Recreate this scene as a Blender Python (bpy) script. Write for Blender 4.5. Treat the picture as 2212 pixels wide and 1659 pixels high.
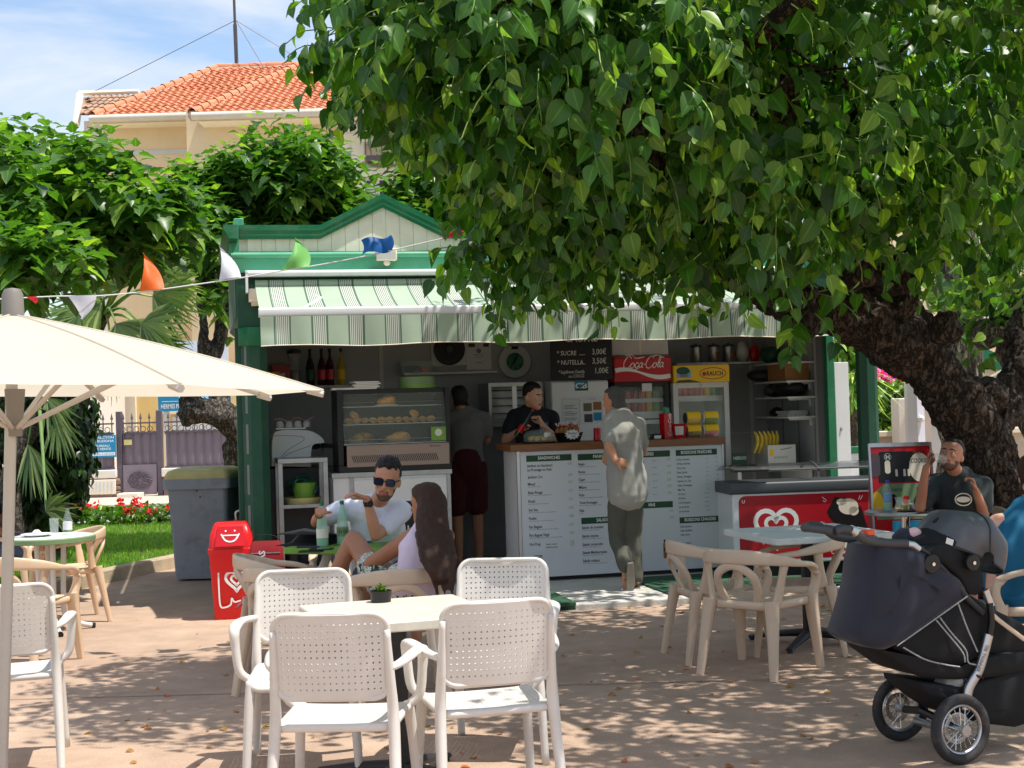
import bpy,bmesh,math,random
import numpy as np
from mathutils import Vector,Matrix,noise
from math import sin,cos,pi,radians,atan2,sqrt
random.seed(7)
for o in list(bpy.data.objects):
 bpy.data.objects.remove(o)
SC=bpy.context.scene
COL=SC.collection
# ---------------------------------------------------------------- camera
PITCH,ROLL,EYE=0.01644,-0.03,1.6
cam_d=bpy.data.cameras.new('camera')
cam=bpy.data.objects.new('camera',cam_d)
COL.objects.link(cam)
cam_d.lens,cam_d.sensor_width,cam_d.clip_start,cam_d.clip_end=50.0,36.0,0.05,2000
CAMM=Matrix.Rotation(pi/2+PITCH,4,'X')@Matrix.Rotation(ROLL,4,'Z')
cam.matrix_world=Matrix.Translation((0,0,EYE))@CAMM
SC.camera=cam
# ---------------------------------------------------------------- light
SUN_DIR=Vector((0.36,-0.10,0.93)).normalized()
SUN_EL=math.asin(SUN_DIR.z)
SUN_AZ=atan2(SUN_DIR.x,SUN_DIR.y)
sun_d=bpy.data.lights.new('sun','SUN')
sun_d.energy,sun_d.angle,sun_d.color=4.3,radians(0.53),(1.0,0.955,0.87)
sun=bpy.data.objects.new('sun',sun_d)
COL.objects.link(sun)
sun.rotation_euler=SUN_DIR.to_track_quat('Z','Y').to_euler()
world=bpy.data.worlds.new('World')
SC.world=world
world.use_nodes=True
wn=world.node_tree
wn.nodes.clear()
w_out=wn.nodes.new('ShaderNodeOutputWorld')
w_bg=wn.nodes.new('ShaderNodeBackground')
w_sky=wn.nodes.new('ShaderNodeTexSky')
w_sky.sky_type='NISHITA'
w_sky.sun_disc=False
w_sky.sun_elevation,w_sky.sun_rotation=SUN_EL,SUN_AZ
w_sky.air_density,w_sky.dust_density,w_sky.ozone_density=1.0,0.7,1.3
w_bg.inputs['Strength'].default_value=0.15
# thin streaky cirrus over the whole dome
w_tc=wn.nodes.new('ShaderNodeTexCoord')
w_map=wn.nodes.new('ShaderNodeMapping')
w_map.inputs['Scale'].default_value=(2.2,2.2,8.5)
w_map.inputs['Rotation'].default_value=(0.0,0.16,0.3)
w_map.inputs['Location'].default_value=(0.35,0.1,0.2)
w_n=wn.nodes.new('ShaderNodeTexNoise')
w_n.inputs['Scale'].default_value=2.1
w_n.inputs['Detail'].default_value=7
w_n.inputs['Roughness'].default_value=0.52
w_n.inputs['Distortion'].default_value=0.35
w_r=wn.nodes.new('ShaderNodeMapRange')
w_r.inputs['From Min'].default_value,w_r.inputs['From Max'].default_value=0.38,0.62
w_r.inputs['To Min'].default_value,w_r.inputs['To Max'].default_value=0.06,0.95
w_mix=wn.nodes.new('ShaderNodeMixRGB')
w_mix.inputs['Color2'].default_value=(4.3,4.55,5.0,1)
wn.links.new(w_tc.outputs['Generated'],w_map.inputs['Vector'])
wn.links.new(w_map.outputs['Vector'],w_n.inputs['Vector'])
wn.links.new(w_n.outputs['Fac'],w_r.inputs['Value'])
wn.links.new(w_r.outputs['Result'],w_mix.inputs['Fac'])
wn.links.new(w_sky.outputs['Color'],w_mix.inputs['Color1'])
wn.links.new(w_mix.outputs['Color'],w_bg.inputs['Color'])
wn.links.new(w_bg.outputs['Background'],w_out.inputs['Surface'])
SC.view_settings.view_transform='Standard'
SC.view_settings.look='None'
SC.view_settings.exposure=0.47
SC.view_settings.gamma=1.0
SC.view_settings.use_curve_mapping=False
SC.render.engine='CYCLES'
SC.cycles.use_denoising=True
SC.cycles.max_bounces=7
SC.cycles.diffuse_bounces=4
SC.cycles.glossy_bounces=3
SC.cycles.transmission_bounces=6
SC.cycles.transparent_max_bounces=8
SC.cycles.caustics_reflective=False
SC.cycles.caustics_refractive=False
SC.cycles.sample_clamp_indirect=6
# ---------------------------------------------------------------- measuring helpers
def ray(x,y):
 return CAMM@Vector(((x-1106)/3072,-(y-829.5)/3072,-1.0))
def at(x,y,d):
 v=ray(x,y);return Vector((0,0,EYE))+v*(d/v.y)
def gp(x,y,z=0.0):
 v=ray(x,y);return Vector((0,0,EYE))+v*((z-EYE)/v.z)
PHI=radians(12.5)
KL=Vector((-2.2,12.0,0))
KM=Matrix.Translation(KL)@Matrix.Rotation(PHI,4,'Z')
KMI=KM.inverted()
def kk(x,y,v):
 o=KMI@Vector((0,0,EYE));d=KMI.to_3x3()@ray(x,y)
 return o+d*((v-o.y)/d.y)
 # ---------------------------------------------------------------- scene helpers
def srgb(r,g,b):
 f=lambda c:(c/255/12.92)if c<=10 else((c/255+0.055)/1.055)**2.4
 return(f(r),f(g),f(b),1.0)
def thing(name,label,cat,loc=(0,0,0),rz=0.0,group=None,matrix=None):
 o=bpy.data.objects.new(name,None)
 COL.objects.link(o)
 o.empty_display_size=0.1
 if matrix is not None:o.matrix_world=matrix
 else:
  o.location=loc;o.rotation_euler=(0,0,rz)
 return tag(o,label,cat,group)
def tag(o,label=None,cat=None,group=None,kind=None):
 if label:o['label']=label
 if cat:o['category']=cat
 if group:o['group']=group
 if kind:o['kind']=kind
 return o
def copy_tree(o,parent=None):
 c=o.copy();COL.objects.link(c);c.parent=parent
 for ch in[x for x in bpy.data.objects if x.parent==o]:
  copy_tree(ch,c)
 return c
_children=None
def frame(a,up=(0,0,1)):
 a=Vector(a).normalized();u=Vector(up)
 if abs(a.dot(u))>0.98:u=Vector((1,0,0))
 s=a.cross(u).normalized();n=s.cross(a).normalized()
 return s,n
class MB:
 """collects shapes, then becomes one mesh object"""
 def __init__(s):s.v=[];s.f=[];s.mi=[];s.cur=0;s.M=None
 def add(s,vs,fs):
  b=len(s.v)
  if s.M is not None:vs=[s.M@Vector(p)for p in vs]
  s.v.extend([tuple(p)for p in vs]);s.f.extend([tuple(i+b for i in f)for f in fs]);s.mi.extend([s.cur]*len(fs))
  return s
 def box(s,c,d,R=None,taper=1.0):
  x,y,z=d[0]/2,d[1]/2,d[2]/2;t=taper
  vs=[(-x,-y,-z),(x,-y,-z),(x,y,-z),(-x,y,-z),(-x*t,-y*t,z),(x*t,-y*t,z),(x*t,y*t,z),(-x*t,y*t,z)]
  if R is not None:vs=[R@Vector(p)for p in vs]
  vs=[Vector(p)+Vector(c)for p in vs]
  return s.add(vs,[(0,3,2,1),(4,5,6,7),(0,1,5,4),(1,2,6,5),(2,3,7,6),(3,0,4,7)])
 def b2(s,a,b):
  return s.box([(a[i]+b[i])/2 for i in range(3)],[abs(b[i]-a[i])for i in range(3)])
 def rings(s,rs,closed=True,cap=True,loop=False):
  n=len(rs[0]);vs=[p for r in rs for p in r];fs=[]
  m=len(rs)
  for i in range(m if loop else m-1):
   for j in range(n if closed else n-1):
    k=(j+1)%n;i2=(i+1)%m
    fs.append((i*n+j,i*n+k,i2*n+k,i2*n+j))
  if cap and not loop:
   fs.append(tuple(range(n))[::-1]);fs.append(tuple((m-1)*n+j for j in range(n)))
  return s.add(vs,fs)
 def tube(s,pts,r,seg=10,cap=True,rb=None,side=None,loop=False,sq=1.0,round_ends=False):
  pts=[Vector(p)for p in pts];m=len(pts)
  ra=r if isinstance(r,(list,tuple))else[r]*m
  rb=ra if rb is None else(rb if isinstance(rb,(list,tuple))else[rb]*m)
  ra,rb=list(ra),list(rb)
  if round_ends and not loop:
   d0=(pts[0]-pts[1]).normalized();d1=(pts[-1]-pts[-2]).normalized()
   e0=min(ra[0],rb[0]);e1=min(ra[-1],rb[-1])
   P=[pts[0]+d0*e0*q for q in(0.98,0.8,0.45)]+pts+[pts[-1]+d1*e1*q for q in(0.45,0.8,0.98)]
   A=[ra[0]*q for q in(0.2,0.6,0.9)]+ra+[ra[-1]*q for q in(0.9,0.6,0.2)]
   B=[rb[0]*q for q in(0.2,0.6,0.9)]+rb+[rb[-1]*q for q in(0.9,0.6,0.2)]
   pts,ra,rb=P,A,B;m=len(pts)
   if isinstance(side,list):side=[side[0]]*3+side+[side[-1]]*3
  rs=[];ps=None
  for i,p in enumerate(pts):
   if loop:t=pts[(i+1)%m]-pts[i-1]
   else:t=pts[min(i+1,m-1)]-pts[max(i-1,0)]
   t.normalize()
   if side is not None:
    sv=Vector(side[i]if isinstance(side,list)else side);sv=(sv-t*sv.dot(t)).normalized()
   elif ps is None:sv,_=frame(t)
   else:
    sv=ps-t*ps.dot(t)
    sv=sv.normalized()if sv.length>1e-6 else frame(t)[0]
   ps=sv;nv=sv.cross(t)
   ring=[]
   for j in range(seg):
    a=2*pi*j/seg;ca,sa=cos(a),sin(a)
    if sq!=1.0:
     ca=math.copysign(abs(ca)**sq,ca);sa=math.copysign(abs(sa)**sq,sa)
    ring.append(p+sv*ra[i]*ca+nv*rb[i]*sa)
   rs.append(ring)
  return s.rings(rs,True,cap,loop)
 def cyl(s,a,b,r,r2=None,seg=14,cap=True):
  return s.tube([a,b],[r,r if r2 is None else r2],seg,cap)
 def lathe(s,prof,c=(0,0,0),seg=20,R=None,cap=True):
  rs=[]
  for(r,z)in prof:
   ring=[Vector((r*cos(2*pi*j/seg),r*sin(2*pi*j/seg),z))for j in range(seg)]
   if R is not None:ring=[R@p for p in ring]
   rs.append([p+Vector(c)for p in ring])
  return s.rings(rs,True,cap)
 def prism(s,poly,h,M=None):
  """polygon in XY extruded along +Z by h"""
  n=len(poly)
  vs=[Vector((p[0],p[1],0))for p in poly]+[Vector((p[0],p[1],h))for p in poly]
  if M is not None:vs=[M@p for p in vs]
  fs=[tuple(range(n))[::-1],tuple(range(n,2*n))]+[(i,(i+1)%n,n+(i+1)%n,n+i)for i in range(n)]
  return s.add(vs,fs)
 def grid(s,fn,nu,nv,flip=False):
  vs=[fn(i/nu,j/nv)for j in range(nv+1)for i in range(nu+1)]
  fs=[]
  for j in range(nv):
   for i in range(nu):
    a=j*(nu+1)+i;q=(a,a+1,a+nu+2,a+nu+1)
    fs.append(q[::-1]if flip else q)
  return s.add(vs,fs)
 def ball(s,c,r,seg=12,R=None):
  r=r if isinstance(r,(tuple,list))else(r,r,r)
  n=max(5,seg//2);rs=[]
  for i in range(n+1):
   ph=pi*(i+0.001 if i==0 else i-0.001 if i==n else i)/n
   ring=[]
   for j in range(seg):
    a=2*pi*j/seg
    p=Vector((r[0]*sin(ph)*cos(a),r[1]*sin(ph)*sin(a),-r[2]*cos(ph)))
    if R is not None:p=R@p
    ring.append(p+Vector(c))
   rs.append(ring)
  return s.rings(rs,True,False)
 def build(s,name,m=None,parent=None,smooth=None,bevel=0.0,bseg=2,solid=0.0,sub=0):
  me=bpy.data.meshes.new(name)
  me.from_pydata(s.v,[],s.f)
  return finish(me,name,m,parent,smooth,bevel,bseg,solid,sub,s.mi)
def build_each(mb,name,m,parent,**kw):
 """every separate piece in mb becomes an object of its own"""
 par=list(range(len(mb.v)))
 def fd(i):
  while par[i]!=i:par[i]=par[par[i]];i=par[i]
  return i
 for f in mb.f:
  for k in f[1:]:par[fd(k)]=fd(f[0])
 gr={}
 for f in mb.f:gr.setdefault(fd(f[0]),[]).append(f)
 for fs in gr.values():
  ids=sorted({i for f in fs for i in f});mp_={i:k for k,i in enumerate(ids)};q=MB();q.add([mb.v[i]for i in ids],[tuple(mp_[i]for i in f)for f in fs]);o=q.build(name,m,parent,**kw)
 return o
def finish(me,name,m=None,parent=None,smooth=None,bevel=0.0,bseg=2,solid=0.0,sub=0,mi=None):
 ms=m if isinstance(m,(list,tuple))else[m]
 for q in ms:me.materials.append(MAT(q)if isinstance(q,str)else q)
 if len(ms)>1 and mi:me.polygons.foreach_set('material_index',mi)
 if smooth is not None:
  me.polygons.foreach_set('use_smooth',[True]*len(me.polygons))
  if smooth<179:me.set_sharp_from_angle(angle=radians(smooth))
 me.update()
 o=bpy.data.objects.new(name,me)
 COL.objects.link(o)
 if parent is not None:o.parent=parent
 if sub:
  md=o.modifiers.new('sub','SUBSURF');md.levels=sub;md.render_levels=sub
 if solid:
  md=o.modifiers.new('solid','SOLIDIFY');md.thickness=solid;md.offset=0
 if bevel:
  md=o.modifiers.new('bevel','BEVEL');md.width=bevel;md.segments=bseg;md.limit_method='ANGLE';md.angle_limit=radians(35)
  md.harden_normals=False
  if smooth is None:
   me.polygons.foreach_set('use_smooth',[True]*len(me.polygons));me.set_sharp_from_angle(angle=radians(50))
 return o
def np_mesh(name,V,Fc):
 """V (n,3), Fc (m,k) arrays -> mesh"""
 me=bpy.data.meshes.new(name)
 V=np.asarray(V,np.float32);Fc=np.asarray(Fc,np.int32);m,k=Fc.shape
 me.vertices.add(len(V));me.vertices.foreach_set('co',V.ravel())
 me.loops.add(m*k);me.loops.foreach_set('vertex_index',Fc.ravel())
 me.polygons.add(m)
 me.polygons.foreach_set('loop_start',np.arange(0,m*k,k,dtype=np.int32))
 me.update(calc_edges=True)
 return me
def remesh(mb,vox,iters=2,fac=0.5):
 """fuse the shapes in mb into one continuous skin; returns verts and faces as numpy"""
 me=bpy.data.meshes.new('tmp');me.from_pydata(mb.v,[],mb.f)
 bm=bmesh.new();bm.from_mesh(me);bmesh.ops.recalc_face_normals(bm,faces=bm.faces[:]);bm.to_mesh(me);bm.free()
 o=bpy.data.objects.new('tmp',me);COL.objects.link(o)
 r=o.modifiers.new('r','REMESH');r.mode='VOXEL';r.voxel_size=vox;r.adaptivity=0
 if iters:
  q=o.modifiers.new('s','SMOOTH');q.iterations=iters;q.factor=fac
 dg=bpy.context.evaluated_depsgraph_get()
 ev=o.evaluated_get(dg);m2=ev.to_mesh()
 V=np.empty(len(m2.vertices)*3,np.float32);m2.vertices.foreach_get('co',V)
 N=np.empty(len(m2.vertices)*3,np.float32);m2.vertices.foreach_get('normal',N)
 Fc=np.empty(len(m2.loops),np.int32);m2.loops.foreach_get('vertex_index',Fc)
 quads=all(p.loop_total==4 for p in m2.polygons)
 Fc=Fc.reshape(-1,4)if quads else None
 ev.to_mesh_clear();bpy.data.objects.remove(o);bpy.data.meshes.remove(me)
 return V.reshape(-1,3),Fc,N.reshape(-1,3)
def cat(pts,n=6,closed=False):
 """Catmull-Rom through pts"""
 P=[Vector(p)for p in pts];out=[];m=len(P)
 for i in range(m if closed else m-1):
  p1,p2=P[i],P[(i+1)%m]
  p0=P[i-1]if(closed or i>0)else p1*2-p2
  p3=P[(i+2)%m]if(closed or i+2<m)else p2*2-p1
  for k in range(n):
   t=k/n
   out.append(0.5*((2*p1)+(p2-p0)*t+(2*p0-5*p1+4*p2-p3)*t*t+(3*p1-p0-3*p2+p3)*t**3))
 if not closed:out.append(P[-1])
 return out
def lerp_list(vals,m):
 n=len(vals);return[float(np.interp(i/(m-1)*(n-1),range(n),vals))for i in range(m)]
 # ---------------------------------------------------------------- lettering
_tc={}
def text_geo(s,bold=0.0):
 key=(s,bold)
 if key in _tc:return _tc[key]
 cu=bpy.data.curves.new('t','FONT');cu.body=s;cu.resolution_u=2;cu.offset=bold
 o=bpy.data.objects.new('t',cu);COL.objects.link(o)
 dg=bpy.context.evaluated_depsgraph_get();ev=o.evaluated_get(dg);m=ev.to_mesh()
 vs=[v.co.copy()for v in m.vertices];fs=[tuple(p.vertices)for p in m.polygons]
 ev.to_mesh_clear();bpy.data.objects.remove(o);bpy.data.curves.remove(cu)
 _tc[key]=(vs,fs);return vs,fs
def text(mb,s,M,size,pos=(0,0),align='l',sx=1.0,bold=0.012,shear=0.0,width=None,rot=0.0,h=0.0006):
 """flat print on the local XY plane of M (x right, y up), standing h proud"""
 vs,fs=text_geo(s,bold)
 if not vs:return 0
 w=max(v.x for v in vs);x0=min(v.x for v in vs)
 k=size/0.73
 if width:sx=width/((w-x0)*k)
 off={'l':0,'c':-(w-x0)/2,'r':-(w-x0)}[align]
 R=Matrix.Rotation(rot,3,'Z');out=[]
 for v in vs:
  p=R@Vector((((v.x-x0)+off+shear*v.y)*k*sx,v.y*k,0))
  out.append(M@Vector((p.x+pos[0],p.y+pos[1],h)))
 mb.add(out,fs);return(w-x0)*k*sx
def ribbon(mb,pts,w,M,h=0.0008,closed=False):
 """flat painted stroke through 2-D pts of width w (number or list)"""
 P=[Vector((p[0],p[1],0))for p in pts];m=len(P)
 W=w if isinstance(w,(list,tuple))else[w]*m
 vs=[];fs=[]
 for i,p in enumerate(P):
  a=P[i-1]if(closed or i)else P[0];b=P[(i+1)%m]if(closed or i<m-1)else P[-1]
  t=(b-a).normalized();n=Vector((-t.y,t.x,0))*W[i]/2
  vs+=[M@Vector((p.x+n.x,p.y+n.y,h)),M@Vector((p.x-n.x,p.y-n.y,h))]
 for i in range(m if closed else m-1):
  k=(i+1)%m;fs.append((2*i,2*i+1,2*k+1,2*k))
 mb.add(vs,fs)
def flat(mb,poly,M,h=0.0004):
 mb.add([M@Vector((p[0],p[1],h))for p in poly],[tuple(range(len(poly)))])
def rrect(x0,y0,x1,y1,r,n=5):
 out=[]
 for cx,cy,a0 in((x1-r,y1-r,0),(x0+r,y1-r,90),(x0+r,y0+r,180),(x1-r,y0+r,270)):
  for k in range(n+1):
   a=radians(a0+90*k/n);out.append((cx+r*cos(a),cy+r*sin(a)))
 return out
def disc(cx,cy,rx,ry=None,n=20):
 ry=rx if ry is None else ry
 return[(cx+rx*cos(2*pi*i/n),cy+ry*sin(2*pi*i/n))for i in range(n)]
 # ---------------------------------------------------------------- materials
_m={}
def MAT(n):return _m[n]
def pm(name,rgb,rough=0.5,metal=0.0,var=0.12,scale=6.0,bump=0.0,bscale=60.0,spec=0.5,coat=0.0,sheen=0.0,
trans=0.0,transl=None,dirt=None,dirt_amt=0.35,dirt_scale=3.0,hue=None,alpha=1.0,ior=1.45,sss=0.0,stretch=None):
 """procedural surface: base colour with uneven tone, fine relief and wear"""
 m=bpy.data.materials.new(name);m.use_nodes=True;t=m.node_tree;N,L=t.nodes,t.links
 b=N['Principled BSDF'];out=N['Material Output']
 c=srgb(*rgb)if max(rgb)>1.0 else tuple(rgb)+(1.0,)
 tc=N.new('ShaderNodeTexCoord');vec=tc.outputs['Object']
 if stretch:
  mp=N.new('ShaderNodeMapping');mp.inputs['Scale'].default_value=stretch
  L.new(vec,mp.inputs['Vector']);vec=mp.outputs['Vector']
 nz=N.new('ShaderNodeTexNoise');nz.inputs['Scale'].default_value=scale;nz.inputs['Detail'].default_value=6
 nz.inputs['Roughness'].default_value=0.6
 L.new(vec,nz.inputs['Vector'])
 rp=N.new('ShaderNodeMapRange');rp.inputs['From Min'].default_value=0.3;rp.inputs['From Max'].default_value=0.7
 rp.inputs['To Min'].default_value=1-var;rp.inputs['To Max'].default_value=1+var
 L.new(nz.outputs['Fac'],rp.inputs['Value'])
 mul=N.new('ShaderNodeVectorMath');mul.operation='SCALE';mul.inputs[0].default_value=c[:3]
 L.new(rp.outputs['Result'],mul.inputs['Scale']);col=mul.outputs['Vector']
 if hue is not None:
  c2=srgb(*hue)if max(hue)>1 else tuple(hue)+(1.0,)
  n3=N.new('ShaderNodeTexNoise');n3.inputs['Scale'].default_value=scale*0.37;n3.inputs['Detail'].default_value=4
  L.new(vec,n3.inputs['Vector'])
  r3=N.new('ShaderNodeMapRange');r3.inputs['From Min'].default_value=0.4;r3.inputs['From Max'].default_value=0.62
  L.new(n3.outputs['Fac'],r3.inputs['Value'])
  mx=N.new('ShaderNodeMixRGB');mx.inputs['Color2'].default_value=c2
  L.new(r3.outputs['Result'],mx.inputs['Fac']);L.new(col,mx.inputs['Color1']);col=mx.outputs['Color']
 if dirt is not None:
  dcol=srgb(*dirt)if max(dirt)>1 else tuple(dirt)+(1.0,)
  n2=N.new('ShaderNodeTexNoise');n2.inputs['Scale'].default_value=dirt_scale;n2.inputs['Detail'].default_value=9
  n2.inputs['Roughness'].default_value=0.72
  L.new(tc.outputs['Object'],n2.inputs['Vector'])
  r2=N.new('ShaderNodeMapRange');r2.inputs['From Min'].default_value=0.5;r2.inputs['From Max'].default_value=0.75
  r2.inputs['To Max'].default_value=dirt_amt
  L.new(n2.outputs['Fac'],r2.inputs['Value'])
  mx=N.new('ShaderNodeMixRGB');mx.inputs['Color2'].default_value=dcol
  L.new(r2.outputs['Result'],mx.inputs['Fac']);L.new(col,mx.inputs['Color1']);col=mx.outputs['Color']
 L.new(col,b.inputs['Base Color'])
 b.inputs['Roughness'].default_value=rough;b.inputs['Metallic'].default_value=metal
 b.inputs['Specular IOR Level'].default_value=spec;b.inputs['Coat Weight'].default_value=coat
 b.inputs['Sheen Weight'].default_value=sheen;b.inputs['Transmission Weight'].default_value=trans
 b.inputs['IOR'].default_value=ior;b.inputs['Alpha'].default_value=alpha
 if sss:
  b.inputs['Subsurface Weight'].default_value=sss;b.inputs['Subsurface Radius'].default_value=(0.02,0.008,0.004)
 if bump:
  nb=N.new('ShaderNodeTexNoise');nb.inputs['Scale'].default_value=bscale;nb.inputs['Detail'].default_value=5
  L.new(vec,nb.inputs['Vector'])
  bp=N.new('ShaderNodeBump');bp.inputs['Strength'].default_value=min(1,bump);bp.inputs['Distance'].default_value=0.01
  L.new(nb.outputs['Fac'],bp.inputs['Height']);L.new(bp.outputs['Normal'],b.inputs['Normal'])
 if transl is not None:
  tr=N.new('ShaderNodeBsdfTranslucent');L.new(col,tr.inputs['Color'])
  ms=N.new('ShaderNodeMixShader');ms.inputs['Fac'].default_value=transl
  L.new(b.outputs['BSDF'],ms.inputs[1]);L.new(tr.outputs['BSDF'],ms.inputs[2]);L.new(ms.outputs['Shader'],out.inputs['Surface'])
 _m[name]=m
 return m
def leaf_mat(name,c_dark,c_mid,c_young,young=0.16,transl=0.42,rough=0.38,vein=True):
 """leaf: colour differs from leaf to leaf, light shines through"""
 m=bpy.data.materials.new(name);m.use_nodes=True;t=m.node_tree;N,L=t.nodes,t.links
 b=N['Principled BSDF'];out=N['Material Output']
 g=N.new('ShaderNodeNewGeometry');oi=N.new('ShaderNodeObjectInfo')
 ad=N.new('ShaderNodeMath');ad.operation='ADD';L.new(g.outputs['Random Per Island'],ad.inputs[0]);L.new(oi.outputs['Random'],ad.inputs[1])
 fr=N.new('ShaderNodeMath');fr.operation='FRACT';L.new(ad.outputs['Value'],fr.inputs[0])
 cr=N.new('ShaderNodeValToRGB');e=cr.color_ramp.elements
 e[0].position=0.0;e[0].color=srgb(*c_dark);e[1].position=1.0;e[1].color=srgb(*c_young)
 k=cr.color_ramp.elements.new(0.5);k.color=srgb(*c_mid)
 k=cr.color_ramp.elements.new(1-young);k.color=srgb(*c_mid)
 L.new(fr.outputs['Value'],cr.inputs['Fac'])
 tc=N.new('ShaderNodeTexCoord');nz=N.new('ShaderNodeTexNoise');nz.inputs['Scale'].default_value=28;nz.inputs['Detail'].default_value=3
 L.new(tc.outputs['Object'],nz.inputs['Vector'])
 mr=N.new('ShaderNodeMapRange');mr.inputs['To Min'].default_value=0.78;mr.inputs['To Max'].default_value=1.2
 L.new(nz.outputs['Fac'],mr.inputs['Value'])
 vm=N.new('ShaderNodeVectorMath');vm.operation='SCALE';L.new(cr.outputs['Color'],vm.inputs[0]);L.new(mr.outputs['Result'],vm.inputs['Scale'])
 ra_=N.new('ShaderNodeAttribute');ra_.attribute_name='rib';rr_=N.new('ShaderNodeMapRange');rr_.inputs['From Min'].default_value=0.02;rr_.inputs['From Max'].default_value=0.13
 rr_.inputs['To Min'].default_value=1.7;rr_.inputs['To Max'].default_value=1.0;L.new(ra_.outputs['Fac'],rr_.inputs['Value'])
 v2=N.new('ShaderNodeVectorMath');v2.operation='SCALE';L.new(vm.outputs['Vector'],v2.inputs[0]);L.new(rr_.outputs['Result'],v2.inputs['Scale']);vm=v2
 L.new(vm.outputs['Vector'],b.inputs['Base Color'])
 b.inputs['Roughness'].default_value=rough;b.inputs['Specular IOR Level'].default_value=0.5
 tr=N.new('ShaderNodeBsdfTranslucent')
 gm=N.new('ShaderNodeMixRGB');gm.blend_type='MULTIPLY';gm.inputs['Fac'].default_value=1;gm.inputs['Color2'].default_value=(1.75,2.0,0.5,1)
 L.new(vm.outputs['Vector'],gm.inputs['Color1']);L.new(gm.outputs['Color'],tr.inputs['Color'])
 ms=N.new('ShaderNodeMixShader');ms.inputs['Fac'].default_value=transl
 L.new(b.outputs['BSDF'],ms.inputs[1]);L.new(tr.outputs['BSDF'],ms.inputs[2]);L.new(ms.outputs['Shader'],out.inputs['Surface'])
 _m[name]=m
def bark_mat(name,dark,mid,light,sc=(1,1,.45),scale=16):
 """plates of bark parted by dark cracks"""
 m=bpy.data.materials.new(name);m.use_nodes=True;t=m.node_tree;N,L=t.nodes,t.links;b=N['Principled BSDF']
 tc=N.new('ShaderNodeTexCoord');mp=N.new('ShaderNodeMapping');mp.inputs['Scale'].default_value=sc;L.new(tc.outputs['Object'],mp.inputs['Vector'])
 nz=N.new('ShaderNodeTexNoise');nz.inputs['Scale'].default_value=7;nz.inputs['Detail'].default_value=8;nz.inputs['Roughness'].default_value=.7;L.new(mp.outputs['Vector'],nz.inputs['Vector'])
 ad=N.new('ShaderNodeVectorMath');ad.operation='MULTIPLY_ADD';ad.inputs[1].default_value=(.35,.35,.35);L.new(nz.outputs['Color'],ad.inputs[0]);L.new(mp.outputs['Vector'],ad.inputs[2])
 vo=N.new('ShaderNodeTexVoronoi');vo.feature='DISTANCE_TO_EDGE';vo.inputs['Scale'].default_value=scale;L.new(ad.outputs['Vector'],vo.inputs['Vector'])
 r1=N.new('ShaderNodeMapRange');r1.inputs['From Max'].default_value=.16;L.new(vo.outputs['Distance'],r1.inputs['Value'])
 n2=N.new('ShaderNodeTexNoise');n2.inputs['Scale'].default_value=60;n2.inputs['Detail'].default_value=6;L.new(mp.outputs['Vector'],n2.inputs['Vector'])
 cr=N.new('ShaderNodeValToRGB');e=cr.color_ramp.elements;e[0].position=.3;e[0].color=srgb(*mid);e[1].position=.72;e[1].color=srgb(*light);L.new(nz.outputs['Fac'],cr.inputs['Fac'])
 mx=N.new('ShaderNodeMixRGB');mx.inputs['Color1'].default_value=srgb(*dark);L.new(r1.outputs['Result'],mx.inputs['Fac']);L.new(cr.outputs['Color'],mx.inputs['Color2']);L.new(mx.outputs['Color'],b.inputs['Base Color']);b.inputs['Roughness'].default_value=.92;b.inputs['Specular IOR Level'].default_value=.2
 sm=N.new('ShaderNodeMath');sm.operation='MULTIPLY_ADD';sm.inputs[1].default_value=.35;L.new(n2.outputs['Fac'],sm.inputs[0]);L.new(r1.outputs['Result'],sm.inputs[2])
 bp=N.new('ShaderNodeBump');bp.inputs['Strength'].default_value=.9;bp.inputs['Distance'].default_value=.02;L.new(sm.outputs['Value'],bp.inputs['Height']);L.new(bp.outputs['Normal'],b.inputs['Normal']);_m[name]=m
 # palette
pm('white_plastic',(212,207,201),0.42,var=0.04,scale=9,dirt=(150,138,120),dirt_amt=0.18,dirt_scale=6)
pm('beige_plastic',(208,186,162),0.36,var=0.03,scale=7,dirt=(140,118,96),dirt_amt=0.16,dirt_scale=9)
pm('peach_plastic',(222,192,160),0.34,var=0.02,scale=7,dirt=(150,115,80),dirt_amt=0.2,dirt_scale=7)
pm('table_white',(208,200,186),0.4,var=0.04,scale=5,dirt=(160,150,130),dirt_amt=0.3,dirt_scale=9)
pm('table_grey_white',(214,218,212),0.55,spec=0.25,var=0.04,scale=5,dirt=(150,150,140),dirt_amt=0.3,dirt_scale=9)
pm('lime',(112,160,58),0.4,var=0.06,scale=7,dirt=(80,110,40),dirt_amt=0.3)
pm('sage_table',(118,146,104),0.45,var=0.06,scale=7,dirt=(90,100,80),dirt_amt=0.3)
pm('black_metal',(38,40,44),0.5,var=0.15,scale=10,dirt=(100,92,84),dirt_amt=0.25,dirt_scale=9)
pm('black_plastic',(22,22,24),0.4,var=0.15)
pm('freezer_grey',(74,78,82),0.5,var=0.06)
pm('lid_glass',(58,64,66),0.05,alpha=0.5,var=0.0,spec=0.8)  # dark tint: reflection of the dark interior put into the glass colour
pm('dark_grey',(62,64,66),0.5,var=0.1)
pm('mid_grey',(120,122,124),0.5,var=0.08)
pm('alu',(196,196,198),0.32,metal=0.85,var=0.06,dirt=(120,116,110),dirt_amt=0.3)
pm('steel',(168,168,168),0.35,metal=0.9,var=0.1,scale=14,dirt=(90,86,80),dirt_amt=0.4)
pm('brushed',(150,132,122),0.4,metal=0.6,var=0.06,stretch=(1,1,30))
pm('chrome',(225,225,225),0.12,metal=1.0,var=0.03)
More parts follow.
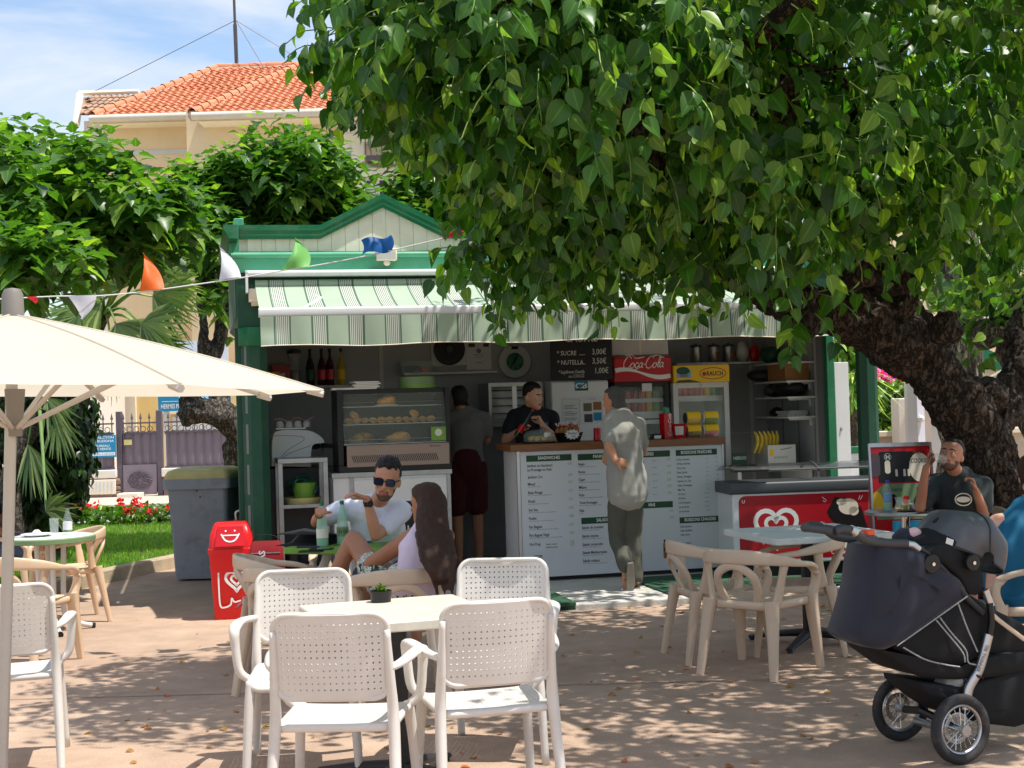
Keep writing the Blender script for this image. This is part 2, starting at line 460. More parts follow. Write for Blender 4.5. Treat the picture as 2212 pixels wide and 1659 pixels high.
pm('green_paint',(16,108,70),0.38,var=0.10,scale=4,bump=0.06,bscale=30,dirt=(120,140,112),dirt_amt=0.35,dirt_scale=5)
pm('green_light',(84,168,130),0.4,var=0.07,scale=4,dirt=(170,176,150),dirt_amt=0.35,dirt_scale=4)
pm('green_dark',(14,74,52),0.42,var=0.12,scale=4,dirt=(90,110,90),dirt_amt=0.3,dirt_scale=6)
pm('cream_board',(226,226,206),0.5,var=0.04,scale=5,dirt=(176,166,140),dirt_amt=0.35,dirt_scale=4,stretch=(3,3,0.6))
pm('white_lacquer',(226,228,230),0.35,var=0.03,dirt=(170,165,155),dirt_amt=0.2)
pm('panel_white',(206,210,216),0.42,var=0.03,dirt=(160,160,160),dirt_amt=0.15)
pm('interior_wall',(172,173,176),0.6,var=0.05,scale=3,dirt=(110,108,104),dirt_amt=0.25)
pm('shelf_white',(205,205,202),0.5,var=0.05,dirt=(140,136,130),dirt_amt=0.3)
pm('wood_top',(128,84,52),0.42,var=0.22,scale=10,stretch=(0.6,12,12),bump=0.05)
pm('text_white',(232,234,230),0.6,var=0.02)
pm('chalk',(214,216,210),0.9,var=0.12,scale=60)
pm('text_dark',(52,58,58),0.6,var=0.05)
pm('text_green',(120,164,70),0.6,var=0.05)
pm('banner_green',(22,70,44),0.5,var=0.05)
pm('blackboard',(24,26,30),0.6,var=0.15,scale=9,dirt=(70,70,72),dirt_amt=0.4)
pm('red_gloss',(196,20,30),0.3,var=0.05,dirt=(120,16,20),dirt_amt=0.25)
pm('red_bin',(222,26,30),0.34,var=0.05,scale=5,dirt=(150,20,22),dirt_amt=0.3)
pm('miko_red',(176,18,34),0.38,var=0.05)
pm('coke_red',(190,14,28),0.32,var=0.05)
pm('yellow_sign',(236,190,24),0.4,var=0.05)
pm('yellow_lid',(200,188,124),0.5,var=0.08,dirt=(130,110,60),dirt_amt=0.4,dirt_scale=5)
pm('bin_grey',(146,152,160),0.55,var=0.08,scale=3,dirt=(66,64,62),dirt_amt=0.5,dirt_scale=5)
pm('paper',(218,218,220),0.7,var=0.03)
pm('cardboard',(150,104,62),0.8,var=0.08)
pm('banana',(222,192,70),0.5,var=0.1,dirt=(120,80,30),dirt_amt=0.4,dirt_scale=20)
pm('bread',(206,158,84),0.6,var=0.2,scale=30,dirt=(140,88,40),dirt_amt=0.5,dirt_scale=25,bump=0.2)
pm('filling',(170,150,60),0.6,var=0.3,scale=50,hue=(120,60,30))
pm('glass',(235,245,240),0.03,trans=1.0,var=0.0,ior=1.45)
pm('pane',(220,235,230),0.04,alpha=0.14,var=0.0,spec=0.8)
pm('bottle_green',(176,228,204),0.06,alpha=0.5,var=0.0,spec=0.8)
pm('water',(150,214,190),0.05,alpha=0.6,var=0.0)
pm('bottle_dark',(20,30,22),0.08,var=0.05,spec=0.8)
pm('bottle_red',(60,8,16),0.08,var=0.05,spec=0.8)
pm('syrup_yellow',(180,160,60),0.1,var=0.05)
pm('rubber',(44,44,46),0.75,var=0.12,scale=12,dirt=(120,112,102),dirt_amt=0.45,dirt_scale=10)
pm('skin_tan',(196,142,110),0.5,var=0.05,scale=12,sss=0.12,hue=(186,128,100))
pm('skin_brown',(172,116,84),0.5,var=0.05,scale=12,sss=0.12,hue=(160,104,76))
pm('skin_pale',(222,172,150),0.5,var=0.05,scale=12,sss=0.12,hue=(214,156,132))
pm('skin_red',(184,132,106),0.5,var=0.06,scale=12,sss=0.12,hue=(172,116,92))
pm('stubble',(96,68,54),0.7,var=0.25,scale=160)
pm('lips',(168,96,84),0.45,var=0.05)
pm('hair_black',(18,15,14),0.5,var=0.35,scale=30,stretch=(6,6,0.8),bump=0.5,bscale=80)
pm('hair_brown',(66,47,38),0.55,var=0.4,scale=40,stretch=(8,8,0.35),bump=0.6,bscale=60,spec=0.25)
pm('hair_grey',(74,72,70),0.6,var=0.35,scale=50,stretch=(4,4,1.5),bump=0.5,bscale=90)
pm('eye_white',(225,222,216),0.2,var=0.02)
pm('tee_white',(222,224,236),0.85,var=0.04,bump=0.12,bscale=14,sheen=0.2)
pm('tank_lilac',(222,204,222),0.85,var=0.04,bump=0.1,bscale=14)
pm('tee_navy',(28,30,40),0.85,var=0.12,bump=0.12,bscale=14)
pm('pocket_blue',(96,106,130),0.85,var=0.06)
pm('tee_grey',(120,118,120),0.85,var=0.08,bump=0.1,bscale=14)
pm('shirt_pale',(158,156,148),0.9,var=0.06,scale=5,bump=0.3,bscale=16,hue=(148,150,146))
pm('trousers_olive',(84,84,74),0.85,var=0.10,scale=6,bump=0.25,bscale=11)
pm('denim',(78,96,122),0.85,var=0.15,scale=14,bump=0.15,bscale=30)
pm('shorts_red',(74,20,27),0.85,var=0.1)
pm('teal_cloth',(8,92,128),0.75,var=0.10,scale=6,bump=0.2,bscale=9)
pm('black_tee',(36,42,44),0.85,var=0.3,scale=7,hue=(66,76,76))
pm('khaki',(110,104,88),0.85,var=0.1,scale=6,bump=0.15,bscale=14)
pm('sandal',(150,132,108),0.7,var=0.08)
pm('sole',(140,132,120),0.8,var=0.08,scale=14)
pm('navy_cloth',(34,36,50),0.8,var=0.10,scale=5,bump=0.15,bscale=10,sheen=0.15)
pm('black_cloth',(20,20,22),0.85,var=0.15,scale=6,bump=0.1,bscale=14)
pm('hood_grey',(80,82,86),0.42,var=0.1,scale=7,bump=0.5,bscale=14)
pm('zip',(150,150,150),0.5,var=0.3,scale=90)
pm('red_bag',(150,24,32),0.6,var=0.12,scale=6,bump=0.3,bscale=10)
pm('pink_cloth',(228,130,140),0.85,var=0.1,scale=9,bump=0.2,bscale=12)
pm('pinkish',(226,186,186),0.8,var=0.05)
pm('orange_plastic',(226,90,60),0.5,var=0.05)
pm('blue_cap',(30,80,180),0.4,var=0.05)
pm('label_blue',(120,160,210),0.5,var=0.1)
bark_mat('trunk_bark',(36,31,29),(58,50,46),(98,84,73),(1,1,.5),17)
bark_mat('grey_bark',(52,47,44),(92,86,80),(140,130,118),(1,1,.5),18)
bark_mat('fissured_bark',(60,56,50),(118,112,100),(160,152,138),(1,1,.22),17)
leaf_mat('leaf_mulberry',(36,72,32),(72,116,44),(148,182,72),young=0.25,transl=0.42)
leaf_mat('leaf_back',(46,80,36),(76,114,46),(142,170,70),young=0.2,transl=0.4)
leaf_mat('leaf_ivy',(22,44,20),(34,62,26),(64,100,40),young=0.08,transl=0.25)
leaf_mat('leaf_hedge',(44,76,26),(80,118,34),(140,160,54),young=0.25,transl=0.3)
leaf_mat('leaf_red',(150,120,70),(170,130,80),(190,110,80),young=0.4,transl=0.3)
leaf_mat('leaf_palm',(60,88,48),(98,122,70),(160,170,116),young=0.3,transl=0.2,rough=0.32)
leaf_mat('leaf_yucca',(70,104,54),(110,140,70),(170,184,110),young=0.3,transl=0.25,rough=0.4)
leaf_mat('petal_red',(190,16,30),(220,30,40),(240,90,50),young=0.2,transl=0.25)
leaf_mat('petal_magenta',(190,40,150),(220,60,180),(240,120,200),young=0.3,transl=0.35)
leaf_mat('grass_blade',(64,100,34),(96,134,44),(150,170,70),young=0.2,transl=0.3)
# ================================================================ SETTING
# ---- ground materials
def ground_mat():
 m=bpy.data.materials.new('terrace_asphalt');m.use_nodes=True;t=m.node_tree;N,L=t.nodes,t.links
 b=N['Principled BSDF'];tc=N.new('ShaderNodeTexCoord')
 def nz(sc,det=6,ro=0.6):
  n=N.new('ShaderNodeTexNoise');n.inputs['Scale'].default_value=sc;n.inputs['Detail'].default_value=det;n.inputs['Roughness'].default_value=ro
  L.new(tc.outputs['Object'],n.inputs['Vector']);return n
 big,mid,fine=nz(0.5,8,0.65),nz(5,6),nz(140,3)
 cr=N.new('ShaderNodeValToRGB');e=cr.color_ramp.elements
 e[0].position=0.34;e[0].color=srgb(162,136,117);e[1].position=0.68;e[1].color=srgb(192,165,142)
 L.new(big.outputs['Fac'],cr.inputs['Fac'])
 r1=N.new('ShaderNodeMapRange');r1.inputs['From Min'].default_value=0.3;r1.inputs['From Max'].default_value=0.7
 r1.inputs['To Min'].default_value=0.86;r1.inputs['To Max'].default_value=1.12;L.new(mid.outputs['Fac'],r1.inputs['Value'])
 r2=N.new('ShaderNodeMapRange');r2.inputs['From Min'].default_value=0.3;r2.inputs['From Max'].default_value=0.7
 r2.inputs['To Min'].default_value=0.72;r2.inputs['To Max'].default_value=1.22;L.new(fine.outputs['Fac'],r2.inputs['Value'])
 mu=N.new('ShaderNodeMath');mu.operation='MULTIPLY';L.new(r1.outputs['Result'],mu.inputs[0]);L.new(r2.outputs['Result'],mu.inputs[1])
 sc=N.new('ShaderNodeVectorMath');sc.operation='SCALE';L.new(cr.outputs['Color'],sc.inputs[0]);L.new(mu.outputs['Value'],sc.inputs['Scale'])
 # dark spots of gum and stains
 vo=N.new('ShaderNodeTexVoronoi');vo.inputs['Scale'].default_value=3.3;vo.inputs['Randomness'].default_value=1;L.new(tc.outputs['Object'],vo.inputs['Vector'])
 r3=N.new('ShaderNodeMapRange');r3.inputs['From Min'].default_value=0.03;r3.inputs['From Max'].default_value=0.055
 r3.inputs['To Min'].default_value=0.55;r3.inputs['To Max'].default_value=0.0;L.new(vo.outputs['Distance'],r3.inputs['Value'])
 mx=N.new('ShaderNodeMixRGB');mx.inputs['Color2'].default_value=srgb(86,74,68);L.new(r3.outputs['Result'],mx.inputs['Fac']);L.new(sc.outputs['Vector'],mx.inputs['Color1'])
 L.new(mx.outputs['Color'],b.inputs['Base Color']);b.inputs['Roughness'].default_value=0.88
 bp=N.new('ShaderNodeBump');bp.inputs['Strength'].default_value=0.5;bp.inputs['Distance'].default_value=0.004
 L.new(fine.outputs['Fac'],bp.inputs['Height']);L.new(bp.outputs['Normal'],b.inputs['Normal'])
 _m['terrace_asphalt']=m
ground_mat()
pm('bark_dark',(96,80,70),0.95,var=0.3,scale=9)
pm('road_asphalt',(150,148,146),0.9,var=0.1,scale=3,bump=0.3,bscale=90)
pm('concrete_pale',(196,184,166),0.85,var=0.1,scale=4,bump=0.25,bscale=40,dirt=(150,140,124),dirt_amt=0.4)
pm('kerb_concrete',(176,158,132),0.88,var=0.14,scale=5,bump=0.4,bscale=40,dirt=(110,100,84),dirt_amt=0.5)
pm('step_concrete',(196,192,184),0.85,var=0.1,scale=4,bump=0.4,bscale=60,dirt=(150,144,136),dirt_amt=0.4)
pm('turf_mat',(46,84,62),0.95,var=0.2,scale=12,bump=0.6,bscale=160)
pm('soil_grass',(74,100,44),0.95,var=0.25,scale=3,hue=(96,92,52))
pm('road_paint',(222,220,212),0.7,var=0.08,scale=10)
pm('white_wall',(226,216,204),0.8,var=0.05,scale=3,bump=0.15,bscale=20,dirt=(170,150,130),dirt_amt=0.3)
pm('rubble',(150,120,104),0.9,var=0.35,scale=9,bump=0.9,bscale=10,hue=(120,104,96))
pm('mauve_metal',(126,112,122),0.55,var=0.08,scale=4,dirt=(106,104,120),dirt_amt=0.4)
pm('bar_metal',(92,82,92),0.5,var=0.1)
pm('facade_cream',(232,208,172),0.85,var=0.04,scale=1.5,bump=0.1,bscale=14,dirt=(206,184,150),dirt_amt=0.4,dirt_scale=1.2)
pm('facade_ochre',(226,196,132),0.85,var=0.05,scale=1.5,bump=0.1,bscale=14)
pm('trim_pale',(236,226,206),0.75,var=0.04,dirt=(200,186,160),dirt_amt=0.3)
pm('roof_tile',(212,138,102),0.8,var=0.12,scale=2.2,hue=(198,122,88),bump=0.2,bscale=20)
pm('old_tile',(176,142,116),0.8,var=0.2,scale=3,hue=(150,120,100))
pm('mortar',(176,164,152),0.9,var=0.15,scale=20,bump=0.5)
pm('gutter',(214,204,190),0.6,var=0.05,dirt=(170,158,140),dirt_amt=0.4)
pm('shutter_grey',(206,206,204),0.6,var=0.05)
pm('window_dark',(28,32,38),0.12,var=0.2,spec=0.7)
pm('mast_metal',(96,92,92),0.5,metal=0.4,var=0.1)
pm('sign_blue',(22,132,178),0.5,var=0.04)
pm('sign_white',(216,224,236),0.5,var=0.04)
pm('pole_white',(206,208,218),0.5,var=0.05,dirt=(170,170,175),dirt_amt=0.4)
pm('cream_canvas',(224,216,200),0.85,var=0.03,scale=4,bump=0.06,bscale=200,transl=0.42)
pm('parasol_grey',(128,122,116),0.5,var=0.05)
pm('parasol_pole',(186,182,176),0.4,var=0.04,metal=0.2)
# ---- sheets of ground
def sheet(name,poly,z,m,thick=None):
 mb=MB()
 if thick:mb.prism(poly,thick,Matrix.Translation((0,0,z-thick)))
 else:mb.add([(p[0],p[1],z)for p in poly],[tuple(range(len(poly)))])
 o=mb.build(name,m);tag(o,kind='structure');return o
sheet('ground',[(-400,-60),(400,-60),(400,900),(-400,900)],-0.03,'soil_grass')
terrace_poly=[(-14,-4),(14,-4),(14,20.6),(4.5,20.6),(-1.5,19),(-3.3,16.2),(-3.62,15.2),(-3.95,14.2),(-4.2,13.3),(-4.6,12.5),(-5.4,12.0),(-6.6,11.7),(-14,11.5)]
sheet('terrace',terrace_poly,0.0,'terrace_asphalt')
for a,b in(((-9,8.35),(9,8.0)),((-9,6.0),(9,5.4))):d_=(Vector(b)-Vector(a)).normalized();n_=Vector((-d_.y,d_.x))*.004;sheet('terrace_joint',[Vector(a)-n_,Vector(b)-n_,Vector(b)+n_,Vector(a)+n_],.003,'bark_dark')
# raised lawn behind a concrete kerb
kerb_in=[(-14,11.5),(-6.6,11.7),(-5.4,12.0),(-4.6,12.5),(-4.2,13.3),(-3.95,14.2),(-3.62,15.2),(-3.3,16.2),(-1.5,19),(4.5,20.6)]
mb=MB()
kp=cat([Vector((x,y,0))for x,y in kerb_in],5)
rs=[]
for i,p in enumerate(kp):
 t=(kp[min(i+1,len(kp)-1)]-kp[max(i-1,0)]).normalized();n=Vector((-t.y,t.x,0))
 rs.append([p+Vector((0,0,-0.02)),p+Vector((0,0,0.115))+n*0.012,p+Vector((0,0,0.13))+n*0.03,p+Vector((0,0,0.13))+n*0.13,p+n*0.13+Vector((0,0,-0.02))])
mb.rings(rs,True,True)
tag(mb.build('kerb','kerb_concrete',smooth=30),kind='structure')
lawn_poly=[(p.x-0.06,p.y+0.05)for p in kp]+[(4.5,20.9),(-40,20.9),(-40,11.6)]
mb=MB()
mb.add([(p[0],p[1],0.10+0.0*i)for i,p in enumerate(lawn_poly)],[tuple(range(len(lawn_poly)))])
tag(mb.build('lawn','soil_grass'),kind='structure')
# grass blades (uncountable)
rng=np.random.default_rng(3)
def blades(name,pts,h,w,m,lean=0.5):
 n=len(pts);a=rng.uniform(0,2*pi,n);hh=h*rng.uniform(0.5,1.3,n)
 dx,dy=np.cos(a),np.sin(a);ln=rng.uniform(0,lean,n)*hh
 b=rng.uniform(0,2*pi,n);lx,ly=np.cos(b)*ln,np.sin(b)*ln
 P=np.asarray(pts)
 v0=P+np.stack([dx*w,dy*w,0*a],1);v1=P-np.stack([dx*w,dy*w,0*a],1)
 v2=P+np.stack([lx,ly,hh],1)
 V=np.stack([v0,v1,v2],1).reshape(-1,3);F=np.arange(n*3).reshape(-1,3)
 o=finish(np_mesh(name,V,F),name,m);return o
pts=[]
while len(pts)<70000:
 x=rng.uniform(-9,-2.0,20000);y=11.9+(rng.uniform(0,1,20000)**1.5)*8.2
 bx=np.interp(y,[11.7,12.0,12.5,13.3,14.2,15.2,16.2,19],[-6.6,-5.4,-4.6,-4.2,-3.95,-3.62,-3.3,-1.5])-0.15
 k=x<bx;pts+=list(zip(x[k],y[k],np.full(k.sum(),0.098)))
tag(blades('grass',pts,0.045,0.006,'grass_blade'),'short mown green grass on the raised lawn','grass',kind='stuff')
sheet('road',[(-80,21.0),(80,21.0),(80,24.7),(-80,24.7)],0.0,'road_asphalt')
for i,(y0,y1)in enumerate(((21.85,22.05),(23.85,24.0))):
 sheet('road_line',[(-80,y0),(80,y0),(80,y1),(-80,y1)],0.004,'road_paint')
mb=MB();mb.b2((-80,24.7,-0.05),(80,24.95,0.13));tag(mb.build('far_kerb','concrete_pale',bevel=0.02),kind='structure')
mb=MB();mb.b2((-80,24.95,-0.05),(80,60,0.125));tag(mb.build('pavement','concrete_pale'),kind='structure')
# ---- flower bed
ft=thing('flower_bed','row of red bedding flowers between the lawn and the road','flower bed',(0,0,0.1))
def leaf_shape(kind='heart'):
 """(x across, y along, z) verts and quads/tris for one leaf of unit length"""
 if kind=='heart':
  st=[(0.0,0.10,0.0),(0.08,0.30,0.0),(0.26,0.38,0.0),(0.48,0.33,0.0),(0.70,0.20,0.0),(0.87,0.075,0.0),(1.0,0.0,0.0)]
 elif kind=='long':
  st=[(0.0,0.05,0),(0.2,0.2,0),(0.45,0.27,0),(0.75,0.16,0),(1.0,0.0,0)]
 else:
  st=[(0.0,0.12,0),(0.3,0.36,0),(0.65,0.3,0),(1.0,0.0,0)]
 V=[];F=[]
 for i,(y,w,_)in enumerate(st):
  curl=-0.24*y*y;up=0.17*w/0.43*0.9
  back=-0.06 if(kind=='heart' and i==0)else 0
  V+=[(-w,y+(back if w else 0),curl+up),(0,y,curl),(w,y+(back if w else 0),curl+up)]
 for i in range(len(st)-1):
  a=i*3
  F+=[(a,a+1,a+4,a+3),(a+1,a+2,a+5,a+4)]
 return np.array(V),np.array(F)
def lobed_leaf():
 """deeply toothed mulberry leaf"""
 out=[(0.0,0.0),(0.16,-0.03),(0.30,0.16),(0.46,0.22),(0.34,0.36),(0.36,0.52),(0.22,0.60),(0.17,0.80),(0.0,1.05)]
 V=[];F=[]
 for x,y in out:
  c=-0.22*y*y;V+=[(-x,y,c+0.3*x),(0,min(max(y,0),1.0),c),(x,y,c+0.3*x)]
 for i in range(len(out)-1):
  a=i*3;F+=[(a,a+1,a+4,a+3),(a+1,a+2,a+5,a+4)]
 return np.array(V),np.array(F)
def leaves_np(P,A,Nn,size,shape):
 """P,A,Nn (n,3), size (n,) -> joined vertex/face arrays"""
 A=A/np.linalg.norm(A,axis=1,keepdims=True)
 S=np.cross(A,Nn);S/=np.linalg.norm(S,axis=1,keepdims=True)+1e-9;Nn=np.cross(S,A)
 V0,F0=shape;k=len(V0);n=len(P)
 V=P[:,None]+size[:,None,None]*(V0[None,:,0:1]*S[:,None]+V0[None,:,1:2]*A[:,None]+V0[None,:,2:3]*Nn[:,None])
 F=(F0[None]+(np.arange(n)*k)[:,None,None]).reshape(-1,F0.shape[1])
 return V.reshape(-1,3),F,S,A,Nn
HEART,LONG,SMALL,LOBED=leaf_shape('heart'),leaf_shape('long'),leaf_shape('small'),lobed_leaf()
_leafmesh={}
def rib(me,x):me.attributes.new('rib','FLOAT','POINT').data.foreach_set('value',(np.abs(x)>1e-6).astype(np.float32))
def foliage(parent,P,A,Nn,size,shape,m,crown_name='crown',singles=0,leaf_name='leaf',cell=9.0):
 """joined crown; the leaves that show largest to the viewer become objects of their own"""
 n=len(P);keep=np.ones(n,bool)
 loc0=np.array(parent.location)if parent is not None else np.zeros(3)
 if singles:
  W=P+loc0+A/np.linalg.norm(A,axis=1,keepdims=True)*(size[:,None]*0.5)
  R=np.array(CAMM.to_3x3());q=(W-np.array([0,0,EYE]))@R
  px=512+1422*q[:,0]/-q[:,2];py=384-1422*q[:,1]/-q[:,2];d=-q[:,2]
  ok=(px>2)&(px<1022)&(py>2)&(py<766)&(d>0.5)
  best={}
  for i in np.nonzero(ok)[0]:
   k=(int(px[i]/cell),int(py[i]/cell))
   if k not in best or d[i]<d[best[k]]:best[k]=i
  idx=np.array(sorted(best.values(),key=lambda i:-size[i]/d[i])[:singles],int)
  keep[idx]=False
 V,F,_,_,_=leaves_np(P[keep],A[keep],Nn[keep],size[keep],shape)
 o=finish(np_mesh(crown_name,V,F),crown_name,m,parent,smooth=180);o['kind']='stuff';rib(o.data,np.tile(shape[0][:,0],int(keep.sum())))
 if singles:
  key=(id(shape),m)
  if key not in _leafmesh:
   me=np_mesh(leaf_name,shape[0],shape[1]);me.materials.append(MAT(m));me.polygons.foreach_set('use_smooth',[True]*len(me.polygons));rib(me,shape[0][:,0]);_leafmesh[key]=me
  me=_leafmesh[key]
  Ai=A[idx]/np.linalg.norm(A[idx],axis=1,keepdims=True)
  S=np.cross(Ai,Nn[idx]);S/=np.linalg.norm(S,axis=1,keepdims=True)+1e-9;Ni=np.cross(S,Ai)
  for k,i in enumerate(idx):
   l=bpy.data.objects.new(leaf_name,me);COL.objects.link(l);l.parent=parent;s=float(size[i])
   l.matrix_local=Matrix(((S[k][0]*s,Ai[k][0]*s,Ni[k][0]*s,P[i][0]),(S[k][1]*s,Ai[k][1]*s,Ni[k][1]*s,P[i][1]),(S[k][2]*s,Ai[k][2]*s,Ni[k][2]*s,P[i][2]),(0,0,0,1)))
 return o
def unit(a):return a/(np.linalg.norm(a,axis=1,keepdims=True)+1e-9)
n=2600
P=np.stack([rng.uniform(-8.5,-2.3,n),rng.uniform(20.05,20.8,n),rng.uniform(0,0.22,n)],1)
foliage(ft,P,unit(rng.normal(size=(n,3))+[0,0,.4]),unit(rng.normal(size=(n,3))+[0,-.3,.8]),rng.uniform(.06,.12,n),SMALL,'leaf_hedge','leaves')
blo=[]
for i in range(64):
 c=np.array([rng.uniform(-8.5,-2.4),rng.uniform(20.0,20.7),rng.uniform(.2,.34)])
 k=12;blo.append(c+rng.normal(size=(k,3))*[.035,.035,.02])
P=np.concatenate(blo);n=len(P)
foliage(ft,P,unit(rng.normal(size=(n,3))),unit(rng.normal(size=(n,3))+[0,-.4,.6]),rng.uniform(.05,.08,n),SMALL,'petal_red','blossoms')
# ---- street wall, railing and gate across the road
WY=27.0
def wx(x,d=WY):return at(x,950,d).x
def wz(y,x=300,d=WY):return at(x,y,d).z
def low_wall(x0,x1,label):
 t=thing('street_wall',label,'wall',((x0+x1)/2,WY,0.125));w=(x1-x0)/2
 mb=MB();mb.b2((-w,0,0),(w,0.3,0.36));mb.build('masonry','rubble',t)
 mb=MB();mb.b2((-w-.03,-0.04,0.36),(w+.03,0.34,0.52));mb.build('coping','white_wall',t,bevel=0.02)
 r2=random.Random(int(x0*10)+99)
 # rubble stones standing out of the joints
 meshes=[]
 for k in range(4):
  q=MB();q.ball((0,0,0),(0.5,0.22,0.5),7);me=bpy.data.meshes.new('stone');me.from_pydata([(v[0]+r2.uniform(-.08,.08),v[1],v[2]+r2.uniform(-.08,.08))for v in q.v],[],q.f);me.materials.append(MAT('rubble'));meshes.append(me)
 x=-w+.08
 while x<w-.05:
  ww=r2.uniform(.14,.26);z=0.02
  while z<.32:
   h=r2.uniform(.09,.15);o=bpy.data.objects.new('stone',r2.choice(meshes));COL.objects.link(o);o.parent=t
   o.location=(x+ww/2,0.01,z+h/2);o.scale=(ww*.96,.16,h*.94);z+=h
  x+=ww
 return t
gx0,gx1,gx2,gx3=wx(182),wx(256),wx(342),wx(560)
t=low_wall(gx0,gx1-.08,'low rubble wall with white coping and meter box left of the gate')
mb=MB();mb.b2((-.42,-.04,.06),(.3,-.012,.34));bxo=mb.build('meter_box','trim_pale',t,bevel=.01)
mb=MB()
for i in range(9):mb.b2((-.36+i*.072,-.048,.12),(-.33+i*.072,-.0405,.30))
build_each(mb,'slot','shutter_grey',bxo)
low_wall(gx2+.08,gx3,'low rubble wall with white coping right of the gate')
def spear_row(t,xs,z0,z1,r=0.012):
 q=MB();q.cyl((0,0,0),(0,0,1),1,seg=6);bar=bpy.data.meshes.new('bar');bar.from_pydata(q.v,[],q.f);bar.materials.append(MAT('bar_metal'))
 q=MB();q.lathe([(0.001,0),(.028,.04),(.02,.07),(.001,.15)],seg=6);tip=bpy.data.meshes.new('spear_tip');tip.from_pydata(q.v,[],q.f);tip.materials.append(MAT('bar_metal'))
 for x in xs:
  o=bpy.data.objects.new('bar',bar);COL.objects.link(o);o.parent=t;o.location=(x,-.03,z0);o.scale=(r,r,z1-z0)
  o2=bpy.data.objects.new('spear_tip',tip);COL.objects.link(o2);o2.parent=t;o2.location=(x,-.03,z1)
def railing(x0,x1,zb,label,name='railing',gate=False):
 t=thing(name,label,'gate' if gate else 'railing',(x0,WY+.1,0.125));w=x1-x0
 zt=wz(937)-.125;zs=wz(916)-.125
 mb=MB();mb.b2((0.02,0,zb),(w-.02,.02,zt))
 for i in range(int(w/.1)):mb.prism(disc(.05+i*.1,zt,.05,.05,10),.018,Matrix(((1,0,0,0),(0,0,1,0.001),(0,1,0,0),(0,0,0,1))))
 mb.build('sheet_panel','mauve_metal',t)
 mb=MB()
 for z in(zb+.02,zt+.02,zs+.02):mb.b2((0,-.045,z-.015),(w,-.015,z+.015))
 build_each(mb,'rail','bar_metal',t)
 mb=MB()
 for i in range(int(w/.13)):
  c=(.065+i*.13,-.03,zt+.09);mb.tube([Vector(c)+Vector((.05*cos(a),0,.05*sin(a)))for a in np.linspace(0,2*pi,10)[:-1]],.007,4,loop=True)
 mb.build('scrollwork','bar_metal',t)
 spear_row(t,[.08+i*.165 for i in range(int((w-.1)/.165)+1)],zb,wz(908)-.125)
 return t
railing(gx0+.1,gx1-.1,.52,'mauve sheet-backed spear railing behind the blue sales office sign')
rr=railing(gx2+.1,gx3,.52,'mauve sheet-backed spear railing behind the grey wheelie bin')
g=railing(gx1,gx2,.05,'mauve iron street gate with rosette in its lower panel','street_gate',True)
w=gx2-gx1
mb=MB();mb.b2((-.06,-.05,0),(.05,.05,1.62));mb.b2((w-.05,-.05,0),(w+.06,.05,1.62));mb.build('post','bar_metal',g,bevel=.008)
mb=MB();mb.b2((.06,-.06,.03),(w-.06,-.05,.60));mb.build('kick_plate','mauve_metal',g)
mb=MB()
for rr_ in(.06,.12,.17):mb.tube([Vector((w/2+1.25*rr_*cos(a),-.075,.3+rr_*sin(a)))for a in np.linspace(0,2*pi,18)[:-1]],.012,5,loop=True)
for a in np.linspace(0,2*pi,9)[:-1]:
 mb.tube(cat([(w/2+.05*cos(a),-.075,.3+.05*sin(a)),(w/2+.15*cos(a+.3),-.075,.3+.12*sin(a+.3)),(w/2+.24*cos(a),-.075,.3+.17*sin(a))],4),.012,5)
mb.build('rosette','bar_metal',g)
mb=MB();mb.b2((.05,-.5,-.02),(w*.6,.0,.08));mb.build('threshold','white_wall',g,bevel=.01)
mb=MB();mb.b2((.10,-.09,.98),(.24,-.05,1.08));mb.build('letter_slot','yellow_lid',g)
def sign_frame(x0,y0,x1,y1,d):
 a,b=at(x0,y1,d),at(x1,y1,d);top=at(x0,y0,d)
 return a.x,a.z,b.x-a.x,top.z-a.z
def up_plane(loc,rz=0.0):
 """local x right, y up, z towards the viewer"""
 return Matrix.Translation(loc)@Matrix.Rotation(rz,4,'Z')@Matrix(((1,0,0,0),(0,0,-1,0),(0,1,0,0),(0,0,0,1)))
 # blue sales office sign on the railing
x0,z0,w,h=sign_frame(185,941,252,989,WY-.02)
t=thing('office_sign','blue sign reading Villa Alcyon Villa Buddha with white arrow on railing','sign',(x0,WY-.05,z0))
mb=MB();mb.b2((0,0,0),(w,.02,h));mb.build('plate','sign_blue',t,bevel=.003)
I=up_plane((0,0,0));mb=MB()
text(mb,'VILLA ALCYON',I,h*.11,(w*.04,h*.84),width=w*.9);text(mb,'VILLA BUDDHA',I,h*.11,(w*.04,h*.68),width=w*.9)
text(mb,'BUREAU',I,h*.10,(w*.34,h*.47),width=w*.45);text(mb,'DE VENTE',I,h*.10,(w*.30,h*.33),width=w*.54)
flat(mb,[(w*.09,h*.08),(w*.09,h*.34),(w*.03,h*.34),(w*.13,h*.56),(w*.23,h*.34),(w*.17,h*.34),(w*.17,h*.22),(w*.97,h*.22),(w*.97,h*.08)],I)
mb.build('lettering','text_white',t)
mb=MB();text(mb,'PORTAIL À GAUCHE',I,h*.07,(w*.2,h*.115),width=w*.74,h=.0012);mb.build('arrow_text','sign_blue',t)
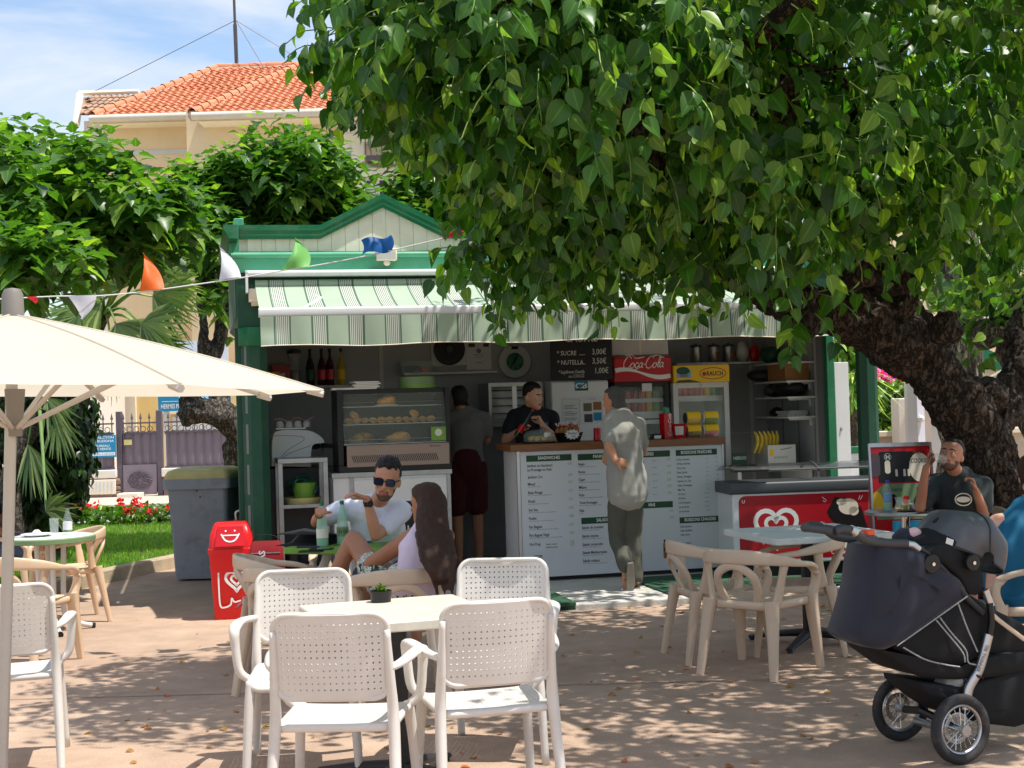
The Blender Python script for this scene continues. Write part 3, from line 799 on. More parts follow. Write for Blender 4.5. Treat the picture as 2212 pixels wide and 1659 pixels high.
# estate agent hoarding behind the railing
x0,z0,w,h=sign_frame(342,738,499,889,29.0)
t=thing('sales_board','tall sales board, white above and blue below, behind the railing','sign board',(x0,29,0.12))
mb=MB();mb.b2((.1,.03,0),(.2,.13,z0+h-.2));mb.b2((w-.2,.03,0),(w-.1,.13,z0+h-.2));mb.build('post','shelf_white',t)
mb=MB();mb.b2((0,0,z0-.12+h*.42),(w*.98,.03,z0-.12+h));mb.build('upper_panel','sign_white',t)
mb=MB();mb.b2((0,-.003,z0-.12),(w,.027,z0-.12+h*.42));mb.build('lower_panel','sign_blue',t)
I=up_plane((0,0,z0-.12));mb=MB();text(mb,'Alcyon',I,h*.13,(w*.28,h*.62),shear=.25,width=w*.6);mb.build('title','sign_blue',t)
I=up_plane((0,-.003,z0-.12));mb=MB()
text(mb,'du 2 au 4 pièces',I,h*.09,(w*.13,h*.31));text(mb,'CUISINE ÉQUIPÉE',I,h*.09,(w*.28,h*.18),width=w*.62)
mb.add([I@Vector(p)for p in((w*.05,h*.135,.001),(w*.96,h*.135,.001),(w*.96,h*.143,.001),(w*.05,h*.143,.001))],[(0,1,2,3)])
text(mb,'HERMES PROMOTION  06 63 65 70 00',I,h*.065,(w*.04,h*.04),width=w*.9);mb.build('lettering','text_white',t)
# ---- orange roofed villa
def hp(x,y,d):return at(x,y,d)
VD=32.0
ho=thing('villa','cream villa with bright orange hipped tile roof behind the trees','house',(0,VD,0.1))
HO=Vector((0,VD,0.1))
eave_z=hp(300,250,VD-.6).z
xl,xm,xr=hp(222,260,VD).x,hp(428,260,VD).x,hp(745,260,VD-1.2).x+3.6
mb=MB();mb.b2((xl,0,0),(xm,7,eave_z-.2));mb.b2((xm,-1.2,0),(xr,7,eave_z-.1));mb.build('wall','facade_cream',ho)
mb=MB()
for x in(hp(745,300,VD-1.2).x,hp(772,300,VD-1.2).x):mb.b2((x-.16,-1.32,0),(x+.16,-1.19,eave_z-.3))
for z in(hp(760,385,VD-1.2).z,hp(760,310,VD-1.2).z):mb.b2((hp(740,300,VD-1.2).x,-1.35,z-.1),(xr,-1.19,z+.1))
mb.build('pilaster_trim','trim_pale',ho,bevel=.02)
mb=MB();mb.b2((xl-.02,-.02,hp(300,345,VD).z),(xm-.01,.01,hp(300,335,VD).z));mb.build('string_course','shutter_grey',ho)
def villa_window(x0,y0,x1,y1,d,name='window',shut=True):
 a,b=hp(x0,y1,d),hp(x1,y0,d)
 mb=MB();mb.b2((a.x-.08,d-VD-.06,a.z-.1),(b.x+.08,d-VD-.0,b.z+.08));f=mb.build(name,'trim_pale',ho,bevel=.01)
 mb=MB();mb.b2((a.x,d-VD-.068,a.z),(b.x,d-VD-.055,b.z));mb.build('pane','window_dark',f)
 mb=MB();mx=(a.x+b.x)/2;mb.b2((mx-.03,d-VD-.09,a.z),(mx+.03,d-VD-.07,b.z));mb.build('mullion','trim_pale',f)
 mb=MB()
 for s,xx in((-1,a.x),(1,b.x)):
  if s==1 and not shut:continue
  w_=(b.x-a.x)*.42;c=xx+s*(w_/2+.03)
  if s==-1:c=xx+w_*.45
  for k in range(int((b.z-a.z)/.07)):mb.box((c,d-VD-.13,a.z+.035+k*.07),(w_,.05,.045),Matrix.Rotation(.5,3,'X'))
  mb.b2((c-w_/2-.03,d-VD-.15,a.z),(c-w_/2,d-VD-.1,b.z));mb.b2((c+w_/2,d-VD-.15,a.z),(c+w_/2+.03,d-VD-.1,b.z))
 mb.build('shutter','shutter_grey',f)
villa_window(795,250,842,312,VD-1.22)
villa_window(640,400,675,470,VD-1.22)
villa_window(795,400,842,470,VD-1.22)
villa_window(1000,405,1035,465,VD-1.22)
mb=MB();a=hp(786,288,VD-1.9)
mb.b2((a.x,-1.75,a.z),(a.x+.95,-1.71,a.z+.05))
for i in range(9):mb.b2((a.x+i*.115,-1.745,a.z-.55),(a.x+.02+i*.115,-1.72,a.z))
mb.b2((a.x,-1.78,a.z-.62),(a.x+.95,-1.2,a.z-.55));mb.build('balcony','bar_metal',ho)
mb=MB();I=up_plane((hp(836,436,VD-1.4).x,-1.35,hp(836,436,VD-1.4).z));text(mb,'ALCYON',I,.2,width=.95);mb.build('house_name','dark_grey',ho)
# roof slopes of tiles
def tile_slope(A,B,C,D,name,rows,parent,m='roof_tile',cols=None):
 """eave A->B, top D->C; wavy interlocking tiles laid in rows"""
 A,B,C,D=map(Vector,(A,B,C,D));mb=MB()
 up=((D+C)/2-(A+B)/2);nrm=(B-A).normalized().cross(up.normalized())
 if nrm.z<0:nrm=-nrm
 ee=(B-A).normalized();up=up-ee*up.dot(ee)
 width=.175
 for r in range(rows):
  t0,t1=r/rows,(r+1.12)/rows
  l0,r0=A.lerp(D,t0),B.lerp(C,t0);l1,r1=A.lerp(D,min(t1,1)),B.lerp(C,min(t1,1))
  n=max(1,int((r0-l0).length/width));e=(r0-l0).normalized();ln=(r0-l0).length
  base0=A+(B-A).normalized()*0
  x_start=math.ceil((l0-A).dot(e)/width);x_end=int((r0-A).dot(e)/width)
  upv=(up/rows)*1.12
  jx=random.uniform(-.02,.02)
  for c in range(x_start,x_end):
   o=A+e*(c*width+jx)+up*t0
   # keep the head of the tile inside the slope
   vs=[];lift=nrm*.03;j=nrm*random.uniform(-.006,.006)
   for(uu,hh)in((0,.0),(.3,.012),(.5,.035),(.75,.042),(1,.008)):
    vs.append(o+e*(uu*width)+nrm*hh+lift+j);vs.append(o+e*(uu*width)+upv+nrm*hh+j)
   for(uu,hh)in((0,.0),(.3,.012),(.5,.035),(.75,.042),(1,.008)):vs.append(o+e*(uu*width)+nrm*(hh-.03)+lift+j)
   fs=[(2*k,2*k+2,2*k+3,2*k+1)for k in range(4)]+[(10+k,11+k,2*k+2,2*k)for k in range(4)]
   mb.add(vs,fs)
 o=mb.build(name,m,parent);o['kind']='stuff'
 q=MB();q.add([A-nrm*.01,B-nrm*.01,C-nrm*.01,D-nrm*.01],[(0,1,2,3)]);q.build('roof_deck',m,parent)
def ridge_row(A,B,parent,m='roof_tile',step=.36,r=.09):
 A,B=Vector(A),Vector(B);d=(B-A);n=max(1,int(d.length/step));d/=n
 q=MB();L_=d.length*1.1;s,up=frame(d)
 if up.z<0:up=-up
 rs=[]
 for k,rr_ in((0,r*1.12),(.12,r),(1,r*.86)):
  rs.append([d.normalized()*L_*k+s*(rr_*cos(a))+up*(rr_*sin(a))for a in np.linspace(-.15,pi+.15,8)])
 q.rings(rs,False,False);me=bpy.data.meshes.new('ridge_tile');me.from_pydata(q.v,[],q.f);me.materials.append(MAT(m));me.polygons.foreach_set('use_smooth',[True]*len(me.polygons))
 for i in range(n):
  o=bpy.data.objects.new('ridge_tile',me);COL.objects.link(o);o.parent=parent;o.location=A+d*i+up*.03
 mb=MB();mb.tube([A-up*.05,B-up*.05],.12,6);mb.build('mortar_bed','mortar',parent)
e1=VD-.6;e2=VD-1.9;rd=VD+3.2
pA,pB=hp(200,252,e1)-HO,hp(425,252,e1)-HO
pB.z=pA.z;pT1=hp(470,148,rd)-HO;pT2=hp(648,158,rd)-HO;pT2.z=pT1.z
tile_slope(pA,pB,pT2,pT1,'tile',20,ho)
qA,qB=hp(415,246,e2)-HO,hp(752,246,e2)-HO;qB.x+=3.2;qA.z=qB.z=(hp(415,246,e2)-HO).z
qT1=pT2.copy();qT2=pT2+Vector((5.5,0,0))
tile_slope(qA,qB,qT2,qT1,'tile',20,ho)
mb=MB();mb.add([pA,pT1,pT1+Vector((0,6,-2)),pA+Vector((0,8,0))],[(0,1,2,3)]);mb.add([pT1,qT2,qT2+Vector((0,5,-2.3)),pT1+Vector((0,5,-2.3))],[(0,1,2,3)]);mb.build('rear_slope','roof_tile',ho)
for a,b in((pA,pT1),(pT1,pT2),(qA,pT2),(pT2,qT2)):ridge_row(a,b,ho)
mb=MB();mb.tube([pA+Vector((-.05,-.05,-.06)),pB+Vector((0,-.05,-.06))],.085,8);mb.tube([qA+Vector((0,-.05,-.06)),qB+Vector((0,-.05,-.06))],.085,8);mb.build('gutter','gutter',ho,smooth=60)
mb=MB();mb.b2((pA.x+.1,.0-.55,pA.z-.16),(pB.x,0.02,pA.z-.1));mb.b2((qA.x+.1,-1.85,qA.z-.16),(qB.x,-1.15,qA.z-.1));mb.build('soffit','trim_pale',ho)
mb=MB();p=hp(512,146,rd)-HO;q=hp(512,-40,rd)-HO;mb.tube([(p.x,p.y,p.z-.3),(p.x-.02,p.y,(p.z+q.z)/2)],.05,7);mb.tube([(p.x-.02,p.y,(p.z+q.z)/2),(p.x-.04,p.y,q.z+1)],.035,7)
mb.tube([(p.x-.55,p.y,q.z+.2),(p.x+.9,p.y,q.z+.0)],.012,5)
am=mb.build('antenna_mast','mast_metal',ho)
mb=MB();top=Vector((p.x,p.y,p.z+(q.z-p.z)*.55))
for dx in(-3.4,2.6,1.0):mb.tube([top,(p.x+dx,p.y-.5,p.z-.6)],.008,4)
mb.build('stay_wire','mast_metal',am)
# old neighbouring roof
no=thing('neighbour_roof','white-edged old brown tile roof peeping out left of the orange roof','house',(0,40,.1));NO=Vector((0,40,.1))
a,b=hp(172,248,40)-NO,hp(300,252,40)-NO;c,d_=hp(300,206,42.5)-NO,hp(180,210,42.5)-NO
tile_slope(a,b,c,d_,'tile',6,no,'old_tile')
mb=MB();mb.tube([a+Vector((-.1,0,-.3)),d_+Vector((-.1,0,.12))],.1,4);mb.tube([d_+Vector((-.1,0,.12)),c+Vector((0,0,.12))],.07,4);mb.build('verge','trim_pale',no)
mb=MB();mb.b2((a.x,.4,0),(b.x+3,4,a.z-.1));mb.build('wall','white_wall',no)
# ochre ground floor behind the railing
t=thing('ochre_house','ochre single storey house front seen behind the railing','house',(hp(260,900,30).x,30,.12))
mb=MB();mb.b2((-3.2,0,0),(3.6,3,2.55));mb.build('wall','facade_ochre',t)
mb=MB();mb.b2((-.05,-.06,0),(.35,0,2.5));mb.b2((.8,-.05,1.55),(3.3,0,1.7));mb.build('trim','trim_pale',t,bevel=.01)
mb=MB();mb.b2((1.1,-.03,.3),(2.9,0,1.5));f=mb.build('garage_door','panel_white',t)
mb=MB()
for dx in(.55,1.65):mb.ball((dx,-.12,1.05),.07,8)
build_each(mb,'globe_lamp','trim_pale',t)
# grey house flank with drainpipe left of the sign
t=thing('street_house','pale rendered house corner with drainpipe beside the ivy','house',(hp(150,950,27.6).x,27.6,.12))
mb=MB();mb.b2((-2.6,0,0),(.55,2,3.0));mb.build('wall','white_wall',t)
mb=MB();mb.tube([(.42,-.08,0.1),(.42,-.08,2.9)],.05,8);mb.tube([(.42,-.08,.12),(.36,-.2,.02)],.06,8);mb.build('drainpipe','shutter_grey',t)
# ================================================================ TREES AND PLANTS
def bark_tube(mb,pts,rad,seg=14,knob=0.12,seed=0):
 pts=cat(pts,6);m=len(pts);R=lerp_list(rad,m)
 rs=[];ps=None
 for i,p in enumerate(pts):
  t=(pts[min(i+1,m-1)]-pts[max(i-1,0)]).normalized()
  s=frame(t)[0]if ps is None else(ps-t*ps.dot(t)).normalized();ps=s;n=s.cross(t)
  ring=[]
  for j in range(seg):
   a=2*pi*j/seg;d=s*cos(a)+n*sin(a);q=p+d*R[i]
   k=1+knob*noise.noise(q*(1.3/max(R[i],.05))*.6+Vector((seed,0,0)))*2
   ring.append(p+d*R[i]*k)
  rs.append(ring)
 mb.rings(rs,True,True)
def crown_points(blobs,n,shell=0.55,r=None):
 """points through the volume of ellipsoids, denser towards their skins; blobs (cx,cy,cz,rx,ry,rz,weight)"""
 r=r or rng;out=[];outn=[]
 w=np.array([b[6]for b in blobs],float);w/=w.sum()
 for b,k in zip(blobs,(w*n).astype(int)):
  d=unit(r.normal(size=(k,3)));rad=np.where(r.uniform(size=k)<shell,r.uniform(.82,1.05,k),r.uniform(.15,.95,k)**.6)
  out.append(np.array(b[:3])+d*rad[:,None]*np.array(b[3:6]));outn.append(d)
 return np.concatenate(out),np.concatenate(outn)
def twig_leaves(P0,D0,per,step,size,droop,r=None,spread=.7):
 """leaves along drooping twigs; returns P,A,N,size and twig polylines"""
 r=r or rng;n=len(P0)
 Ps,As,Ns,Ss,tw=[],[],[],[],[]
 d=unit(D0+r.normal(size=(n,3))*.35);p=P0.copy()
 poly=[p.copy()]
 for k in range(per):
  d=unit(d+np.array([0,0,-droop])*(0.25+.1*k)+r.normal(size=(n,3))*.12)
  p=p+d*step;poly.append(p.copy())
  side=np.cross(d,[0,0,1.]);side=unit(side)*(1 if k%2 else-1)
  a=unit(d*.35+side*spread+np.array([0,0,-1.0])*r.uniform(.5,1.3,(n,1))+r.normal(size=(n,3))*.25)
  nn=unit(d*.6+np.array([0,0,.55])+r.normal(size=(n,3))*.55+D0*.5)
  Ps.append(p+side*.02);As.append(a);Ns.append(nn);Ss.append(size*r.uniform(.5,1.22,n)*(1-.42*k/per))
 tw=np.stack(poly,1)
 return np.concatenate(Ps),np.concatenate(As),np.concatenate(Ns),np.concatenate(Ss),tw
def twig_mesh(tw,rad,name,m,parent):
 """thin three-sided twigs, joined"""
 n,k,_=tw.shape;V=[];F=[]
 offs=np.array([[1,0,0],[-.5,0,.86],[-.5,0,-.86]])*rad
 V=(tw[:,:,None,:]+offs[None,None]).reshape(-1,3)
 base=(np.arange(n)*k*3)[:,None,None,None]
 i=np.arange(k-1)[None,:,None,None];j=np.arange(3)[None,None,:,None]
 F=np.concatenate([base+i*3+j,base+i*3+(j+1)%3,base+(i+1)*3+(j+1)%3,base+(i+1)*3+j],3).reshape(-1,4)
 o=finish(np_mesh(name,V,F),name,m,parent,smooth=180);o['kind']='stuff';return o
 # ---- the old mulberry that shades the terrace
TB=Vector((3.95,11.25,0))
mt=thing('mulberry_tree','old knobbly mulberry tree leaning over the terrace with large hanging leaves','tree',TB)
def tp(x,y,d):return at(x,y,d)-TB
mb=MB()
trunk=[tp(2190,1420,11.25),tp(2180,1250,11.25),tp(2165,1090,11.20),tp(2102,935,11.10),tp(2010,800,11.00),tp(1955,708,10.95),tp(1900,640,10.60)]
bark_tube(mb,trunk,[.38,.33,.27,.21,.195,.195,.19],22,.16,1)
limb=[tp(1990,770,11.00),tp(1900,710,10.60),tp(1790,672,10.40),tp(1690,652,9.90),tp(1600,610,9.70),tp(1500,560,9.50),tp(1420,520,9.30)]
bark_tube(mb,limb,[.20,.20,.155,.10,.065,.05,.03],16,.2,2)
bark_tube(mb,[tp(1410,345,8.1),tp(1395,250,7.75),tp(1350,205,7.65)],[.05,.105,.06],12,.5,3)
bark_tube(mb,[tp(1600,610,9.70),tp(1500,470,9.30),tp(1430,390,8.5),tp(1405,320,8.05)],[.09,.07,.07,.06],10,.2,4)
bark_tube(mb,[tp(1900,660,10.60),tp(1870,560,10.40),tp(1780,400,9.1),tp(1705,260,8.4),tp(1690,60,8.1)],[.12,.10,.075,.06,.05],12,.25,5)
bark_tube(mb,[tp(1930,650,10.65),tp(1965,560,10.95),tp(2080,420,11.05),tp(2200,250,11.15)],[.16,.12,.09,.07],12,.25,6)
bark_tube(mb,[tp(2120,980,11.25),tp(2190,820,11.55),tp(2215,700,11.75),tp(2300,560,11.95)],[.15,.12,.12,.1],12,.25,7)
bark_tube(mb,[tp(2000,800,11.10),tp(1940,790,11.25),tp(1880,745,11.30),tp(1850,700,11.25),tp(1830,660,11.05)],[.08,.085,.085,.085,.08],12,.25,8)
for(x,y,d,r_)in((2135,857,11.2,.155),(1890,560,9.9,.16),(1945,590,10.0,.15),(1850,590,9.8,.12),(2040,715,10.05,.12),(1740,700,9.7,.10),(1690,640,9.5,.1),(1985,545,10.1,.12),(1690,150,9.1,.09)):
 mb.ball(tp(x,y,d),(r_,r_,r_*.9),12)
V,F,Nn=remesh(mb,.019,1)
V=V.astype(np.float64)
for i in range(len(V)):
 q=Vector(V[i]);k=noise.fractal(q*7,0.8,2.1,4)*.032+noise.noise(q*30)*.006-abs(noise.noise(Vector((q.x*16,q.y*16,q.z*9))+Vector((3,1,2))))*.045
 V[i]+=Nn[i]*(k+.022)
finish(np_mesh('trunk',V,F),'trunk','trunk_bark',mt,smooth=180)
r_main=np.random.default_rng(11)
def blob(x,y,d,rx,ry,rz,w):c=tp(x,y,d);return(c.x,c.y,c.z,rx,ry,rz,w)
blobs=[blob(1270,250,8.6,.82,.9,.62,1.2),blob(1050,90,8.2,.56,.8,.42,.75),blob(1330,110,8.0,1.2,1.1,.75,1.3),
blob(1540,290,8.6,1.2,1.1,.85,1.4),blob(1225,470,9.2,.46,.6,.34,.55),blob(1410,430,9.2,.8,.7,.36,.7),
blob(1850,150,8.4,1.4,1.2,.85,1.4),blob(1950,330,9.6,1.1,.9,.5,.9),blob(2200,300,9.4,1.2,1.1,.9,1.1),
blob(1670,350,9.2,.9,.7,.36,.75),blob(1120,40,7.6,1.0,.9,.5,.9),blob(2150,460,10.8,.8,.7,.26,.3),
blob(830,60,8.1,.32,.5,.28,.26),blob(900,190,8.3,.3,.4,.24,.22),blob(1120,370,8.8,.3,.4,.24,.24),blob(1110,560,9.2,.28,.4,.2,.16),blob(1290,570,9.3,.3,.4,.14,.12),blob(1740,650,9.6,.12,.15,.12,.03)]
P0,D0=crown_points(blobs,2800,.66,r_main)
# foliage beyond the picture's upper edge that shades the terrace
top=[(x-TB.x,y-TB.y,z,rx,ry,rz,w)for x,y,z,rx,ry,rz,w in((2.0,8.9,4.5,1.9,1.5,.5,1.0),(.35,8.4,4.4,1.3,1.2,.45,.8),(4.2,9.2,4.5,1.9,1.6,.55,1.0),(1.8,11.0,4.4,1.6,1.0,.5,.7),
(4.9,10.9,4.3,1.6,1.2,.5,1.1),(4.4,7.4,4.3,1.5,1.2,.5,.8),(2.7,6.9,4.2,1.3,1.0,.45,1.1),(3.4,6.0,4.05,1.5,.9,.45,1.5),(5.6,6.6,4.2,1.2,1.2,.45,.6),(2.3,5.4,3.9,.8,.7,.35,.4),(0.0,7.45,4.3,1.1,.7,.32,.5),(-.35,8.3,4.4,.8,.7,.3,.3))]
P1,D1=crown_points(top,2850,.5,r_main)
P0=np.concatenate([P0,P1]);D0=np.concatenate([D0,D1])*[1,1,.6]
lp,la,ln,ls,tw=twig_leaves(P0,D0,5,.068,.155,.5,r_main)
foliage(mt,lp,la,ln,ls,HEART,'leaf_mulberry','crown',300,cell=14)
twig_mesh(tw,.004,'twigs','leaf_yucca',mt)
# branches inside the crown
mb=MB();rb=random.Random(5)
for b in blobs+top:
 c=Vector(b[:3])
 anchor=min((Vector(q)for q in limb+trunk[4:]+[tp(1780,400,9.5),tp(1395,260,8.4),tp(2080,420,10.3)]),key=lambda q:(q-c).length)
 mid=anchor.lerp(c,.5)+Vector((rb.uniform(-.2,.2),rb.uniform(-.2,.2),.15))
 bark_tube(mb,[anchor,mid,c],[.05,.035,.018],7,.2,rb.random()*9)
 for k in range(7):
  e=c+Vector((rb.uniform(-1,1)*b[3],rb.uniform(-1,1)*b[4],rb.uniform(-.6,.6)*b[5]))*.9
  mb.tube(cat([mid.lerp(c,rb.random()),c.lerp(e,.6)+Vector((0,0,.1)),e],4),lerp_list([.016,.005],9),5)
mb.build('branches','trunk_bark',mt,smooth=60)
# ---- mulberries behind, sunlit
def rosettes(P0,D0,per,size,r):
 """upright leading shoots, their leaves splayed round them and hanging at the tips"""
 n=len(P0);Ps,As,Ns,Ss=[],[],[],[];d=unit(D0*.5+[0,0,.8]+r.normal(size=(n,3))*.25);ph=r.uniform(0,6.28,n)
 for k in range(per):
  q=k/per;az=ph+k*2.4;out=np.stack([np.cos(az),np.sin(az),0*az],1)
  a=unit(out*(1-.35*q)+np.array([0,0,1.])*(-.75+1.35*q+r.normal(0,.2,n))[:,None]);nn=unit(np.array([0,0,1.])+out*(.5-q)+r.normal(size=(n,3))*.2)
  Ps.append(P0+d*(.26*q)+out*.035);As.append(a);Ns.append(nn);Ss.append(size*(1.15-.65*q)*r.uniform(.8,1.15,n))
 return np.concatenate(Ps),np.concatenate(As),np.concatenate(Ns),np.concatenate(Ss)
def back_tree(name,label,base,blobs_px,n,size,trunk_px,shape,singles,seed,m='leaf_back',droop=.35,per=4,bark='grey_bark',step=.075):
 T=Vector(base);t=thing(name,label,'tree',T);rr_=np.random.default_rng(seed)
 bl=[]
 for(x,y,d,rx,ry,rz,w)in blobs_px:
  c=at(x,y,d)-T;bl.append((c.x,c.y,c.z,rx,ry,rz,w))
 p0,d0=crown_points(bl,n,.5,rr_);k_=rr_.uniform(size=len(p0))<.16;p0[k_]+=d0[k_]*rr_.uniform(.08,.26,(k_.sum(),1));d0=unit(d0*[1,1,.5]+[0,-.2,.35])
 a,b,c,s=rosettes(p0,d0,per*2,size,rr_)
 foliage(t,a,b,c,s,shape,m,'crown',singles)
 mb=MB()
 for pts,rad in trunk_px:bark_tube(mb,[at(*q)-T for q in pts],rad,12,.22,seed)
 rb2=random.Random(seed)
 for q in bl:
  c0=Vector(q[:3]);st=min((at(*k)-T for pts,_ in trunk_px for k in pts),key=lambda k:(k-c0).length)
  bark_tube(mb,[st,st.lerp(c0,.5)+Vector((0,0,.1)),c0+Vector((0,0,q[5]*.4))],[.06,.04,.015],7,.2,seed)
 V,F,Nn=remesh(mb,.03,1)
 for i in range(len(V)):
  q=Vector(V[i]);V[i]+=Nn[i]*(noise.fractal(q*7,.9,2,3)*.02)
 finish(np_mesh('trunk',V,F),'trunk',bark,t,smooth=180)
 return t
b0=gp(60,1280);b0=Vector((-6.3,13.4,.1))
back_tree('mulberry_tree','sunlit bushy mulberry at the left edge behind the cream parasol',b0,
[(90,425,12.6,.95,.9,.42,1.2),(240,485,12.4,.65,.8,.40,1.0),(320,480,12.6,.4,.5,.3,.5),(70,520,12.0,.6,.7,.28,.7),(-60,430,12.2,.8,.8,.55,.9),(50,600,10.6,.42,.4,.2,.5),(150,560,11.8,.35,.4,.2,.35),(175,350,13.6,.3,.4,.16,.15),(0,570,11.4,.45,.5,.22,.4)],
470,.2,[([(-60,1200,13.4),(-50,900,13.3),(0,700,13.0),(60,560,12.7),(150,480,12.4)],[.22,.2,.15,.1,.06]),([(0,700,13.0),(60,540,12.4),(20,400,12.2)],[.1,.07,.03])],
LOBED,300,21)
b1=Vector((-3.1,17.2,.1))
back_tree('mulberry_tree','dark leaved mulberry with sawn-off low branch left of the kiosk',b1,
[(590,385,17.0,.7,.7,.40,1.1),(680,420,16.8,.5,.6,.6,1.1),(440,455,17.2,.75,.8,.42,1.2),(600,460,17.0,.8,.6,.5,1.0),(440,520,16.5,.45,.6,.45,.5),(720,470,16.8,.4,.5,.35,.4),(490,600,16.2,.3,.4,.5,.25)],
580,.19,[([(520,1200,16.4),(518,1000,16.4),(505,915,16.3),(470,895,16.2),(392,893,16.0)],[.2,.19,.16,.145,.14]),
([(400,900,16.05),(415,850,16.1),(432,800,16.2),(440,700,16.3),(432,590,16.5),(470,480,16.8)],[.12,.1,.075,.06,.06,.045]),
([(485,890,16.3),(470,840,16.3),(455,790,16.3),(478,720,16.4),(465,640,16.4),(440,560,16.5)],[.12,.1,.09,.08,.07,.05]),
([(478,720,16.4),(500,660,16.4),(490,600,16.4)],[.07,.06,.05]),([(585,560,17),(590,440,17),(560,360,17)],[.1,.09,.05])],
LOBED,300,22)
b2=Vector((-.3,19.2,0))
back_tree('mulberry_tree','half hidden mulberry rising behind the kiosk gable',b2,
[(940,420,18.6,.7,.6,.45,1),(870,470,18.4,.5,.5,.3,.6),(1100,400,18.6,.9,.6,.6,.8),(1000,330,18.8,.6,.5,.4,.5)],
330,.19,[([(985,1000,18.8),(985,700,18.8),(985,480,18.7),(960,380,18.6)],[.2,.17,.14,.06])],LOBED,120,23)
# sawn end of the low branch
# ---- ivy covered column, palm
iv=thing('ivy_column','dark mass of ivy hanging over a trunk left of the street gate','ivy',(-5.3,15.6,.1));IO=Vector((-5.3,15.6,.1))
rv=np.random.default_rng(31)
bl=[]
for(x,y,d,rx,ry,rz,w)in((60,960,15.6,.55,.5,.75,1.3),(130,900,15.5,.4,.5,.4,.8),(95,1050,15.6,.45,.4,.45,.8),(40,850,15.6,.7,.5,.5,.8),(-40,960,15.6,.5,.4,.9,.6),(170,990,15.4,.18,.25,.35,.25)):
 c=at(x,y,d)-IO;bl.append((c.x,c.y,c.z,rx,ry,rz,w))
p0,d0=crown_points(bl,4600,.75,rv)
foliage(iv,p0,unit(d0*.35+np.array([0,0,-1.])+rv.normal(size=p0.shape)*.3),unit(d0+np.array([0,0,.3])+rv.normal(size=p0.shape)*.4),rv.uniform(.07,.13,len(p0)),SMALL,'leaf_ivy','foliage')
mb=MB();bark_tube(mb,[(-.1,0,-.1),(0,0,1.2),(.05,0,2.6)],[.3,.25,.2],10,.2,4);mb.build('trunk','grey_bark',iv,smooth=60)
def fan_palm(name,label,base,fronds,m='leaf_palm',leaflets=26,parent_cat='palm tree',trunk=None):
 T=Vector(base);t=thing(name,label,parent_cat,T)
 for(hx,hy,d,R,roll,tilt,spread)in fronds:
  c=at(hx,hy,d)-T
  mb=MB();rb_=random.Random(int(hx*7+hy))
  ax=Matrix.Rotation(roll,3,'Y')@Matrix.Rotation(tilt,3,'X')
  for k in range(leaflets):
   a=(k/(leaflets-1)-.5)*spread;L_=R*(1-.22*abs(a/(spread/2))**2)*rb_.uniform(.9,1.05)
   pts=[]
   for q in(0,.3,.65,1.0):
    droop=-.20*q*q*R*rb_.uniform(.6,1.5)
    p_=ax@Vector((sin(a)*L_*q,0.04*cos(k*2.1)*q,cos(a)*L_*q));p_.z+=droop;pts.append(c+p_)
   w=[.006,.017,.013,.002]
   sd=ax@Vector((cos(a),.25,-sin(a)))
   vs=[]
   for p_,ww in zip(pts,w):vs+=[p_-sd*ww,p_+sd*ww]
   mb.add(vs,[(2*i,2*i+1,2*i+3,2*i+2)for i in range(3)])
  st=T*0+Vector((0,0,0))if trunk is None else Vector(trunk)
  o=mb.build('frond',m,t)
  q=MB();q.tube(cat([st,(st+c)/2+Vector((0,0,.12)),c],5),lerp_list([.022,.010],11),6);q.build('stalk',m,o,smooth=60)
 if trunk is not None:
  mb=MB();bark_tube(mb,[(0,0,0),(0,0,trunk[2]*.55),trunk],[.12,.11,.09],10,.3,3);mb.build('trunk','grey_bark',t,smooth=60)
 return t
rp_=random.Random(4)
fr=[]
for(hx,hy,R,roll,tilt,sp)in((330,640,.62,1.75,.3,2.6),(305,700,.66,1.95,.5,2.4),(270,620,.6,-.4,.2,3.0),(250,700,.62,2.6,.2,2.6),(300,560,.6,.7,.1,2.8),(220,650,.6,-1.6,.3,2.8),(370,620,.5,1.5,.6,2.2),
(200,560,.55,-.7,.1,2.6),(240,740,.55,3.0,.1,2.4),(330,740,.5,2.2,.2,2.2),(310,600,.6,1.2,-.2,2.4),(170,680,.55,-2.2,.1,2.4)):
 fr.append((hx,hy,15.2+rp_.uniform(-.4,.4),R,roll,tilt,sp))
tr_top=at(225,680,15.5)-Vector((-5.15,15.9,.1))
fan_palm('fan_palm','fan palm with spiky pleated fronds between the left trees',(-5.15,15.9,.1),fr,trunk=tr_top,leaflets=30)
fr=[(120,900,15.0,.45,2.8,.2,1.4),(60,960,14.9,.5,2.85,.1,1.2),(100,860,15.0,.45,2.5,.2,1.6),(100,1105,13.6,.35,1.2,.2,2.0)]
fan_palm('drooping_palm','hanging palm fronds in front of the ivy and gate',(-5.3,15.0,.1),fr,leaflets=18,trunk=at(85,880,15)-Vector((-5.3,15.0,.1)))
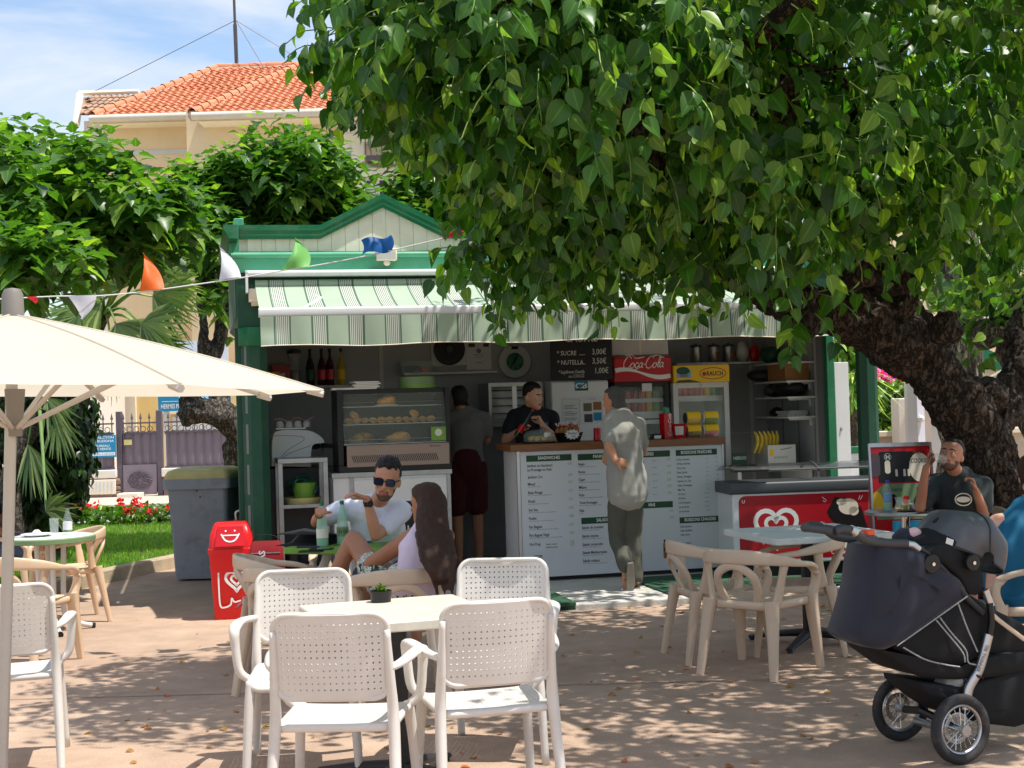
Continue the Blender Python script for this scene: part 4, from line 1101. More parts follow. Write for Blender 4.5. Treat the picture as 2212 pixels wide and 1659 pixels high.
# ---- right background: hedge, yucca, bougainvillea, poles
def hedge(name,label,x0,x1,y,depth,z0,z1,n,m,seed,size=.07,catg='hedge'):
 t=thing(name,label,catg,((x0+x1)/2,y,z0));rr_=np.random.default_rng(seed);w=(x1-x0)/2
 P=np.stack([rr_.uniform(-w,w,n),-depth/2+rr_.exponential(.16,n),rr_.uniform(0,z1-z0,n)],1)
 P[:n//4,2]=(z1-z0)-rr_.exponential(.08,n//4);P[:n//4,1]=rr_.uniform(-depth/2,depth/2,n//4)
 P+=np.stack([0*P[:,0],.07*np.sin(P[:,0]*4+P[:,2]*5),.05*np.sin(P[:,0]*7)],1)
 foliage(t,P,unit(rr_.normal(size=P.shape)+[0,-.3,.1]),unit(rr_.normal(size=P.shape)*.7+[0,-1,.6]),rr_.uniform(.6,1.3,n)*size,SMALL,m,'foliage')
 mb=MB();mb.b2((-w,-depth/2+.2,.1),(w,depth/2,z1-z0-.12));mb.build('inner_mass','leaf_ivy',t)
 mb=MB();rb_=random.Random(seed)
 for i in range(int(w*2/.35)):x=-w+.2+i*.35;mb.tube([(x,-.1,-.3),(x+rb_.uniform(-.1,.1),-.05,.2)],.025,5)
 mb.build('stems','grey_bark',t)
 return t
HD=21.5
hz0,hz1=at(1850,945,HD).z,at(1850,838,HD).z
hedge('hedge','clipped green hedge on a low wall seen right of the kiosk',at(1735,900,HD).x,14,HD,1.0,max(hz0,.3),hz1,7500,'leaf_hedge',41,.11)
hedge('photinia_bush','reddish young shoots at the hedge end beside the white panel',at(1795,900,HD-.5).x,at(1832,900,HD-.5).x,HD-.55,.4,at(1800,930,HD).z,at(1800,855,HD).z,420,'leaf_red',42,.11,'bush')
t=thing('planter_wall','low pale wall carrying the hedge','wall',(8,HD-.55,0));mb=MB();mb.b2((-6,-.2,0),(8,.25,max(hz0,.3)+.02));mb.build('wall','concrete_pale',t);mb=MB();mb.b2((-6.02,-.26,max(hz0,.3)+.02),(8,.3,max(hz0,.3)+.1));mb.build('coping','trim_pale',t,bevel=.01)
bw=at(1955,905,HD-1);mb=MB();mb.b2((-.3,-.2,-bw.z),(.26,.2,.3));o=mb.build('meter_cabinet','white_wall',bevel=.015);o.location=(bw.x+.1,HD-1.2,bw.z);tag(o,'square white masonry block in front of the hedge left of the pole','cabinet')
def sword_plant(name,label,base,heads,m,nl,L_,seed,catg):
 T=Vector(base);t=thing(name,label,catg,T);rr_=random.Random(seed)
 for(x,y,d,s)in heads:
  c=at(x,y,d)-T;mb=MB()
  for k in range(nl):
   th=rr_.uniform(0,2*pi);el=math.asin(rr_.uniform(-.75,1));L2=L_*s*rr_.uniform(.7,1.1)
   dr=Vector((cos(th)*cos(el),sin(th)*cos(el),sin(el)));sd=dr.cross(Vector((0,0,1))).normalized();pts=[]
   for q in(0.05,.4,.75,1):pts.append(c+dr*L2*q+Vector((0,0,-.28*q*q*L2*cos(el))))
   vs=[]
   for p_,ww in zip(pts,(.012,.022,.016,.001)):vs+=[p_-sd*ww,p_+sd*ww]
   mb.add(vs,[(2*i,2*i+1,2*i+3,2*i+2)for i in range(3)])
  mb.build('leaf_head',m,t)
  q=MB();bark_tube(q,[(0,0,0),c*.5,c],[.12,.1,.09],8,.2,seed);q.build('trunk','grey_bark',t,smooth=60)
 return t
sword_plant('yucca','yucca with bright sword leaves beyond the kiosk opening',(at(1825,900,18.5).x,18.5,0),[(1815,745,18.5,1.0),(1845,800,18.6,1.1),(1790,800,18.7,.9),(1840,850,18.4,.9)],'leaf_yucca',120,.62,8,'yucca')
bg=thing('bougainvillea','bright magenta bougainvillea above the hedge','bush',(at(1925,835,24).x,24,0));BO=Vector(bg.location)
bl=[]
for(x,y,rx,rz)in((1915,835,.35,.22),(1945,822,.35,.25),(1900,812,.25,.15),(1970,835,.3,.2)):
 c=at(x,y,24)-BO;bl.append((c.x,c.y,c.z,rx,.3,rz,1))
p0,d0=crown_points(bl,900,.8,rv)
foliage(bg,p0,unit(rv.normal(size=p0.shape)),unit(d0+rv.normal(size=p0.shape)*.5),rv.uniform(.06,.11,len(p0)),SMALL,'petal_magenta','blossoms')
p1,d1=crown_points(bl,260,.4,rv);p1[:,2]-=.15
foliage(bg,p1,unit(rv.normal(size=p1.shape)),unit(d1+rv.normal(size=p1.shape)*.5),rv.uniform(.06,.11,len(p1)),SMALL,'leaf_hedge','leaves')
q=MB();bark_tube(q,[(0,0,0),(.1,0,1),bl[0][:3]],[.06,.05,.03],7,.2,2);q.build('stem','grey_bark',bg)
def pole(name,label,x,ybot,d,r_,segs,seg=8):
 b=at(x,960,d);t=thing(name,label,'pole',(b.x,d,0))
 for(y0,y1,m)in segs:
  z0=0 if y0 is None else at(x,y0,d).z;z1=at(x,y1,d).z
  mb=MB();mb.cyl((0,0,z0),(0,0,z1),r_,seg=seg);mb.build('shaft' if y0 is None else 'band',m,t,smooth=60 if seg>8 else None)
 return t
p_=pole('square_post','pale grey-white octagonal post in front of the hedge',1978,960,19.0,.13,[(None,640,'pole_white')],6)
mb=MB();c=at(1990,905,18.86)-Vector(p_.location);mb.ball(c,.05,8);mb.build('lock','white_lacquer',p_)
pole('barber_post','red and white banded post beside the grey tree trunk',2029,960,18.4,.10,[(None,915,'white_lacquer'),(915,800,'red_gloss'),(800,700,'white_lacquer')],4)
t=thing('pine_trunk','pale fissured trunk standing behind the drinking man','tree',(at(2085,900,16.0).x,16.0,0));mb=MB()
bark_tube(mb,[(0.02,0,0),(0,0,.9),(-.03,0,2.0),(-.06,0,4.2)],[.34,.27,.25,.22],18,.25,9)
V,F,Nn=remesh(mb,.035,1)
for i in range(len(V)):
 q=Vector(V[i]);V[i]+=Nn[i]*(noise.noise(Vector((q.x*14,q.y*14,q.z*2.2)))*.03)
finish(np_mesh('trunk',V,F),'trunk','fissured_bark',t,smooth=180)
pt=np.array([0,0,4.3])+rv.normal(size=(500,3))*[.9,.6,.4]
foliage(t,pt,unit(rv.normal(size=pt.shape)),unit(rv.normal(size=pt.shape)+[0,0,.5]),rv.uniform(.1,.18,500),LONG,'leaf_back','crown')
t=thing('knobbly_tree','pollarded knobbly branch against the cream house at the right edge','tree',(at(2140,900,15).x,15,0));TO=Vector(t.location);mb=MB()
bark_tube(mb,[Vector((0.9,0,0)),at(2210,800,15)-TO,at(2160,720,15)-TO,at(2125,722,15)-TO],[.2,.16,.12,.12],12,.3,5)
bark_tube(mb,[at(2210,800,15)-TO,at(2185,690,15)-TO,at(2195,600,15)-TO],[.14,.12,.08],12,.3,6);mb.ball(at(2130,722,14.95)-TO,.17,10)
mb.build('trunk','grey_bark',t,smooth=180)
P=np.concatenate([np.array(at(x,y,15)-TO)+rv.normal(size=(150,3))*[.35,.3,.2]for x,y in((2180,640),(2200,560),(2120,640),(2195,720))])
foliage(t,P,unit(rv.normal(size=P.shape)+[0,0,-.5]),unit(rv.normal(size=P.shape)+[0,-.4,.6]),rv.uniform(.1,.17,len(P)),HEART,'leaf_back','crown')
# cream house and second kiosk far right
t=thing('cream_house','cream rendered house far behind the trunk at right','house',(at(2150,700,33).x,33,0));mb=MB();mb.b2((-2.4,0,0),(6,6,7));mb.build('wall','facade_cream',t)
mb=MB();mb.b2((-.3,-.05,3.0),(.9,0,4.2));w_=mb.build('window','trim_pale',t);mb=MB();mb.b2((-.2,-.08,3.1),(.8,-.055,4.1));mb.build('shutter','shutter_grey',w_)
mb=MB();mb.b2((-2.5,-.12,4.6),(6,0,4.75));mb.build('string_course','trim_pale',t)
t=thing('second_kiosk','green-edged kiosk roof half hidden behind the mulberry trunk','kiosk',(at(2100,770,20).x,20,0));TO=Vector(t.location);mb=MB()
a,b=at(2060,742,20)-TO,at(2152,790,20)-TO
mb.prism([(a.x,a.z),(b.x,b.z),(b.x,b.z-.12),(a.x-.4,a.z-.22)],1.6,Matrix(((1,0,0,0),(0,0,1,-.8),(0,1,0,0),(0,0,0,1))));mb.build('roof_edge','green_paint',t)
mb=MB();mb.b2((a.x,-.6,b.z-.25),(b.x-.12,.6,b.z-.06));mb.build('soffit','cream_board',t);mb=MB();mb.b2((b.x-.42,-.1,0),(b.x-.3,.1,b.z-.25));mb.build('corner_post','green_dark',t)
t=thing('ice_cream_parasol','red and white promotional parasol cut off by the right edge','parasol',(at(2262,830,14.5).x,14.5,0));TO=Vector(t.location)
apex=at(2262,742,14.5)-TO;mb=MB();q=MB();R_=.62
for k in range(8):
 a0,a1=pi/4*k,pi/4*(k+1);zb=(at(2200,815,14.5)-TO).z
 p0_,p1_=Vector((R_*cos(a0),R_*sin(a0),zb)),Vector((R_*cos(a1),R_*sin(a1),zb));tgt=mb if k%2 else q
 tgt.add([apex,p0_,p1_],[(0,1,2)]);tgt.add([p0_,p1_,p1_*1.0+Vector((0,0,-.17)),p0_*1.0+Vector((0,0,-.17))],[(0,1,2,3)])
mb.build('red_gore','red_gloss',t);q.build('white_gore','cream_canvas',t)
mb=MB();mb.cyl((0,0,0),apex,.022,seg=8);mb.build('pole','pole_white',t)
k=4.5;c=Vector((R_*cos(pi/4*4.97)*.985,R_*sin(pi/4*4.97)*.985,zb-.13));mb=MB();text(mb,'BOMBA',up_plane(c+Vector((-.05,-.012,0)),-.3),.10,width=.42);mb.build('lettering','red_gloss',t)
# ================================================================ THE KIOSK
def kb(x0,y0,x1,y1,v):
 a,b,c,d=kk(x0,y1,v),kk(x1,y1,v),kk(x0,y0,v),kk(x1,y0,v)
 return(a.x+c.x)/2,(a.z+b.z)/2,(b.x+d.x)/2,(c.z+d.z)/2
def kthing(name,label,catg,u=0,v=0,z=0,rz=0,group=None):
 return thing(name,label,catg,group=group,matrix=KM@Matrix.Translation((u,v,z))@Matrix.Rotation(rz,4,'Z'))
def kput(o,u,v,z,rz=0):
 o.matrix_world=KM@Matrix.Translation((u,v,z))@Matrix.Rotation(rz,4,'Z');return o
W,DP=5.68,2.4
KF=0.06
def awning_mat():
 m=bpy.data.materials.new('awning_stripe');m.use_nodes=True;t=m.node_tree;N,L=t.nodes,t.links;b=N['Principled BSDF'];out=N['Material Output']
 tc=N.new('ShaderNodeTexCoord');sx=N.new('ShaderNodeSeparateXYZ');L.new(tc.outputs['Object'],sx.inputs[0])
 def M_(op,a,b_):
  n=N.new('ShaderNodeMath');n.operation=op
  for i,q in enumerate((a,b_)):
   if q is None:continue
   if isinstance(q,(int,float)):n.inputs[i].default_value=q
   else:L.new(q,n.inputs[i])
  return n.outputs[0]
 f=M_('FRACT',M_('MULTIPLY',sx.outputs['X'],1/.292),None)
 pin=M_('GREATER_THAN',M_('FRACT',M_('MULTIPLY',sx.outputs['X'],1/.0152),None),.42)
 mxp=N.new('ShaderNodeMixRGB');mxp.inputs['Color1'].default_value=srgb(104,128,112);mxp.inputs['Color2'].default_value=srgb(222,226,214);L.new(pin,mxp.inputs['Fac'])
 cr=N.new('ShaderNodeValToRGB');cr.color_ramp.interpolation='CONSTANT';e=cr.color_ramp.elements
 e[0].position=0;e[0].color=srgb(184,203,180);e[1].position=.52;e[1].color=srgb(92,124,102)
 for p_,c in((.565,(0,0,0)),(.935,(92,124,102)),(.98,(184,203,180))):
  k=e.new(p_);k.color=srgb(*c)
 L.new(f,cr.inputs['Fac'])
 band=M_('MULTIPLY',M_('GREATER_THAN',f,.565),M_('LESS_THAN',f,.935))
 mx=N.new('ShaderNodeMixRGB');L.new(band,mx.inputs['Fac']);L.new(cr.outputs['Color'],mx.inputs['Color1']);L.new(mxp.outputs['Color'],mx.inputs['Color2'])
 nz=N.new('ShaderNodeTexNoise');nz.inputs['Scale'].default_value=3;nz.inputs['Detail'].default_value=8;L.new(tc.outputs['Object'],nz.inputs['Vector'])
 mr=N.new('ShaderNodeMapRange');mr.inputs['To Min'].default_value=.82;mr.inputs['To Max'].default_value=1.12;L.new(nz.outputs['Fac'],mr.inputs['Value'])
 vm=N.new('ShaderNodeVectorMath');vm.operation='SCALE';L.new(mx.outputs['Color'],vm.inputs[0]);L.new(mr.outputs['Result'],vm.inputs['Scale'])
 L.new(vm.outputs['Vector'],b.inputs['Base Color']);b.inputs['Roughness'].default_value=.85
 tr=N.new('ShaderNodeBsdfTranslucent');L.new(vm.outputs['Vector'],tr.inputs['Color']);ms=N.new('ShaderNodeMixShader');ms.inputs['Fac'].default_value=.25
 L.new(b.outputs[0],ms.inputs[1]);L.new(tr.outputs[0],ms.inputs[2]);L.new(ms.outputs[0],out.inputs['Surface']);_m['awning_stripe']=m
awning_mat()
ki=kthing('kiosk','green and cream wooden snack kiosk with gabled front','kiosk')
ZB=2.75
mb=MB();mb.b2((0,.0,-.02),(W,DP,KF));mb.build('floor','step_concrete',ki)
mb=MB();mb.b2((.0,.05,KF),(.05,DP,2.9));mb.build('left_wall','interior_wall',ki)
mb=MB();mb.b2((.0,DP,KF),(W,DP+.06,2.9));mb.build('back_wall','interior_wall',ki)
mb=MB()
for x in(kk(824,800,DP-.01).x,kk(1345,800,DP-.01).x,kk(1625,900,DP-.01).x):mb.b2((x-.02,DP-.012,KF),(x+.02,DP-.001,2.7))
mb.b2((4.4,DP-.008,kk(1600,935,DP).z-.004),(W-.06,DP-.001,kk(1600,935,DP).z+.004))
mb.build('wall_batten','shelf_white',ki)
RV=1.05
mb=MB();mb.b2((W-.05,RV,KF),(W,DP,2.9));mb.build('right_wall','interior_wall',ki)
mb=MB();mb.b2((W-.07,RV-.12,KF),(W+.01,RV-.002,2.72));mb.build('door_jamb','mid_grey',ki)
mb=MB();mb.b2((W-.05,RV-.20,KF),(W+.03,RV-.122,2.75));mb.build('door_frame','green_paint',ki,bevel=.006)
mb=MB();mb.b2((0,0.02,ZB),(W,DP,ZB+.05));mb.build('ceiling','interior_wall',ki)
mb=MB();mb.b2((-.06,-.02,2.93),(W+.06,DP+.1,2.98));mb.build('roof','mid_grey',ki)
# outer left side and corner pillar with taped check marks
mb=MB();mb.b2((-.03,.13,0),(-.001,DP+.05,2.4));mb.build('side_cladding','green_dark',ki)
def octa(cx,cy,rx,ry):return[(cx+rx*cos(pi/8+pi/4*i)/cos(pi/8),cy+ry*sin(pi/8+pi/4*i)/cos(pi/8))for i in range(8)]
def pillar(cx,cy,r_,ztop,tape,name='corner_post'):
 mb=MB();mb.prism(octa(cx,cy,r_,r_),ztop);p_=mb.build(name,'green_dark',ki)
 mb=MB();mb.prism(octa(cx,cy,r_*1.16,r_*1.16),.14);mb.build('plinth','green_paint',p_,bevel=.008);mb=MB();mb.prism(octa(cx,cy,r_*1.2,r_*1.2),.16,Matrix.Translation((0,0,ztop-.16)));mb.build('capital','green_paint',p_,bevel=.008)
 if tape:
  for side_a in tape:
   a=side_a;d=Vector((cos(a),sin(a),0));s=Vector((-sin(a),cos(a),0));c=Vector((cx,cy,0))+d*(r_+.001)
   z=.25
   while z<ztop-.3:
    mb=MB();mb.box(c+Vector((0,0,z+.13)),(.026,.0015,.25),Matrix.Rotation(a+pi/2,3,'Z'));mb.build('reflective_tape','mid_grey',p_);z+=.34
 return p_
pillar(.03,.02,.105,2.34,(-pi*.75,pi,))
pillar(W-.04,.02,.09,2.6,())
mb=MB();mb.b2((-.125,.06,.02),(-.06,.14,2.34));mb.build('side_post','green_dark',ki,bevel=.01)
# upper fascia
mb=MB();mb.b2((-.1,-.03,2.34),(W+.06,.06,2.80));mb.build('lintel','green_dark',ki,bevel=.006)
mb=MB();mb.b2((-.12,-.05,2.80),(W+.08,.06,2.925));mb.build('fascia_band','green_light',ki,bevel=.006)
mb=MB();mb.tube([(-.14,-.05,2.945),(W+.1,-.05,2.945)],.026,10);mb.build('ledge','green_light',ki,smooth=60)
mb=MB();mb.prism([(.0,2.34),(-.11,2.44),(-.11,2.98),(.0,2.98)],DP+.05,Matrix(((1,0,0,0),(0,0,1,.061),(0,1,0,0),(0,0,0,1))));mb.build('side_fascia','green_dark',ki,bevel=.006)
prof=[(-.07,3.2),(.61,3.2),(1.154,3.47),(1.70,3.2),(W+.1,3.2)]
def roofz(u):return float(np.interp(u,[p_[0]for p_ in prof],[p_[1]for p_ in prof]))
# gable planks, each its own board
u=.0;pw=.118
while u<W:
 u1=min(u+pw,W);um=[u+.001,u1-.001]
 zs=[roofz(um[0])-.07,roofz(um[1])-.07]
 mb=MB();poly=[(um[0],2.955),(um[1],2.955),(um[1],zs[1])]
 if um[0]<1.154<um[1]:poly.append((1.154,3.40))
 poly.append((um[0],zs[0]))
 mb.prism([(p_[0],p_[1])for p_ in poly],.02,Matrix(((1,0,0,0),(0,0,1,-.012+random.uniform(-.0015,.0015)),(0,1,0,0),(0,0,0,1))));mb.build('plank','cream_board',ki,bevel=.0015,bseg=1);u=u1
mb=MB();mb.prism([(p_[0],p_[1]-.09)for p_ in prof]+[(W+.1,2.955),(-.07,2.955)],.03,Matrix(((1,0,0,0),(0,0,1,.012),(0,1,0,0),(0,0,0,1))));mb.build('gable_backing','cream_board',ki)
sec=[(.06,0),(-.068,0),(-.068,-.03),(-.056,-.045),(-.052,-.075),(-.04,-.09),(-.036,-.115),(.06,-.115)]
mb=MB();mb.rings([[Vector((p_[0],v,p_[1]+dz))for v,dz in sec]for p_ in prof],True,True);mb.build('cornice','green_paint',ki,smooth=25)
mb=MB();mb.rings([[Vector((-.07-(q[0]+.0)*-1-.03,v,3.2+q[1]))for q in[(.02,0),(-.10,0),(-.10,-.03),(-.05,-.115),(.02,-.115)]]for v in(-.09,DP+.1)],True,True);mb.build('side_cornice','green_paint',ki)
mb=MB();mb.prism([(-.16,2.99),(-.10,3.30),(-.02,3.30),(-.02,2.99)],.5,Matrix(((1,0,0,0),(0,0,1,.25),(0,1,0,0),(0,0,0,1))));mb.build('parapet_end','green_light',ki,bevel=.006)
# floodlight on the fascia
c=kk(835,552,-.1);t=kthing('floodlight','small white floodlight on the gable behind the blue pennant','lamp',c.x,-.06,c.z)
mb=MB();mb.b2((-.085,-.09,-.045),(.085,.0,.06));mb.build('housing','trim_pale',t,bevel=.01);mb=MB();mb.b2((-.07,-.094,-.035),(.07,-.0905,.03));mb.build('lens','shelf_white',t)
mb=MB();mb.ball((0,-.05,-.065),(.03,.03,.025),8);mb.b2((-.015,-.02,-.06),(.015,.012,.03));mb.build('sensor','trim_pale',t)
# ---- awning
aw=kthing('awning','sage green awning with pinstripe bands over the serving counter','awning')
A0,A1=.02,4.86
mb=MB();mb.prism(rrect(-.20,2.755,-.055,2.805,.02,3),A1-A0+.1,Matrix(((0,0,1,A0-.05),(1,0,0,0),(0,1,0,0),(0,0,0,1))));mb.b2((A0-.05,-.2,2.62),(A0-.03,-.055,2.80));mb.build('cassette','white_lacquer',aw,smooth=40)
zt,zb_,vf=2.70,2.425,-.86
mb=MB()
mb.grid(lambda s,q:Vector((A0+.03+(A1-A0-.03)*s,-.10+(vf+.10)*q,zt+(zb_-zt)*q-.025*sin(pi*q)-.006*sin(s*40)*q*(1-q))),60,6);mb.build('canopy_cloth','awning_stripe',aw,smooth=180)
mb=MB();mb.tube([(A0+.03,-.12,zt-.01),(A1,-.12,zt-.01)],.04,10);mb.build('roller','awning_stripe',aw,smooth=60)
mb=MB();mb.prism(rrect(vf-.035,zb_-.06,vf+.03,zb_+.015,.018,3),A1-A0,Matrix(((0,0,1,A0+.02),(1,0,0,0),(0,1,0,0),(0,0,0,1))));mb.build('front_bar','white_lacquer',aw,smooth=40)
rw=random.Random(2)
def val(s,q):
 x=A0+.03+(A1-A0-.03)*s
 wv=.012*sin(x*9)+.010*sin(x*23+1)+.02*math.exp(-((x-.12)/.1)**2)*sin(q*5)
 return Vector((x,vf-.04+wv*q-.012*q,zb_-.055-.235*q+.008*sin(x*5.2)*q))
mb=MB();mb.grid(val,150,6);vo_=mb.build('valance','awning_stripe',aw,smooth=180)
mb=MB();mb.tube([val(i/150,1)for i in range(151)],.004,5);mb.build('hem','trim_pale',vo_)
mb=MB()
for u in(.35,2.4,4.5):mb.tube([(u,-.08,2.66),(u+.22,-.45,2.54),(u,vf,zb_-.02)],.018,6);mb.b2((u-.03,-.09,2.60),(u+.03,-.05,2.72))
mb.build('folding_arm','white_lacquer',aw)
c=kk(545,640,-.1);mb=MB();mb.b2((c.x-.03,-.16,c.z-.05),(c.x+.05,-.05,c.z+.06));mb.cyl((c.x-.01,-.1,c.z-.04),(c.x+.06,-.1,c.z-.04),.045,seg=10);mb.build('gearbox','trim_pale',aw,bevel=.005)
# ---- concrete step and turf mats in front of the counter
mb=MB();mb.b2((1.75,-1.42,-.02),(6.6,-.005,.05));o=kput(mb.build('kiosk_step','step_concrete',bevel=.012),0,0,0);tag(o,kind='structure')
for(u0,u1,v0,v1,lb)in((1.76,2.40,-1.40,-.1,'dark green turf mat on the step left of the bare concrete'),(3.22,6.5,-1.30,-.1,'dark green turf mat on the step below counter and freezer')):
 mb=MB();n=26
 mb.b2((u0,v0,.052),(u1,v1,.066));mb.b2((u0,v0-.02,-.0)if u0<2 else(u0,v0,.052),(u1,v0,.066));kput(tag(mb.build('turf_mat','turf_mat',bevel=.006),lb,'mat'),0,0,0)
 # ---- counter with the menu board
C0,C1=2.306,4.18
ct=kthing('serving_counter','white serving counter carrying the printed menu under a wooden top','counter',C0,0,.06)
CW=C1-C0;CH=1.21-.06
mb=MB();mb.b2((-.03,.012,.10),(CW,.55,CH));mb.build('carcass','white_lacquer',ct)
mb=MB();mb.b2((.03,.08,0),(CW-.03,.5,.10));mb.build('kick_base','black_plastic',ct)
mb=MB();mb.b2((-.09,-.035,CH+.002),(CW+.03,.60,CH+.062));mb.build('worktop','wood_top',ct,bevel=.005)
mb=MB();mb.b2((0,-.004,.04),(CW,.0115,CH-.004));bd=mb.build('menu_board','panel_white',ct,bevel=.002)
for a,b in((-.032,-.004),(CW+.001,CW+.018)):mb=MB();mb.b2((a,-.006,.06),(b,.02,CH));mb.build('edge_strip','alu',ct)
I=up_plane((0,-.004,0))
def mp(x,y):return(x-165)*.000981,(1.15-(y-100+.034*(x-165))*.000965)
dk,gr=MB(),MB()
def header(x0,x1,y,s,hgt=58):
 a=mp(x0,y+hgt/2);b=mp(x1,y+hgt/2-.034*(x1-x0));z=a[1];h2=hgt*.000965
 hd=MB();flat(hd,[(a[0],z-h2*.1),(b[0],z-h2*.1),(b[0],z+h2*.9),(a[0],z+h2*.9)],I,.0005)
 b_=hd.build('heading_band','banner_green',bd);wh=MB();text(wh,s,I,.029,((a[0]+b[0])/2,z+.011),'c',.8,.02,h=.0012);wh.build('heading_text','text_white',b_)
def item(x,y,s,price=None,px=640,sub=None,size=.0235,sw=None,psz=.024,mid=None,mx=None):
 p_=mp(x,y);text(dk,s,I,size*1.08,p_,'l',.78,.022)
 if price:text(gr,price,I,psz,(mp(px,y)[0],p_[1]+.008),'r',.7,.0)
 if sub:text(dk,sub,I,.0092,(p_[0],p_[1]-.0165),'l',.85,.0)
 if mid:text(dk,mid,I,.0105,(mp(mx,y)[0],p_[1]+.004),'r',.8,.0)
header(220,640,160,'SANDWICHES')
item(225,243,'Jambon ou Saucisson','4,20');item(225,281,'ou Fromage ou Paté')
for y,s,pr,sb in((346,'Jambon Cru','5,00',None),(410,'Mixed','5,50','Jambon, Tomate, Fromage'),(488,'Beau Rivage','5,50','Salade, Tomate, Oeuf dur, Fromage, Mayonnaise'),(566,'Kiosk','5,50','Salade, Tomate, Oignon, Thon, Vinaigrette'),(645,'Sun Sea','5,50','Salade, Tomate, Oeuf dur, Surimi de Crabe, Mayonnaise'),(722,'Poulet','5,50','Salade, Tomate, Blanc de Poulet, Sauce Hamburger'),(800,'Pan Bagnat','6,50','Salade, Tomate, Oignons, Oeuf dur, Thon, Olives, Vinaigrette'),(876,'Pan Bagnat Végé','6,50','Salade, Tomate, Oignons, Oeuf dur, Haricots verts, Emmental, Olives'),(957,'Hot Dog','3,30',None)):
 item(228,y,s,pr,sub=sb)
item(380,952,'Simple 1 saucisse',size=.012);item(380,980,'Double 2 saucisses','5,50',size=.012)
header(697,1110,148,"PANINI'S")
for y,s,sb in((230,'Napo','Tomate, Mozza, Basilic, Huile d\'Olive'),(301,'Roma','Tomate, Mozza, Jambon, Huile d\'Olive, Basilic'),(372,'Capri','Tomate, Mozza, Thon, Huile d\'Olive, Basilic'),(443,'Milano','Tomate, Chèvre, Bacon fumé, Huile d\'Olive'),(514,'Polo','Tomate, Emmental, Blanc de Poulet, Huile d\'Olive'),(584,'Trois fromages','Emmental, Chèvre, Mozza, Huile d\'Olive, Basilic'),(656,'Nut','Nutella')):item(700,y,s,'5,00',1110,sb)
header(713,1125,733,'SALADES')
for y,s,sb in((812,'Salade de tomates','Tomate, Mozza, Huile d\'Olive, Basilic'),(890,'Salade niçoise','Salade, Tomate, Thon, Oignon, Haricot vert'),(967,'Salade composée','Salade, Tomate, Maïs, Jambon, Oeuf dur'),(1042,'Salade Méditerranée','Salade, Tomate, Roquette, Féta, Jambon cru'),(1117,'Salade océane','Salade, Tomate, Oeuf dur, Surimi, Crevettes, Sauce')):item(716,y,s,'8,50',1120,sb)
header(1165,1573,128,'BIÈRES')
for y,pr,c in((206,'2,60','Btle 33 cl'),(268,'2,60','Btle 33 cl'),(332,'2,90','Btle 25 cl'),(394,'2,90','Btle 25 cl'),(455,'2,90','Btle 25 cl'),(518,'3,60','Btle 33 cl')):item(1170,y,'Bourg' if y==206 else ' ',pr,1575,mid=c,mx=1446)
text(dk,'rg',I,.0235,mp(1305,206),'l',.78)
header(1178,1585,600,'VINS');item(1185,684,'1/4 Rosé','4,30',1588);item(1185,746,'1/2 Rosé','8,00',1590)
header(1628,2028,112,'BOISSONS FRAÎCHES',56)
for k,(s,c,pr)in enumerate((('1/2 Eau minérale','50 cl','2,00'),('3/4 Eau minérale','75 cl','2,50'),('Coca, Zup','33 cl','2,00'),('Fanta, Sprite','33 cl','2,00'),('Perrier, Orangina','33 cl','2,40'),('Liptonic, Ice Tea','33 cl','2,40'),('Oasis, Schweppes','33 cl','2,40'),('May-Tea','33 cl','2,50'),('1/2 Coca','Btle 50 cl','2,70'),('1/2 Pulco','Btle 50 cl','2,80'),('1/2 Schweppes','Btle 50 cl','3,00'),('Jus de Fruits','Btle 25 cl','3,00'),('Jus de Fruits','Pressé','4,50'))):item(1632+k,187+k*40.3,s,pr,2035+k,size=.0165,psz=.0165,mid=c,mx=1940)
header(1645,2045,740,'BOISSONS CHAUDES',56)
for k,(s,pr)in enumerate((('Café expresso','1,50'),('Café décaféiné','1,50'),('Café crème','1,90'),('Thé, infusion','2,00'),('Chocolat','2,20'),('Cappuccino, Viennois','2,50'))):item(1648+k,812+k*38+(40 if k>2 else 0),s,pr,2050,size=.0165,psz=.0165)
a=mp(265,1100);ribbon(dk,[(a[0],a[1]),(a[0]+.072,a[1]),(a[0]+.072,a[1]+.048),(a[0],a[1]+.048)],.007,I,closed=True);text(dk,'CB',I,.026,(a[0]+.012,a[1]+.012),bold=.03);ribbon(dk,[(a[0],a[1]),(a[0]+.072,a[1]+.048)],.005,I,.0012)
dk.build('dish_text','text_dark',bd);gr.build('price_text','text_green',bd)
a=mp(1480,1095);mb=MB();mb.cur=0
flat(mb,rrect(a[0],a[1],a[0]+.04,a[1]+.14,.008),I);mb.cur=1;flat(mb,rrect(a[0]+.005,a[1]+.142,a[0]+.034,a[1]+.168,.005),I);flat(mb,disc(a[0]+.02,a[1]+.08,.015),I,.0012);flat(mb,disc(a[0]+.105,a[1]+.065,.022),I,.0014)
mb.cur=2;flat(mb,disc(a[0]+.10,a[1]+.06,.05),I,.0008);flat(mb,[(a[0]+.05,a[1]+.15),(a[0]+.08,a[1]+.13),(a[0]+.07,a[1]+.16)],I)
mb.build('coffee_picture',['cardboard','black_plastic','trim_pale'],bd)
